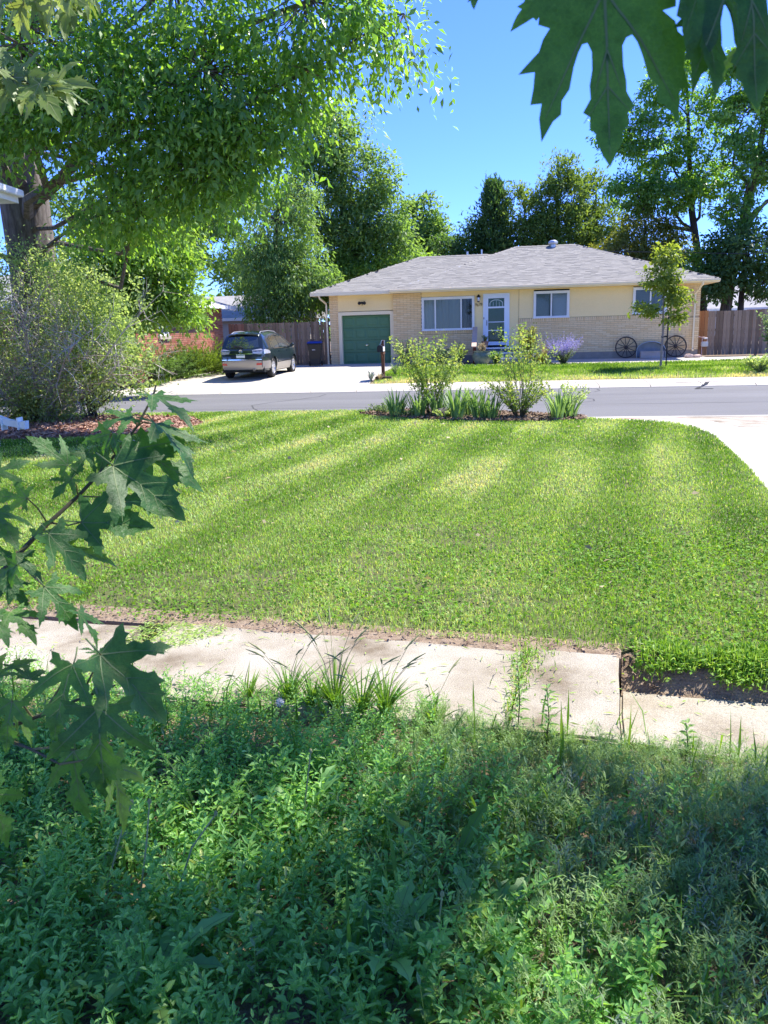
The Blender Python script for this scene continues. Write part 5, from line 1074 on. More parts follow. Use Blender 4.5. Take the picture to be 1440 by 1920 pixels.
tb = MB(); tp = [np.array((4.4,.6,2.9)),np.array((4.3,.8,4.2)),np.array((4.1,1.0,5.4)),np.array((3.95,1.15,6.8))]
for c in cc[::4]:
    q = min(tp, key=lambda t_: abs(t_[2]+.6-c[2])); tb.tube([q-np.array(ob), (q+c)/2+np.array((0,0,.15))-np.array(ob), c-np.array(ob)], [.02,.012,.004], 3, cap=False)
tb.build('twigs', M_bark, own)['kind'] = 'stuff'

# ------------------------------------------------------------------ lawn grass
def scatter(n, x0, x1, y0, y1, poly=None, dens=None):
    p = np.column_stack([x0+(x1-x0)*rng.random(n), y0+(y1-y0)*rng.random(n)])
    if poly is not None: p = p[inpoly(p, poly)]
    if dens is not None: p = p[rng.random(len(p)) < dens(p)]
    return p
st = np.array((.33,.944))     # mowing direction
def lawn_tone(p):
    a = p@np.array((st[1],-st[0])); b = p@st
    stripe = .5+.5*np.clip(.9*np.sin(a*2*PI/1.05+.6*fbm(p[:,0]*.5,p[:,1]*.5,2)), -.6, .6)/.6
    pale = fbm(a*1.6, b*.45, 3, 4); patch = fbm(p[:,0]*.55, p[:,1]*.55, 8, 3); near = np.clip((6.2-p[:,1])/2.2, 0, 1)
    t = .48+.30*(stripe-.5)*np.clip((p[:,1]-3.5)/3, .2, 1)+1.0*(pale-.5)+.5*(patch-.5)-.02*near
    return t
HOLD = [np.array(BED), np.array(LBED)]
def notbed(p): return (~inpoly(p, BED))&(~inpoly(p, LBED))
Qs = []; Rs = []
for (y0, y1, dn, h, w) in ((3.2,5.0,6600,.034,.0052),(5.0,7.5,4800,.034,.0066),(7.5,11,2900,.036,.009),(11,19,1500,.04,.0135)):
    hw = lambda y: .62*y+1.2
    p = scatter(int(dn*2*hw(y1)*(y1-y0)), -hw(y1), hw(y1), y0, y1, LAWN, lambda p: (np.abs(p[:,0]) < hw(p[:,1]))*1.0)
    p = p[notbed(p)]
    bare = fbm(p[:,0]*1.3, p[:,1]*1.3, 31, 3); edged = ((p-O_)@Dp); ed = np.clip((-edged-.02)/.4, 0, 1)
    bald = (bare > .60) & (p[:,1] < 6.5) & (rng.random(len(p)) < .5); thin = rng.random(len(p)) > .45+.55*ed
    left = (p[:,0] < -.6)&(p[:,0] > -1.9)&(p[:,1] < 5.3)&(rng.random(len(p)) < .55)
    p = p[~(bald|thin|left)]; n = len(p)
    t = np.clip(lawn_tone(p)+rng.normal(size=n)*.15, 0, 1); t = np.where(rng.random(n) < .06, .8+.2*rng.random(n), t)
    hh = h*(.55+.8*rng.random(n)); P3 = np.column_stack([p, np.full(n, -.012)])
    Qs.append(blades(P3, hh, w*(.7+.6*rng.random(n)), .8)); Rs.append(t)
# clover and small broad weeds in the thin turf near the walk
p = scatter(60000, -4, 3.2, 3.2, 7.2, LAWN, lambda p: np.clip(fbm(p[:,0]*1.1+4, p[:,1]*1.1, 41)*2.2-.75+np.clip((p[:,0]-.2)*.22,0,.5), 0, 1)*np.clip((7.2-p[:,1])/2.4, 0, 1)); n = len(p)
P3 = np.column_stack([p, .008+.03*rng.random(n)]); Qs.append(kites(P3, rdir(n)*(1,1,.4), rdir(n,1.6), .024*(.6+.8*rng.random(n)), .017*(.6+.8*rng.random(n)))); Rs.append(np.clip(.28+.22*rng.normal(size=n)*.6, 0, 1))
quadmesh('grass', np.concatenate(Qs), np.concatenate(Rs), L_lawn)['kind'] = 'stuff'
# turf creeping down the soil bank to the lower slab
q = np.column_stack([.02+1.7*rng.random(9000), -.24+.28*rng.random(9000)]); q = q[rng.random(len(q)) < np.clip((q[:,0]-.05)/.25, .0, 1)*np.clip((.045-q[:,1])/.06, 0, 1)*(fbm(q[:,0]*5, q[:,1]*9, 91) > .34+.1*np.clip((q[:,1]+.1)/.1, 0, 1))]; n = len(q)
p = O_+q[:,:1]*E_+q[:,1:]*Dp; zz = -.02-.135*np.clip((q[:,1]+.12)/.2, 0, 1)**1.5
quadmesh('grass', np.concatenate([blades(np.column_stack([p, zz]), .055*(.5+.8*rng.random(n)), .007*(.7+.6*rng.random(n)), 1.0), kites(np.column_stack([p+rng.normal(size=(n,2))*.02, zz+.02]), rdir(n)*(1,1,.4), rdir(n,1.6), .022*(.6+.8*rng.random(n)), .016*(.6+.8*rng.random(n)))]), np.clip(.4+.2*rng.normal(size=2*n), 0, 1), L_lawn)['kind'] = 'stuff'
# clippings strewn on the walk
p = np.concatenate([scatter(5200, -5, 2.6, 2.4, 5.2, [wp(-5,.02),wp(1.6,.02),wp(1.6,1.0),wp(-5,.86)], lambda p: np.clip(fbm(p[:,0]*2.2, p[:,1]*4, 61)*2.4-.8, .08, 1)), scatter(9000, -2.2, -.9, 3.2, 4.8, [wp(-2.62,.0),wp(-2.0,.0),wp(-2.35,.45),wp(-2.45,.86),wp(-2.62,.86)])])
n = len(p); s_ = (p-O_)@E_; z0 = np.where(s_ > .01, -.148, np.where(s_ > -.44, .014, .003)); a = rng.random(n)*2*PI
d = np.stack([np.cos(a), np.sin(a), rng.random(n)*.25], 1); P3 = np.column_stack([p, z0+rng.random(n)*.004])
quadmesh('grass_clippings', kites(P3, d, rdir(n,2.5), .045*(.4+.9*rng.random(n)), .004+.004*rng.random(n), .05), np.clip(.62+.2*rng.normal(size=n), 0, 1), L_lawn)['kind'] = 'stuff'
# hairline cracks in the walk
for c0, c1 in (((-1.3,.02),(-1.52,.84)),((-3.6,.08),(-3.3,.86)),((.75,.07),(.9,.96))):
    pts = [O_+E_*(c0[0]+(c1[0]-c0[0])*f+random.uniform(-.02,.02))+Dp*(c0[1]+(c1[1]-c0[1])*f) for f in np.linspace(0,1,14)]; mb = MB(); zc_ = -.146 if c0[0] > 0 else .004
    L_ = [tuple(p-E_*random.uniform(.001,.003))+(zc_,) for p in pts]; R_ = [tuple(p+E_*random.uniform(.001,.003))+(zc_,) for p in pts]; n = len(pts); mb.add(L_+R_, [(i,i+1,n+i+1,n+i) for i in range(n-1)]); mb.build('crack', M_joint, walk)
# a few dry leaves on the turf
p = scatter(90, -5, 4, 4.2, 14, LAWN); n = len(p); quadmesh('leaf_litter', kites(np.column_stack([p, np.full(n,.04)]), rdir(n)*(1,1,.2), rdir(n,2), .06*(.5+rng.random(n)), .04*(.5+rng.random(n))), rng.random(n), L_straw)['kind'] = 'stuff'
# grass in the joint
p = np.array([wp(-.445+rng.normal()*.02, rng.random()*.8) for _ in range(240)]+[wp(-.42+rng.normal()*.06, abs(rng.normal())*.22) for _ in range(200)]); n = len(p)
quadmesh('grass', blades(np.column_stack([p, np.full(n,.0)]), .04*(.5+rng.random(n)), np.full(n,.006), 1.2), np.clip(.45+.25*rng.normal(size=n),0,1), L_lawn)['kind'] = 'stuff'
# the lawn across the street
q = np.column_stack([-4.2+22*rng.random(80000), 26.35+6.1*rng.random(80000)]); q = q[inpoly(q, FAR_L)]
dry = fbm(q[:,0]*.8, q[:,1]*1.2, 71, 3)+.38*np.clip((27.9-q[:,1])/1.2, -.3, 1); q = q[rng.random(len(q)) < .9]; n = len(q); dry = fbm(q[:,0]*.8, q[:,1]*1.2, 71, 3)+.36*np.clip((27.7-q[:,1])/1.1, -.3, 1)
xy = Un(q); quadmesh('grass', blades(np.column_stack([xy, zg(q[:,1])]), .10*(.5+.9*rng.random(n)), .022*(.6+.8*rng.random(n)), .6), np.clip(dry*1.3-.14+.15*rng.normal(size=n), 0, 1), L_lawn)['kind'] = 'stuff'
# verge left of the driveway: rough weeds
q = np.column_stack([-16+4.4*rng.random(9000), 26.7+7*rng.random(9000)]); q = q[q[:,0] < -11.9+.0*q[:,1]]; n = len(q); xy = Un(q)
quadmesh('grass', blades(np.column_stack([xy, zg(q[:,1])]), .2*(.4+rng.random(n)), .03*(.6+.8*rng.random(n)), .6), np.clip(.5+.25*rng.normal(size=n), 0, 1), L_lawn)['kind'] = 'stuff'

# ------------------------------------------------------------------ foreground weeds
def stamp(protos, P, scale, yaw, tilt=.25):
    """protos: list of (Q (k,4,3), tone (k,)); copies them over points P"""
    Qs = []; Rs = []; which = rng.integers(len(protos), size=len(P))
    for k, (q, r) in enumerate(protos):
        I = np.where(which == k)[0]
        if not len(I): continue
        a = yaw[I]; c, s = np.cos(a), np.sin(a); n = len(I); M_ = np.zeros((n,3,3)); M_[:,0,0] = c; M_[:,0,1] = -s; M_[:,1,0] = s; M_[:,1,1] = c; M_[:,2,2] = 1
        tl = rng.normal(size=(n,2))*tilt; M_[:,0,2] = tl[:,0]; M_[:,1,2] = tl[:,1]
        X = np.einsum('nij,kfj->nkfi', M_, q)*scale[I][:,None,None,None]+P[I][:,None,None,:]
        Qs.append(X.reshape(-1,4,3)); Rs.append((np.clip(r[None,:]*.7+rng.random(n)[:,None]*.3, 0, 1)).ravel())
    return np.concatenate(Qs), np.concatenate(Rs)
def stemq(pts, w):
    pts = np.array(pts); out = []
    for i in range(len(pts)-1):
        for s in ((w,0,0),(0,w,0)): s = np.array(s); out.append([pts[i]-s, pts[i]+s, pts[i+1]+s*.7, pts[i+1]-s*.7])
    return np.array(out)
def broad(h=.2, n=22, L=.034, W=.017):
    a0 = rng.random()*6; z = np.linspace(.1, 1, n)*h; a = a0+np.arange(n)*2.4+rng.normal(size=n)*.3; bend = rng.normal(size=2)*.25
    P = np.stack([bend[0]*z*z/h, bend[1]*z*z/h, z], 1); up = .25+.75*(z/h)**2+rng.normal(size=n)*.2
    D = np.stack([np.cos(a), np.sin(a), up], 1); ln = L*(1.15-.55*(z/h))*(.75+.5*rng.random(n))
    Q = ovals(P+norm(D)*.006, D, np.stack([-np.cos(a)*.5, -np.sin(a)*.5, np.ones(n)], 1)+rng.normal(size=(n,3))*.25, ln, ln*W/L)
    r = np.clip(.35+.5*z/h+rng.normal(size=n)*.15, 0, 1); s = stemq([P[0]*0, P[n//2], P[-1]], .0014)
    return np.concatenate([Q, s]), np.concatenate([r, r, np.full(len(s), .3)])
def feathery(h=.2, n=70, L=.026, W=.0042):
    z = (.06+.94*rng.random(n)**.7)*h; a = rng.random(n)*2*PI; side = rng.integers(5, size=n); sa = side*1.26; br = np.where(side > 0, .32*z, 0); bend = rng.normal(size=2)*.2
    P = np.stack([bend[0]*z*z/h+np.cos(sa)*br*.5, bend[1]*z*z/h+np.sin(sa)*br*.5, z], 1)
    D = np.stack([np.cos(a), np.sin(a), .3+1.1*rng.random(n)], 1); ln = L*(.6+.7*rng.random(n))
    Q = kites(P, D, np.stack([-np.cos(a), -np.sin(a), np.ones(n)*.8], 1), ln, np.full(n, W)*(.8+.5*rng.random(n)), .05); r = np.clip(.25+.6*z/h+rng.normal(size=n)*.15, 0, 1)
    s = stemq([P[0]*0, (bend[0]*h*.25, bend[1]*h*.25, h*.5), (bend[0]*h, bend[1]*h, h)], .0012)
    return np.concatenate([Q, s]), np.concatenate([r, np.full(len(s), .3)])
def whorl(h=.16, n=34, L=.034, W=.008):
    lv = 6; k = np.arange(n) % lv; z = (.2+.8*k/(lv-1))*h; a = np.arange(n)*2*PI/(n/lv)+k; P = np.stack([z*0, z*0, z], 1)
    D = np.stack([np.cos(a), np.sin(a), .35+.9*(k/lv)], 1); ln = L*(1.1-.5*k/lv)*(.8+.4*rng.random(n))
    Q = ovals(P, D, np.stack([-np.cos(a)*.4, -np.sin(a)*.4, np.ones(n)], 1), ln, np.full(n, W), .15, .12); r = np.clip(.3+.6*k/lv+rng.normal(size=n)*.12, 0, 1); s = stemq([(0,0,0),(0,0,h)], .0014)
    return np.concatenate([Q, s]), np.concatenate([r, r, np.full(len(s), .3)])
frontline = lambda x: 3.63-.276*(x-1.14)-.80
FRONT = lambda x: frontline(x)-.015-.04*np.clip((x-.35)/.2, 0, 1)*np.clip((1.0-x)/.15, 0, 1)-.02*np.clip((x-.9)/.1, 0, 1)
def bedpts(n, dens): 
    p = np.column_stack([-3.3+6.2*rng.random(n), .75+3.2*rng.random(n)]); p = p[(p[:,1] < FRONT(p[:,0])+.06)&(np.abs(p[:,0]) < .56*p[:,1]+.75)]
    return p[rng.random(len(p)) < dens(p)]
mixn = lambda p: .88*np.clip((p[:,0]-.22+.10*(p[:,1]-2))*1.5+1.1*(fbm(p[:,0]*1.5, p[:,1]*1.5, 51)-.5)+.4, 0, 1)
bare_ = lambda p: np.clip(fbm(p[:,0]*3.2, p[:,1]*3.2, 52, 2)*3.4-2.15, 0, 1)*np.clip((p[:,0]-.25)*3, 0, 1)*np.clip((FRONT(p[:,0])-p[:,1]-.12)/.2, 0, 1)
PB = [broad(.17+.1*rng.random(), 20+int(8*rng.random()), .028+.016*rng.random(), .012+.007*rng.random()) for _ in range(9)]
PFt = [feathery(.16+.12*rng.random(), 80) for _ in range(9)]; PW = [whorl(.13+.08*rng.random(), 36) for _ in range(6)]
def place(nm, protos, n, dens, m, s0, s1, sink=0):
    p = bedpts(n, dens); P3 = np.column_stack([p, bedz(p[:,0], p[:,1])-sink]); fr = np.clip((FRONT(p[:,0])-p[:,1])/.5, .62, 1)*.95*np.where((p[:,0] > .25)&(FRONT(p[:,0])-p[:,1] < .2), .6, 1)
    q, r = stamp(protos, P3, (s0+(s1-s0)*rng.random(len(p)))*fr, rng.random(len(p))*6.28)
    quadmesh(nm, q, r, m)['kind'] = 'stuff'
place('weeds', PB, 13000, lambda p: (1-mixn(p))*.95*(1-bare_(p)), L_weed, .45, 1.12)
place('weeds', PW, 11000, lambda p: np.clip(.28+.5*mixn(p), 0, 1)*(1-bare_(p)), L_feather, .5, 1.2)
place('weeds', PFt, 14000, lambda p: mixn(p)**.8*(1-bare_(p)), L_feather, .5, 1.1)
place('weeds', PFt, 5200, lambda p: np.clip((p[:,0]-.3)*.9, 0, 1)*(1-.7*bare_(p)), L_sage, .5, 1.0)
p = bedpts(5000, lambda p: .5*(1-bare_(p))); n = len(p)
quadmesh('grass', blades(np.column_stack([p, bedz(p[:,0],p[:,1])]), .19*(.5+rng.random(n)), .008*(.6+.8*rng.random(n)), .9), rng.random(n), L_blade)['kind'] = 'stuff'
# extra low weeds crowding the front edge of the slabs
p = np.column_stack([.1+1.7*rng.random(1500), rng.random(1500)]); p[:,1] = FRONT(p[:,0])-.03-.34*p[:,1]**1.3; P3 = np.column_stack([p, bedz(p[:,0], p[:,1])]); q, r = stamp(PFt+PW, P3, .30+.26*rng.random(len(p)), rng.random(len(p))*6.28)
quadmesh('weeds', q, r, L_feather)['kind'] = 'stuff'
# dead leaves and litter on the soil of the bed
p = np.column_stack([-3+5.8*rng.random(2600), .9+2.3*rng.random(2600)]); p = p[p[:,1] < FRONT(p[:,0])]; n = len(p)
quadmesh('leaf_litter', kites(np.column_stack([p, bedz(p[:,0],p[:,1])+.012*rng.random(n)]), rdir(n)*(1,1,.3), rdir(n,2), .035*(.4+rng.random(n)), .014*(.5+rng.random(n))), rng.random(n), L_straw)['kind'] = 'stuff'
# grass tufts and flowering stalks one can pick out
def tuft(x, y, label, n, h, w, m, name='grass_clump', group=None, z=None, lean=.75, seedheads=0, br=.012):
    z = float(bedz(x, y)) if z is None else z; t = thing(name, label, 'grass' if 'grass' in name else 'plant', (x,y,z), rng.random()*6, group); Q = []
    for i in range(n):
        a = rng.random()*6.28; l = h*(.55+.6*rng.random()); br_ = br*(.3+.9*rng.random()); ln = lean*(.35+.8*rng.random()); pts = [np.array((math.cos(a)*(br_+l*ln*f**1.7), math.sin(a)*(br_+l*ln*f**1.7), l*(f-.35*ln*f**2.2))) for f in (0,.25,.5,.75,1)]; sd = np.array((-math.sin(a), math.cos(a), .15))*w*(.7+.6*rng.random())*.5
        ww = (.7,1,.9,.6,.05); Q.append(np.array([[pts[k]-sd*ww[k], pts[k]+sd*ww[k], pts[k+1]+sd*ww[k+1], pts[k+1]-sd*ww[k+1]] for k in range(4)]))
    if n <= 26:
        for q in Q: quadmesh('blade', q, np.full(4, rng.random()), m, t)
    else: quadmesh('blade', np.concatenate(Q), np.repeat(rng.random(n), 4), m, t)['kind'] = 'stuff'
    for i in range(seedheads):
        a = rng.random()*6.28; l = h*(1.1+.45*rng.random()); b_ = MB(); b_.tube([(0,0,0),(.04*math.cos(a),.04*math.sin(a),l*.6),(.12*math.cos(a),.12*math.sin(a),l*.95),(.17*math.cos(a),.17*math.sin(a),l)], .0012, 4); b_.tube([(.10*math.cos(a),.10*math.sin(a),l*.9),(.14*math.cos(a),.14*math.sin(a),l*1.0),(.18*math.cos(a),.18*math.sin(a),l*1.08)], [.0018,.0042,.001], 6); b_.build('seed_head', M_seed, t)
    return t
M_seed = mat('seed head', [(.20,.22,.08),(.28,.28,.12)], 40, .8)
for x, y, n, h, sh_, lab in ((-.34,3.22,50,.2,2,'lush lime grass clump between the left clump and the tall one on the walk'),(-.12,3.14,50,.22,3,'thick grass clump with arching blades just right of the tallest clump'),(-.45,3.28,60,.22,4,'bright grass clump with seed heads standing against the pale walk, left one'),(-.24,3.20,70,.27,6,'tall grass clump with dark seed heads overlapping the walk near its middle'),(-.02,3.12,55,.23,4,'spreading grass clump with seed heads at the walk edge, right of the tall one'),(.18,3.02,26,.18,2,'low spiky grass clump on walk edge closest to the slab joint'),(-.64,3.32,26,.16,1,'short lime grass clump at walk edge beside the clover patch')):
    tuft(x, y, lab, n, h, .010, L_blade, seedheads=sh_, group='grass clumps along the walk')
for x, y, n, h, lab in ((.30,2.32,14,.32,'light green grass tuft among feathery weeds near the bed centre'),(-.30,2.15,12,.32,'bright upright grass blades among the dark broad weeds'),(.02,1.85,14,.34,'arching grass tuft in the lower middle of the weed bed'),(.55,2.30,10,.26,'small bright grass tuft left of the bare soil'),(-.12,1.72,8,.30,'thin bright grass sprout in front of the serrated leaves'),(-.62,2.35,9,.32,'slender grass sprout below the hanging maple leaves')):
    tuft(x, y, lab, n, h, .013, L_blade, group='grass tufts in the weed bed')
def rosette(x, y, label, n, L, W, m, rise=.5, group='broad leaved rosettes in the weed bed'):
    L *= 1.2; W *= .9; z = float(bedz(x, y))+.06; t = thing('rosette_weed', label, 'weed', (x,y,z), 0, group)
    for i in range(n):
        a = i*2.4+rng.random()*.5; l = L*(.7+.5*rng.random()); el = rise*(.5+rng.random()); ns = 11; d = np.array((math.cos(a), math.sin(a), 0)); s = np.array((-math.sin(a), math.cos(a), 0)); rows = []
        for k in range(ns+1):
            f = k/ns; c = d*l*f*math.cos(el*.6)+np.array((0,0,l*(math.sin(el)*f-.55*f*f*.8))); ww = W*(.18+1.0*math.sin(PI*min(1,f*.93+.05))**1.0*(.55+.6*f))*(1.0 if k % 2 else .62)*(0.05 if k == ns else 1)
            rows.append((c-s*ww*.5+np.array((0,0,ww*.18)), c, c+s*ww*.5+np.array((0,0,ww*.18))))
        q = []; 
        for k in range(ns): q += [[rows[k][0],rows[k][1],rows[k+1][1],rows[k+1][0]],[rows[k][1],rows[k][2],rows[k+1][2],rows[k+1][1]]]
        lf = quadmesh('leaf', np.array(q), np.full(len(q), rng.random()), m, t)
        up = np.array((0,0,.0015)); rb_ = quadmesh('midrib', np.array([[rows[k][1]-s*.0018*(1-k/ns)+up, rows[k][1]+s*.0018*(1-k/ns)+up, rows[k+1][1]+s*.0018*(1-(k+1)/ns)+up, rows[k+1][1]-s*.0018*(1-(k+1)/ns)+up] for k in range(ns)]), np.full(ns, .5), M_vein, lf)
    return t
rosette(-.02,1.72,'serrated dandelion leaves in the lower middle of the weed bed, left of the arching grass',9,.20,.062,L_weed,.9)
rosette(.16,2.02,'long leaved lettuce weed with pale midribs, bed centre',11,.24,.05,L_blade,1.2)
rosette(.24,1.78,'dandelion rosette beside the bare dark patch, lower centre',10,.2,.05,L_weed,1.0)
rosette(-.62,1.68,'flat dandelion leaves in the lower left corner of the bed',8,.2,.06,L_weed,.8)
rosette(-.30,2.35,'upright lettuce weed left of the bed centre',8,.2,.05,L_weed,1.2)
def stalk(x, y, label, pts):
    z = float(bedz(x, y)); t = thing('dandelion_stalk', label, 'flower stalk', (x,y,z), 0, 'spent dandelion stalks'); b_ = MB(); b_.tube(pts, [.0035,.003,.0026,.0022], 6); b_.build('stem', mat('pale stalk', [(.30,.30,.12)], rough=.5) if 'pale stalk' not in MATS else MATS['pale stalk'], t, smooth=True)
    p = Vector(pts[-1]); b_ = MB(); b_.lathe([(0,-.006),(.005,-.003),(.006,.004),(.003,.01),(0,.012)], 8, p); b_.build('bud', M_seed, t, smooth=True)
stalk(-.82,1.92,'spent dandelion stalk at left leaning right, leftmost of three',[(0,0,.03),(.01,.03,.14),(.05,.05,.27),(.09,.06,.37)])
stalk(-.74,1.90,'pale straight dandelion stalk, middle one of three at left',[(0,0,.02),(.03,.02,.13),(.05,.05,.26),(.06,.08,.37)])
stalk(-.62,1.92,'dandelion stalk bending right, right one of three at left',[(0,0,.02),(.01,.02,.14),(.05,.05,.25),(.12,.07,.34)])
stalk(-.30,2.30,'single thin dandelion stalk standing in the centre left of the weeds',[(0,0,.05),(.01,.01,.14),(.025,.02,.24),(.04,.03,.34)])
stalk(.10,1.70,'short dandelion stalk near the bottom middle',[(0,0,.05),(.005,.01,.12),(.012,.02,.2),(.02,.03,.26)])
dh = thing('dandelion_clock', 'fluffy white dandelion clock among the bright weeds by the walk', 'flower', (-.46,3.06,.05)); b_ = MB(); b_.tube([(0,0,-.1),(0,0,.03)], .0015, 5); b_.build('stem', M_petiole, dh)
b_ = MB()
for k in range(90):
    d = Vector(rng.normal(size=3)).normalized(); b_.tube([d*.004+Vector((0,0,.04)), d*.019+Vector((0,0,.04))], [.0005,.0012], 3)
b_.build('fluff', mat('white fluff', [(.7,.7,.68)], rough=.9), dh)
def tall_weed(x, y, label, h):
    z = float(bedz(x, y)); t = thing('leafy_weed', label, 'weed', (x,y,z), 0, 'tall weeds at the slab edge'); b_ = MB(); b_.tube([(0,0,0),(.01,0,h*.5),(.0,.01,h)], [.003,.0025,.001], 5); b_.build('stem', M_stem, t); q = []
    n = 26; f = .25+.75*np.arange(n)/n; a = np.arange(n)*2.4; P = np.stack([.01*np.sin(f*3), 0*f, f*h], 1); D = np.stack([np.cos(a), np.sin(a), .2+.3*f], 1)
    q = ovals(P, D, np.stack([-np.cos(a)*.3, -np.sin(a)*.3, np.ones(n)], 1), .05*(1.2-.6*f), np.full(n,.014)); quadmesh('leaves', q, np.tile(rng.random(n), 2), L_feather, t)['kind'] = 'stuff'
tall_weed(.52,2.95,'tall fern leaved weed leaning over the slab joint, left one',.34); tall_weed(.62,2.86,'shorter leafy weed on the slab joint, right one',.28); tall_weed(1.12,2.72,'dark leafy weed standing beside the step of the front walk',.2)
# ------------------------------------------------------------------ shrubs and plants in the beds
def bush(name, label, cat, base, canes, h, spread, nleaf, L, W, m, stem, group=None, top=.35, stem_r=.006, lowbare=.25, extra=None):
    t = thing(name, label, cat, base, 0, group); Q = []; R = []; b_ = MB()
    for i in range(canes):
        a = rng.random()*6.28; s = spread*(.2+.8*rng.random()); hh = h*(.6+.45*rng.random()); r0 = .08*spread
        pts = [np.array((math.cos(a)*(r0+s*f**1.4), math.sin(a)*(r0+s*f**1.4), hh*(f-.12*f*f*s/max(.2,h))))+rng.normal(size=3)*.02*h*f for f in (0,.25,.5,.75,1)]
        b_.tube(pts, [stem_r*(1.2-.8*k/4) for k in range(5)], 4, cap=False)
        n = nleaf; f = lowbare+(1-lowbare)*rng.random(n)**.75; P = np.array([np.interp(f, (0,.25,.5,.75,1), [p[j] for p in pts]) for j in range(3)]).T+rng.normal(size=(n,3))*top*.3*h*(.3+.25*f)[:,None]*.6
        Q.append(kites(P, rdir(n,.25), rdir(n,1.0), L*(.6+.8*rng.random(n)), W*(.6+.8*rng.random(n)))); R.append(np.clip(rng.random(n)*.6+.4*f, 0, 1))
    b_.build('stems', stem, t)['kind'] = 'stuff'
    quadmesh('foliage', np.concatenate(Q), np.concatenate(R), m, t)['kind'] = 'stuff'; return t
def at(u, v, z=None): return U(u, v, float(zg(v)) if z is None else z)
r1 = bush('rose_bush', 'broad yellow green rose bush at left of the island bed', 'shrub', at(-1.3,15.2,0), 30, 1.5, .75, 95, .055, .034, L_rose, M_stem)
bush('rose_bush', 'tall sparse rose bush with bare canes at right of the island bed', 'shrub', at(.42,14.75,0), 15, 1.65, .55, 70, .052, .032, L_rose, M_stem, lowbare=.55)
bush('rose_bush', 'dense low rose bush with dark canes, right part of the island bed', 'shrub', at(.35,14.5,0), 44, .85, .7, 50, .045, .028, L_rose, M_stem, lowbare=.2)
bush('rose_bush', 'small drooping bush at the right end of the island bed', 'shrub', at(1.15,14.75,0), 16, .62, .5, 50, .05, .028, L_shrub, M_stem)
bush('ground_cover_plant', 'low grey green plant at the left tip of the island bed', 'plant', at(-2.2,15.6,0), 24, .22, .42, 40, .04, .025, L_grey, M_stem)
for s, lab, u, v in ((1,'low leafy plant in mulch left of the iris clumps',-1.75,14.95),(2,'small weed on mulch in front of the rose bush',-1.0,14.55)):
    bush('ground_cover_plant', lab, 'plant', at(u,v,0), 14, .18, .3, 30, .045, .026, L_shrub, M_stem)
for u, v, n, h, lab in ((-1.95,15.0,34,.46,'iris leaf clump at the left of the island bed under the rose bush'),(-1.15,14.9,26,.44,'iris leaf clump between rose bush and the big iris clump'),(-.78,14.45,38,.52,'big iris clump with pale upright leaves at the bed centre'),(-.35,14.5,30,.50,'iris clump leaning right at the bed centre'),(-.55,15.0,30,.48,'iris clump half hidden behind the big ones in the island bed'),(-1.5,14.85,28,.46,'iris leaf clump in front of the broad rose bush'),(-.15,14.35,22,.42,'short iris clump left of the dense rose bush'),(1.02,14.2,30,.46,'iris leaf clump near the right end of the island bed'),(1.25,14.45,22,.4,'small iris clump at the very right end of the bed')):
    x, y, _ = U(u, v); tuft(x, y, lab, int(n*1.5), h*1.22, .042, L_iris, 'iris_plant', 'iris clumps in the island bed', 0.0, .5, 0, .13)
# plants across the street
lv = bush('lavender_bush', 'bushy purple flowering sage by the brick wall', 'shrub', at(2.45,32.0), 60, .70, .62, 36, .05, .016, L_grey, M_stem, lowbare=.1)
ns = 190; a = rng.random(ns)*6.28; rr = np.sqrt(rng.random(ns)); dr = np.stack([np.cos(a)*rr*.75, np.sin(a)*rr*.5, np.full(ns,.9)], 1)+rng.normal(size=(ns,3))*.1; ln = .75+.45*rng.random(ns)
k = 16; f = np.tile(.55+.45*np.arange(k)/k, ns); ii = np.repeat(np.arange(ns), k); P = dr[ii]*(ln[ii]*f)[:,None]+rng.normal(size=(ns*k,3))*.015; n = len(P)
quadmesh('bloom', kites(P, rdir(n,1.2), rdir(n), .05*(.6+.8*rng.random(n)), np.full(n,.022)), rng.random(n), L_lav, lv)['kind'] = 'stuff'
x, y, _ = U(1.75,32.2); tuft(x, y, 'pale feathery grass left of the purple sage', 60, 1.0, .02, L_straw, 'ornamental_grass', None, float(zg(32.2)), .3)
bush('shrub', 'low yellow green shrub left of the purple sage', 'shrub', at(1.5,31.9), 24, .5, .5, 50, .07, .04, L_yellow, M_stem)
bush('shrub', 'green shrub with bare dark twigs beside the garage brick pillar', 'shrub', at(-3.9,33.5), 26, 1.15, .7, 22, .09, .05, L_shrub, M_barkdark, lowbare=.3, stem_r=.014)
bush('shrub', 'small leafy plant on the ground between the garage pillar and the pots', 'shrub', at(-2.4,33.6), 22, .7, .6, 40, .08, .05, L_shrub, M_stem)
bush('shrub', 'rose shrub under the front window beside the round green pot', 'shrub', at(-1.7,33.4), 18, .85, .45, 45, .07, .045, L_rose, M_stem)
bush('shrub', 'dark leafy plant in front of the house steps', 'shrub', at(-.15,32.6), 26, .55, .28, 50, .08, .035, L_elm, M_stem)
bush('shrub', 'tall yellow green shrub right of the front door', 'shrub', at(1.15,33.2), 26, 1.55, .42, 60, .08, .05, L_yellow, M_stem, lowbare=.35)
bush('pot_plant', 'dry pale succulent growing in the round green pot', 'plant', at(-.72,33.2,float(zg(33.2))+.45), 12, .4, .22, 30, .08, .03, L_straw, M_stem)
bush('pot_plant', 'orange tinged plant in the small terracotta pot', 'plant', at(-.62,34.35,1.02), 8, .3, .14, 24, .06, .03, L_yellow, M_stem)
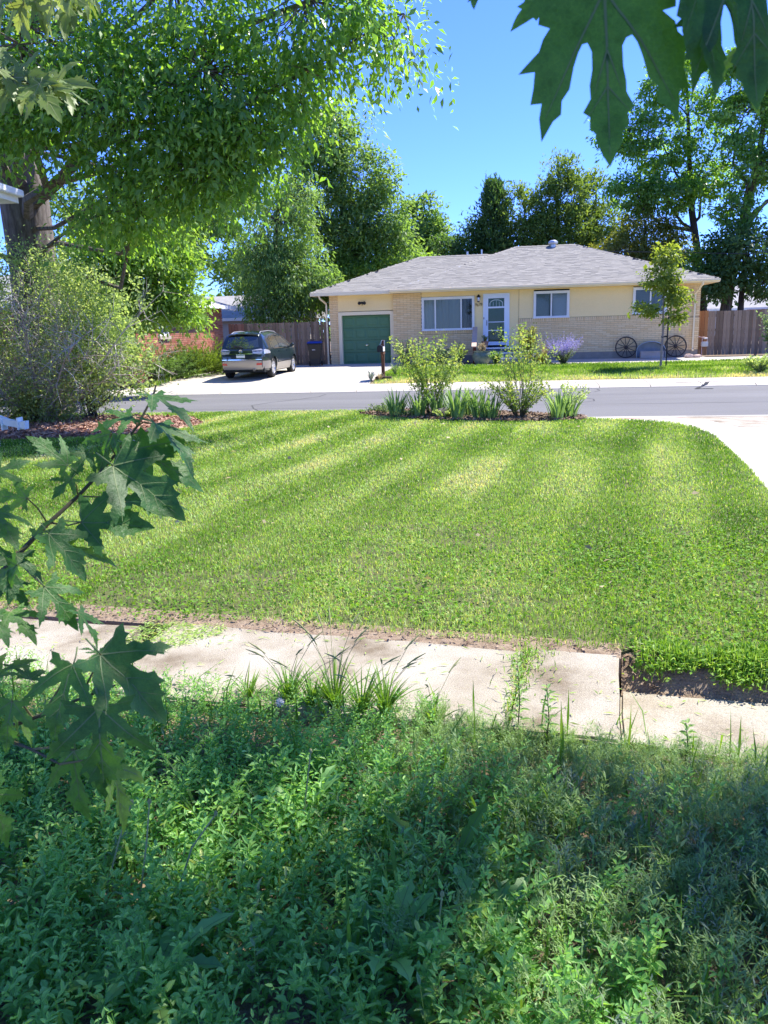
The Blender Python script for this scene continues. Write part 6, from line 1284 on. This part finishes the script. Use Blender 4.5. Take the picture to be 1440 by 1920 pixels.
for u, v, n, h, lab in ((-4.35,26.95,30,.42,'pale spiky agave like clump beside the driveway, left of the mailbox'),(-4.05,27.0,22,.34,'dry spiky clump with brown tips next to the mailbox timber')):
    x, y, _ = U(u, v); tuft(x, y, lab, n, h, .05, L_agave if n > 25 else L_straw, 'yucca_plant', 'spiky plants by the mailbox', float(zg(v)), .6)
x, y, _ = U(-3.7,28.3); tuft(x, y, 'bluish grey grass behind the mailbox post', 70, .5, .02, L_grey, 'ornamental_grass', None, float(zg(28.3)), .5)
bush('shrub', 'low pale weeds at the left edge of the driveway', 'shrub', at(-12.2,28.4), 40, .75, .8, 40, .09, .03, L_grey, M_stem)
bush('shrub', 'tall thin weed between the junipers and the driveway', 'shrub', at(-12.2,27.3), 12, .8, .4, 40, .10, .03, L_grey, M_stem)
bush('shrub', 'dry yellow green bush by the kerb at right edge', 'shrub', at(8.3,27.3), 34, .62, .55, 46, .08, .04, L_shrub, M_stem)
bush('shrub', 'leafy green bush at the right edge before the grey fence', 'shrub', at(9.6,29.5), 50, 1.9, .8, 70, .11, .07, L_grey, M_stem)
def juniper(name, label, base, sprays, rx, ry, h, m):
    t = thing(name, label, 'shrub', base, -A, 'spreading junipers by the red house'); Q = []; R = []; b_ = MB()
    for i in range(sprays):
        a = rng.random()*6.28; f = math.sqrt(rng.random()); o = np.array((rx*f*math.cos(a)*.55, ry*f*math.sin(a)*.55, .1)); d = np.array((math.cos(a)*.8, math.sin(a)*.8, .35+.9*(1-f)))+rng.normal(size=3)*.25; d /= np.linalg.norm(d); L = h*(.65+.5*rng.random()); n = 46
        s = .15+.85*rng.random(n); P = o+d*(s*L)[:,None]+rng.normal(size=(n,3))*.06*(1.1-s)[:,None]; P[:,2] = np.maximum(P[:,2], .03)
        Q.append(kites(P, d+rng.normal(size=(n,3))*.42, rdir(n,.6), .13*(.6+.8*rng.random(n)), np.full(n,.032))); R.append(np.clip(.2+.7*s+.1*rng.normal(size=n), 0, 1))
        b_.tube([o, o+d*L*.85], [.012,.003], 3, cap=False)
    b_.build('stems', M_barkdark, t)['kind'] = 'stuff'; quadmesh('foliage', np.concatenate(Q), np.concatenate(R), m, t)['kind'] = 'stuff'
juniper('juniper', 'bright green spreading juniper beside the parked car', at(-11.9,30.7), 300, 1.2, 2.1, 1.25, L_junip)
juniper('juniper', 'dark shaded juniper below the red house window', at(-12.9,28.2), 260, 1.2, 1.9, 1.45, L_dark)
# big shrub at left with a dead, bare middle, and its leafier neighbour
def dead_shrub():
    t = thing('large_shrub', 'big rounded shrub with bare grey twigs in its middle, at left on red mulch', 'shrub', (-6.9,16.2,0)); b_ = MB(); Q = []; R = []
    for i in range(26):
        a = rng.random()*6.28; e = .55+.75*rng.random(); L = 2.2+1.1*rng.random(); d = np.array((math.cos(a)*math.cos(e), math.sin(a)*math.cos(e)*.8, math.sin(e))); pts = [np.array((.12*math.cos(a),.12*math.sin(a),0))]
        for k in range(5): d = d+rng.normal(size=3)*.14; d /= np.linalg.norm(d); pts.append(pts[-1]+d*L/5)
        b_.tube(pts, [.026,.022,.018,.014,.01,.004], 5, cap=False, r=rng.random())
        for k in range(2, 6):
            for j in range(7):
                d2 = d*.5+rng.normal(size=3)*.8; d2[2] += .3; d2 /= np.linalg.norm(d2); l2 = .28+.4*rng.random(); q0 = pts[k-1]+(pts[k]-pts[k-1])*rng.random(); q1 = q0+d2*l2*.5+rng.normal(size=3)*.04; q2 = q1+(d2+rng.normal(size=3)*.4)*l2*.5
                b_.tube([q0,q1,q2], [.010,.007,.003], 3, cap=False, r=rng.random())
                for _ in range(3):
                    q3 = q1+(q2-q1)*rng.random(); b_.tube([q3, q3+(d2+rng.normal(size=3)*.9)*.16], [.005,.002], 3, cap=False, r=rng.random())
                n = 5; P = q2+rng.normal(size=(n,3))*.1; Q.append(kites(P, rdir(n,.3), rdir(n,1), .055*(.6+.8*rng.random(n)), .036*(.7+.6*rng.random(n)))); R.append(rng.random(n))
    b_.build('stems', M_twig, t)['kind'] = 'stuff'
    # leafy shell: top, left flank and foot
    nc = 560; d = rdir(nc); c = np.column_stack([d[:,0]*1.6, d[:,1]*1.1, 1.62+d[:,2]*1.6]); front = (c[:,1] < .1)&(c[:,2] > .9)&(c[:,2] < 2.6)&(np.abs(c[:,0]+.05) < .95); c = c[(~front|(rng.random(nc) < .08))&(rng.random(nc) < .85)]; c[:,2] = np.maximum(c[:,2], .15)
    ci = np.repeat(np.arange(len(c)), 42); n = len(ci); P = c[ci]+rng.normal(size=(n,3))*.19; P[:,2] = np.maximum(P[:,2], .03); Q.append(kites(P, rdir(n,.2), rdir(n,1), .06*(.6+.8*rng.random(n)), .04*(.7+.6*rng.random(n)))); R.append(np.clip(rng.random(len(c))[ci]*.5+rng.random(n)*.5, 0, 1))
    quadmesh('foliage', np.concatenate(Q), np.concatenate(R), L_shrub, t)['kind'] = 'stuff'
dead_shrub()
def shrub2(name, label, base, blobs, m, leaf=.065, stems=14):
    t = thing(name, label, 'shrub', base); b_ = MB(); Q = []; R = []
    for x, y, z, rx, ry, rz, nc, nl in blobs:
        d = rdir(nc); c = np.array((x,y,z))+d*np.array((rx,ry,rz))*(.5+.5*rng.random(nc)**.6)[:,None]; sv = .07+.2*rng.random(nc)**1.5; c += np.where(rng.random(nc) < .3, .22, .0)[:,None]*norm(c-np.array((x,y,z)))*rng.random(nc)[:,None]*2; ci = np.repeat(np.arange(nc), nl); n = len(ci); P = c[ci]+np.clip(rng.normal(size=(n,3)), -1.6, 1.6)*sv[ci][:,None]; P[:,2] = np.maximum(P[:,2], .04)
        Q.append(kites(P, rdir(n,.2)+norm(c[ci]-np.array((x,y,z)))*.5, rdir(n,1), leaf*(.6+.8*rng.random(n)), leaf*.62*(.7+.6*rng.random(n)))); R.append(np.clip(rng.random(nc)[ci]*.5+rng.random(n)*.5, 0, 1))
        for k in range(max(4, stems//len(blobs))): 
            e = c[rng.integers(nc)]; b_.tube([(rng.normal()*.08,rng.normal()*.08,0), (e[0]*.4,e[1]*.4,e[2]*.55), tuple(e)], [.022,.014,.004], 5, cap=False)
    b_.build('stems', M_barkdark, t)['kind'] = 'stuff'; quadmesh('foliage', np.concatenate(Q), np.concatenate(R), m, t)['kind'] = 'stuff'
shrub2('large_shrub', 'tall leafy shrub right of the bare twiggy shrub, on several dark stems', (-6.15,16.6,0), [(.35,0,2.15,.75,.7,.75,74,40),(.45,0,1.3,.95,.8,.55,72,40),(-.3,.3,2.3,.6,.6,.7,40,36),(.75,-.1,.65,.55,.5,.25,24,30)], L_shrub, .08)
shrub2('large_shrub', 'leafy shrub at the left edge behind the white eave', (-8.7,16.6,0), [(0,0,2.3,1.1,1,1.0,150,40),(.2,-.2,1.1,1.0,.9,.8,90,40)], L_shrub, .07)
shrub2('low_shrub', 'small yellow leaved sprout at the foot of the twiggy shrub', (-7.0,15.9,0), [(0,0,.32,.38,.3,.3,34,30)], L_yellow, .06, 6)
# ------------------------------------------------------------------ trees
T = tree
T('maple_tree', 'huge old maple with thick grey trunk and wide drooping crown at left', 'tree',
  [(-7.75,18.4,-.05,.66),(-7.68,18.4,1.2,.54),(-7.6,18.3,3.0,.50),(-7.55,18.1,4.6,.50),(-7.75,17.7,6.2,.38),(-8.05,17.3,8.0,.28),(-8.1,17.0,10,.16),(-8.0,16.8,12,.06)],
  [(-4.6,15.2,5.6,1.5,1.3,1.1,68,66),(-2.9,15.2,6.0,1.5,1.3,1.2,78,66),(-3.6,15.6,7.6,1.8,1.5,1.2,74,64),(-1.3,15.0,7.0,1.3,1.1,1.0,45,60),(-.15,14.9,7.1,.75,.8,.8,21,51),(.35,14.8,6.35,.40,.5,.62,12,40),(-5.9,15.0,6.6,1.5,1.4,1.3,58,64),(-7.5,15.6,6.5,1.4,1.3,1.3,70,64),(-6.3,15.4,5.9,1.1,.9,.7,46,66),(-2.2,15.2,5.2,.9,.8,.7,36,60),(-1.35,15.2,6.0,.8,.8,.7,30,56),(-2.9,15.4,4.6,.9,.8,.6,28,56),(-9.0,15.6,4.6,.9,1.0,.9,36,60),(-4.8,15.9,4.3,1.0,1.0,.8,40,55),(-3.4,15.6,4.6,1.1,1.0,.7,38,55),(-7.0,15.4,8.4,2.0,1.6,1.4,31,60),(-4.4,15.6,9.4,2.2,1.8,1.3,28,55),(-1.6,15.4,8.7,1.7,1.4,1.1,21,55)],
  .14, L_maple, M_bark, tw=.012, spread=.34, droop=.55, aspect=.42, sides=18, lr=.26, bring=.94, dens=.95)
T('ash_tree', 'bright leafy tree in front of the red brick house, foliage hanging over its window', 'tree', [(-8.75,26.2,.05,.17),(-8.7,26.2,1.4,.14),(-8.5,26.2,2.6,.11),(-8.2,26.1,4.2,.06)],
  [(-7.1,26.2,3.6,1.3,1.2,.9,90,66),(-8.5,26.2,3.9,1.2,1.1,1.1,80,66),(-6.2,26.1,2.7,.7,.8,.75,46,60),(-7.6,26.0,2.35,.7,.7,.45,34,54),(-7.3,26.6,5.0,1.6,1.3,.8,80,60),(-9.8,26.4,3.2,1.0,1.0,1.2,60,60)], .17, L_light, M_bark, tw=.012, spread=.28, droop=.4, aspect=.45)
T('elm_tree', 'dark drooping elm standing behind the board fence left of the garage', 'tree', [(-4.9,39,.2,.22),(-4.85,39,2.5,.19),(-4.7,39,5.0,.13),(-4.5,39,8.2,.04)],
  [(-4.6,38.5,6.6,1.6,1.4,1.6,90,60),(-4.0,38.4,4.6,1.7,1.4,1.3,90,60),(-5.3,38.5,4.9,1.4,1.3,1.6,80,60),(-3.0,38.4,3.6,1.2,1.1,1.0,60,54),(-4.9,38.5,2.9,1.5,1.1,.7,60,54),(-3.6,38.6,7.6,1.1,1.0,1.0,50,54)], .19, L_elm, M_barkdark, spread=.34, droop=.8, aspect=.32)
T('elm_tree', 'tallest grey green elm rising behind the garage roof', 'tree', [(-2.2,49,.2,.4),(-2.1,49,4,.33),(-1.9,49,8,.22),(-1.9,49,13.5,.06)],
  [(-2.6,48.5,12.2,1.9,1.7,1.9,80,60),(-1.2,48.5,10.2,2.1,1.8,1.9,90,60),(-3.4,48.5,9.0,2.0,1.7,2.0,90,60),(.1,48.5,8.2,1.7,1.5,1.5,70,60),(-1.6,48.5,6.9,2.3,1.7,1.5,80,60),(.6,48.6,10.2,.85,.8,.8,24,50),(.9,48.6,6.6,1.0,1.1,1.3,44,54),(-2.3,49.5,14.0,1.0,1.0,.7,26,50),(-4.6,49,12,1.8,1.7,2.2,60,60)], .25, L_elm, M_barkdark, spread=.45, droop=.35, aspect=.42)
T('locust_tree', 'light green feathery tree just behind the garage roof', 'tree', [(-1.32,48.62,0.2,0.15),(-1.21,48.62,2.59,0.12),(-0.99,48.62,6.22,0.04)],
  [(-2.42,48.18,5.01,1.54,1.32,1.1,80,66),(-0.33,48.18,4.9,1.54,1.32,0.99,80,66),(1.21,48.4,4.57,1.1,1.1,0.77,50,59),(-1.32,48.29,6.22,1.43,1.21,0.77,52,59),(-3.74,47.96,4.24,1.1,1.1,1.21,52,59)], 0.222, L_light, M_barkdark, spread=.34, droop=.4, aspect=.36)
T('broadleaf_tree', 'round dark tree behind the house, left of the spiky juniper', 'tree', [(3.2,61,.2,.3),(3.2,61,4,.24),(3.2,61,10,.06)],
  [(3.1,60.5,9.3,1.5,1.4,1.7,70,60),(2.0,60.5,7.6,1.4,1.3,1.5,60,60),(4.2,60.5,7.8,1.3,1.2,1.5,60,60),(3.1,60.5,6.0,2.2,1.5,1.5,70,56)], .27, L_elm, M_barkdark, spread=.45, droop=.2, aspect=.55)
T('broadleaf_tree', 'low round green tree at the foot of the roof ridge, between dark tree and elm', 'tree', [(1.5,52,.2,.2),(1.5,52,6,.06)], [(1.3,51.5,5.6,1.5,1.3,1.1,60,56),(2.6,51.6,5.2,1.2,1.1,.9,44,54)], .24, L_light, M_barkdark, spread=.42, aspect=.5)
def conifer(name, label, base, h, r, nb, m, group=None, tips=.3, leaf=.22, fat=1.0):
    x, y, z = base; t = thing(name, label, 'tree', base, 0, group); b_ = MB(); b_.tube([(0,0,0),(0,0,h*.5),(.1,0,h*.96)], [r*.10,r*.06,.02], 7); b_.build('trunk', M_barkdark, t, smooth=True); Q = []; R = []; tb = MB()
    for i in range(nb):
        f = .12+.86*rng.random(); a = rng.random()*6.28; rr = r*fat*1.25*(1-f)**.62*(.4+.7*rng.random())+.2; o = np.array((0,0,f*h)); d = np.array((math.cos(a), math.sin(a), .55+.5*rng.random())); d /= np.linalg.norm(d); e = o+d*rr; n = 54; s = .3+.7*rng.random(n)**.6
        P = o+(e-o)*s[:,None]+rng.normal(size=(n,3))*(.10+.12*r*(1-s))[:,None]*np.array((1,1,1.2)); Q.append(kites(P, d*.5+rng.normal(size=(n,3))*.5+np.array((0,0,.7)), rdir(n), leaf*(.6+.8*rng.random(n)), leaf*.32*(.7+.6*rng.random(n)))); R.append(np.clip(rng.random()*.5+.5*s*rng.random(n), 0, 1)); tb.tube([o,e], [.03,.006], 3, cap=False)
    tb.build('branches', M_barkdark, t)['kind'] = 'stuff'; quadmesh('crown', np.concatenate(Q), np.concatenate(R), m, t)['kind'] = 'stuff'
conifer('juniper_tree', 'spiky dark juniper behind the roof ridge', (8.0,56,.2), 10.8, 2.6, 300, L_dark, fat=.95, leaf=.28)
T('juniper_tree', 'lower broad dark juniper left of the spiky one', 'tree', [(5.6,57,.2,.2),(5.6,57,4,.15),(5.6,57,8,.04)], [(5.0,56.5,6.2,1.3,1.2,1.5,50,50),(6.3,56.5,6.9,1.2,1.1,1.4,46,50),(5.6,56.5,5.0,1.9,1.4,1.2,50,50),(4.4,56.5,7.2,.5,.5,.6,12,40),(6.6,56.6,8.4,.5,.5,.7,12,40),(7.6,56.5,5.5,1.3,1.2,1.6,50,50)], .26, L_dark, M_barkdark, spread=.40, droop=.0, aspect=.4)
T('conifer_tree', 'shorter olive green conifer at left in the conifer group', 'tree', [(10.0,56,.2,.2),(10,56,4,.15),(10,56,10,.04)], [(9.9,55.5,9.0,.75,.8,1.3,34,50),(9.3,55.5,7.2,.9,.9,1.3,36,50),(10.5,55.5,7.4,1.0,.9,1.4,40,50),(9.8,55.5,5.7,1.5,1.2,1.2,46,50),(9.55,55.5,10.3,.3,.3,.6,8,36)], .26, L_conifer, M_barkdark, 'olive conifers behind the ridge', spread=.34, droop=-.25, aspect=.36)
T('conifer_tree', 'tallest many topped olive green conifer behind the ridge', 'tree', [(12.2,56,.2,.25),(12.2,56,5,.2),(12.2,56,12,.04)], [(12.1,55.5,11.2,.65,.7,1.3,32,50),(11.4,55.5,9.6,.8,.8,1.4,38,50),(13.0,55.5,10.0,.75,.8,1.5,38,50),(12.2,55.5,8.4,1.5,1.1,1.3,56,50),(11.2,55.5,7.2,1.1,1.0,1.1,40,50),(13.5,55.5,7.7,1.0,1.0,1.2,40,50),(12.2,55.5,6.2,1.9,1.3,1.2,56,50),(12.9,55.5,11.8,.3,.3,.6,9,36)], .26, L_conifer, M_barkdark, 'olive conifers behind the ridge', spread=.34, droop=-.25, aspect=.36)
T('conifer_tree', 'olive conifer half hidden by the open tree at right of the group', 'tree', [(15.0,57,.2,.22),(15,57,5,.17),(15,57,11,.04)], [(14.8,56.5,10.3,.8,.8,1.4,36,50),(14.3,56.5,8.3,1.0,1.0,1.3,40,50),(15.7,56.5,8.6,1.1,1.0,1.5,44,50),(15.0,56.5,6.4,1.7,1.3,1.3,56,50)], .26, L_conifer, M_barkdark, 'olive conifers behind the ridge', spread=.34, droop=-.25, aspect=.36)
T('yellow_tree', 'yellow green tree behind the right end of the roof', 'tree', [(16.12,49.88,0.2,0.21),(16.12,49.88,3.8,0.16),(16.12,49.88,7.63,0.05)], [(16.12,49.3,6.82,1.74,1.51,1.39,92,66),(14.38,49.3,5.78,1.62,1.39,1.16,75,61),(17.63,49.42,5.43,1.39,1.28,1.28,69,61),(15.78,49.18,4.62,2.2,1.51,0.93,69,61)], 0.240, L_yellow, M_barkdark, spread=.38, droop=.5, aspect=.3)
T('poplar_tree', 'tall open tree on a dark leaning trunk behind the right fence', 'tree', [(19.65,49.02,0.2,0.32),(19.58,49.02,2.11,0.28),(19.2,49.02,4.93,0.24),(18.56,49.02,8,0.2),(18.18,48.9,11.07,0.14),(17.79,48.9,15.42,0.05)],
  [(16.51,48.38,14.91,1.54,1.41,1.41,52,61),(14.59,48.38,12.22,1.54,1.41,1.15,46,59),(16.38,48.38,11.58,1.92,1.66,1.41,69,61),(16.9,48.38,9.02,2.18,1.66,1.02,75,63),(14.85,48.38,9.02,1.41,1.28,1.02,50,59),(13.06,48.38,12.35,0.7,0.77,0.64,16,44),(18.69,48.38,9.66,1.54,1.41,1.28,55,61),(18.43,48.51,13.12,1.41,1.28,1.28,39,59),(17.41,48.64,16.32,1.02,1.02,0.77,23,48)], 0.232, L_maple, M_barkdark, spread=.30, droop=.35, aspect=.48)
T('poplar_tree', 'tall open tree on a forked grey trunk, nearest to the right edge', 'tree', [(19.89,47.06,0.2,0.39),(20.09,47.06,2.12,0.34),(20.35,47.06,4.59,0.3),(20.73,47.06,6.8,0.26),(21.32,46.93,9.92,0.18),(21.58,46.8,15.64,0.05)],
  [(21.06,46.54,15.51,1.69,1.43,1.3,57,61),(20.28,46.54,12.39,1.56,1.43,1.43,57,61),(22.36,46.54,13.3,1.56,1.43,1.56,62,61),(21.06,46.54,9.79,1.56,1.43,1.3,57,61),(19.89,46.54,7.71,1.04,1.04,0.91,34,55),(22.88,46.54,10.44,1.43,1.3,1.3,57,61),(19.37,46.67,15.12,0.91,0.91,0.91,23,48)], 0.234, L_maple, M_bark, spread=.30, droop=.35, aspect=.48)
o = [q for q in bpy.data.objects if q.name.startswith('poplar_tree')][-1]
b_ = MB(); b_.tube([(.5,0,4.9),(1.0,-.1,6.6),(2.0,-.2,7.9),(3.4,-.2,8.4)], [.18,.14,.1,.05], 8); b_.tube([(.33,0,3.6),(.9,-.1,4.2),(1.3,-.1,4.0)], [.04,.03,.01], 6); b_.build('limb', M_bark, o, smooth=True)
T('broadleaf_tree', 'dark green tree at the right edge behind the forked trunk', 'tree', [(20.5,46,.2,.25),(20.5,46,5.5,.08)], [(20.3,45.5,5.6,1.9,1.5,1.5,80,58),(19.0,45.5,3.9,1.0,1.0,.9,40,54),(21.8,45.5,4.0,1.5,1.3,1.5,60,56)], .24, L_dark, M_barkdark, spread=.4, aspect=.55)
T('broadleaf_tree', 'small light green tree showing between the two trunks at right', 'tree', [(17.6,47,.2,.15),(17.6,47,4.2,.05)], [(17.4,46.6,4.0,1.2,1.1,1.0,50,54),(18.6,46.6,4.9,1.0,1.0,1.0,40,54)], .22, L_light, M_barkdark, spread=.36, aspect=.5)
T('broadleaf_tree', 'sunlit tree far behind the gap left of the dark elm', 'tree', [(-10,62,.2,.3),(-10,62,8,.08)], [(-9.6,61,6.0,2.2,1.8,1.6,70,56),(-11.5,61,8.5,2.5,2,2.2,80,56),(-7.6,61.5,7.5,2.0,1.7,2.2,70,56)], .28, L_light, M_barkdark, spread=.45, aspect=.5)
T('broadleaf_tree', 'dark tree filling in behind the red house roof', 'tree', [(-12,44,.2,.3),(-12,44,8,.08)], [(-12,43,6.5,2.4,2,2.2,90,56),(-9.4,43,8.2,2.2,2,2.4,90,56),(-14.5,43,7.5,2.4,2,2.4,80,56),(-7.0,43.5,10,2.0,1.8,2.2,70,56)], .26, L_elm, M_barkdark, spread=.45, aspect=.5)
# staked young maple on the lawn
x, y, z = at(5.62,29.4)
T('young_tree', 'young staked tree with bright green leaves on the lawn before the brick wall', 'tree', [(x,y,z,.045),(x+.02,y,z+1.2,.038),(x-.02,y,z+2.4,.028),(x,y,z+4.1,.008)], [(x-.05,y,z+3.75,.36,.34,.42,20,36),(x-.2,y,z+2.95,.6,.5,.34,22,36),(x+.42,y,z+2.4,.5,.45,.3,20,36),(x-.6,y,z+2.05,.36,.36,.22,12,34),(x+.25,y,z+1.75,.45,.4,.2,13,32),(x+.35,y,z+3.15,.36,.36,.3,12,34)], .14, L_young, M_palebark, tw=.006, spread=.15, droop=.2, aspect=.62, shell=.3)
sk = thing('tree_stake', 'dark metal stake tied to the young tree with a strap', 'stake', (x+.17,y-.05,z)); b_ = MB(); b_.box(-.018,-.018,-.1,.018,.018,1.75); b_.build('post', M_blackmetal, sk); b_ = MB(); b_.tube([(.0,0,1.08),(-.17,.02,1.06),(-.2,.06,1.07),(-.0,.03,1.09)], .02, 5); b_.build('strap', M_rubber, sk)
# far tree line closing the horizon
n = 60; Q = []; R = []
for i in range(n):
    a = -70+140*i/n; c = np.array((a*1.5, 120+20*rng.random(), 3)); k = 260; d = rdir(k); P = c+d*np.array((4.5,3,3.6+2*rng.random())); P[:,2] = np.maximum(P[:,2], .3); Q.append(kites(P, rdir(k), rdir(k), .9+.5*rng.random(k), .6+.3*rng.random(k))); R.append(rng.random(k))
quadmesh('far_woods', np.concatenate(Q), np.concatenate(R), L_elm)['kind'] = 'stuff'
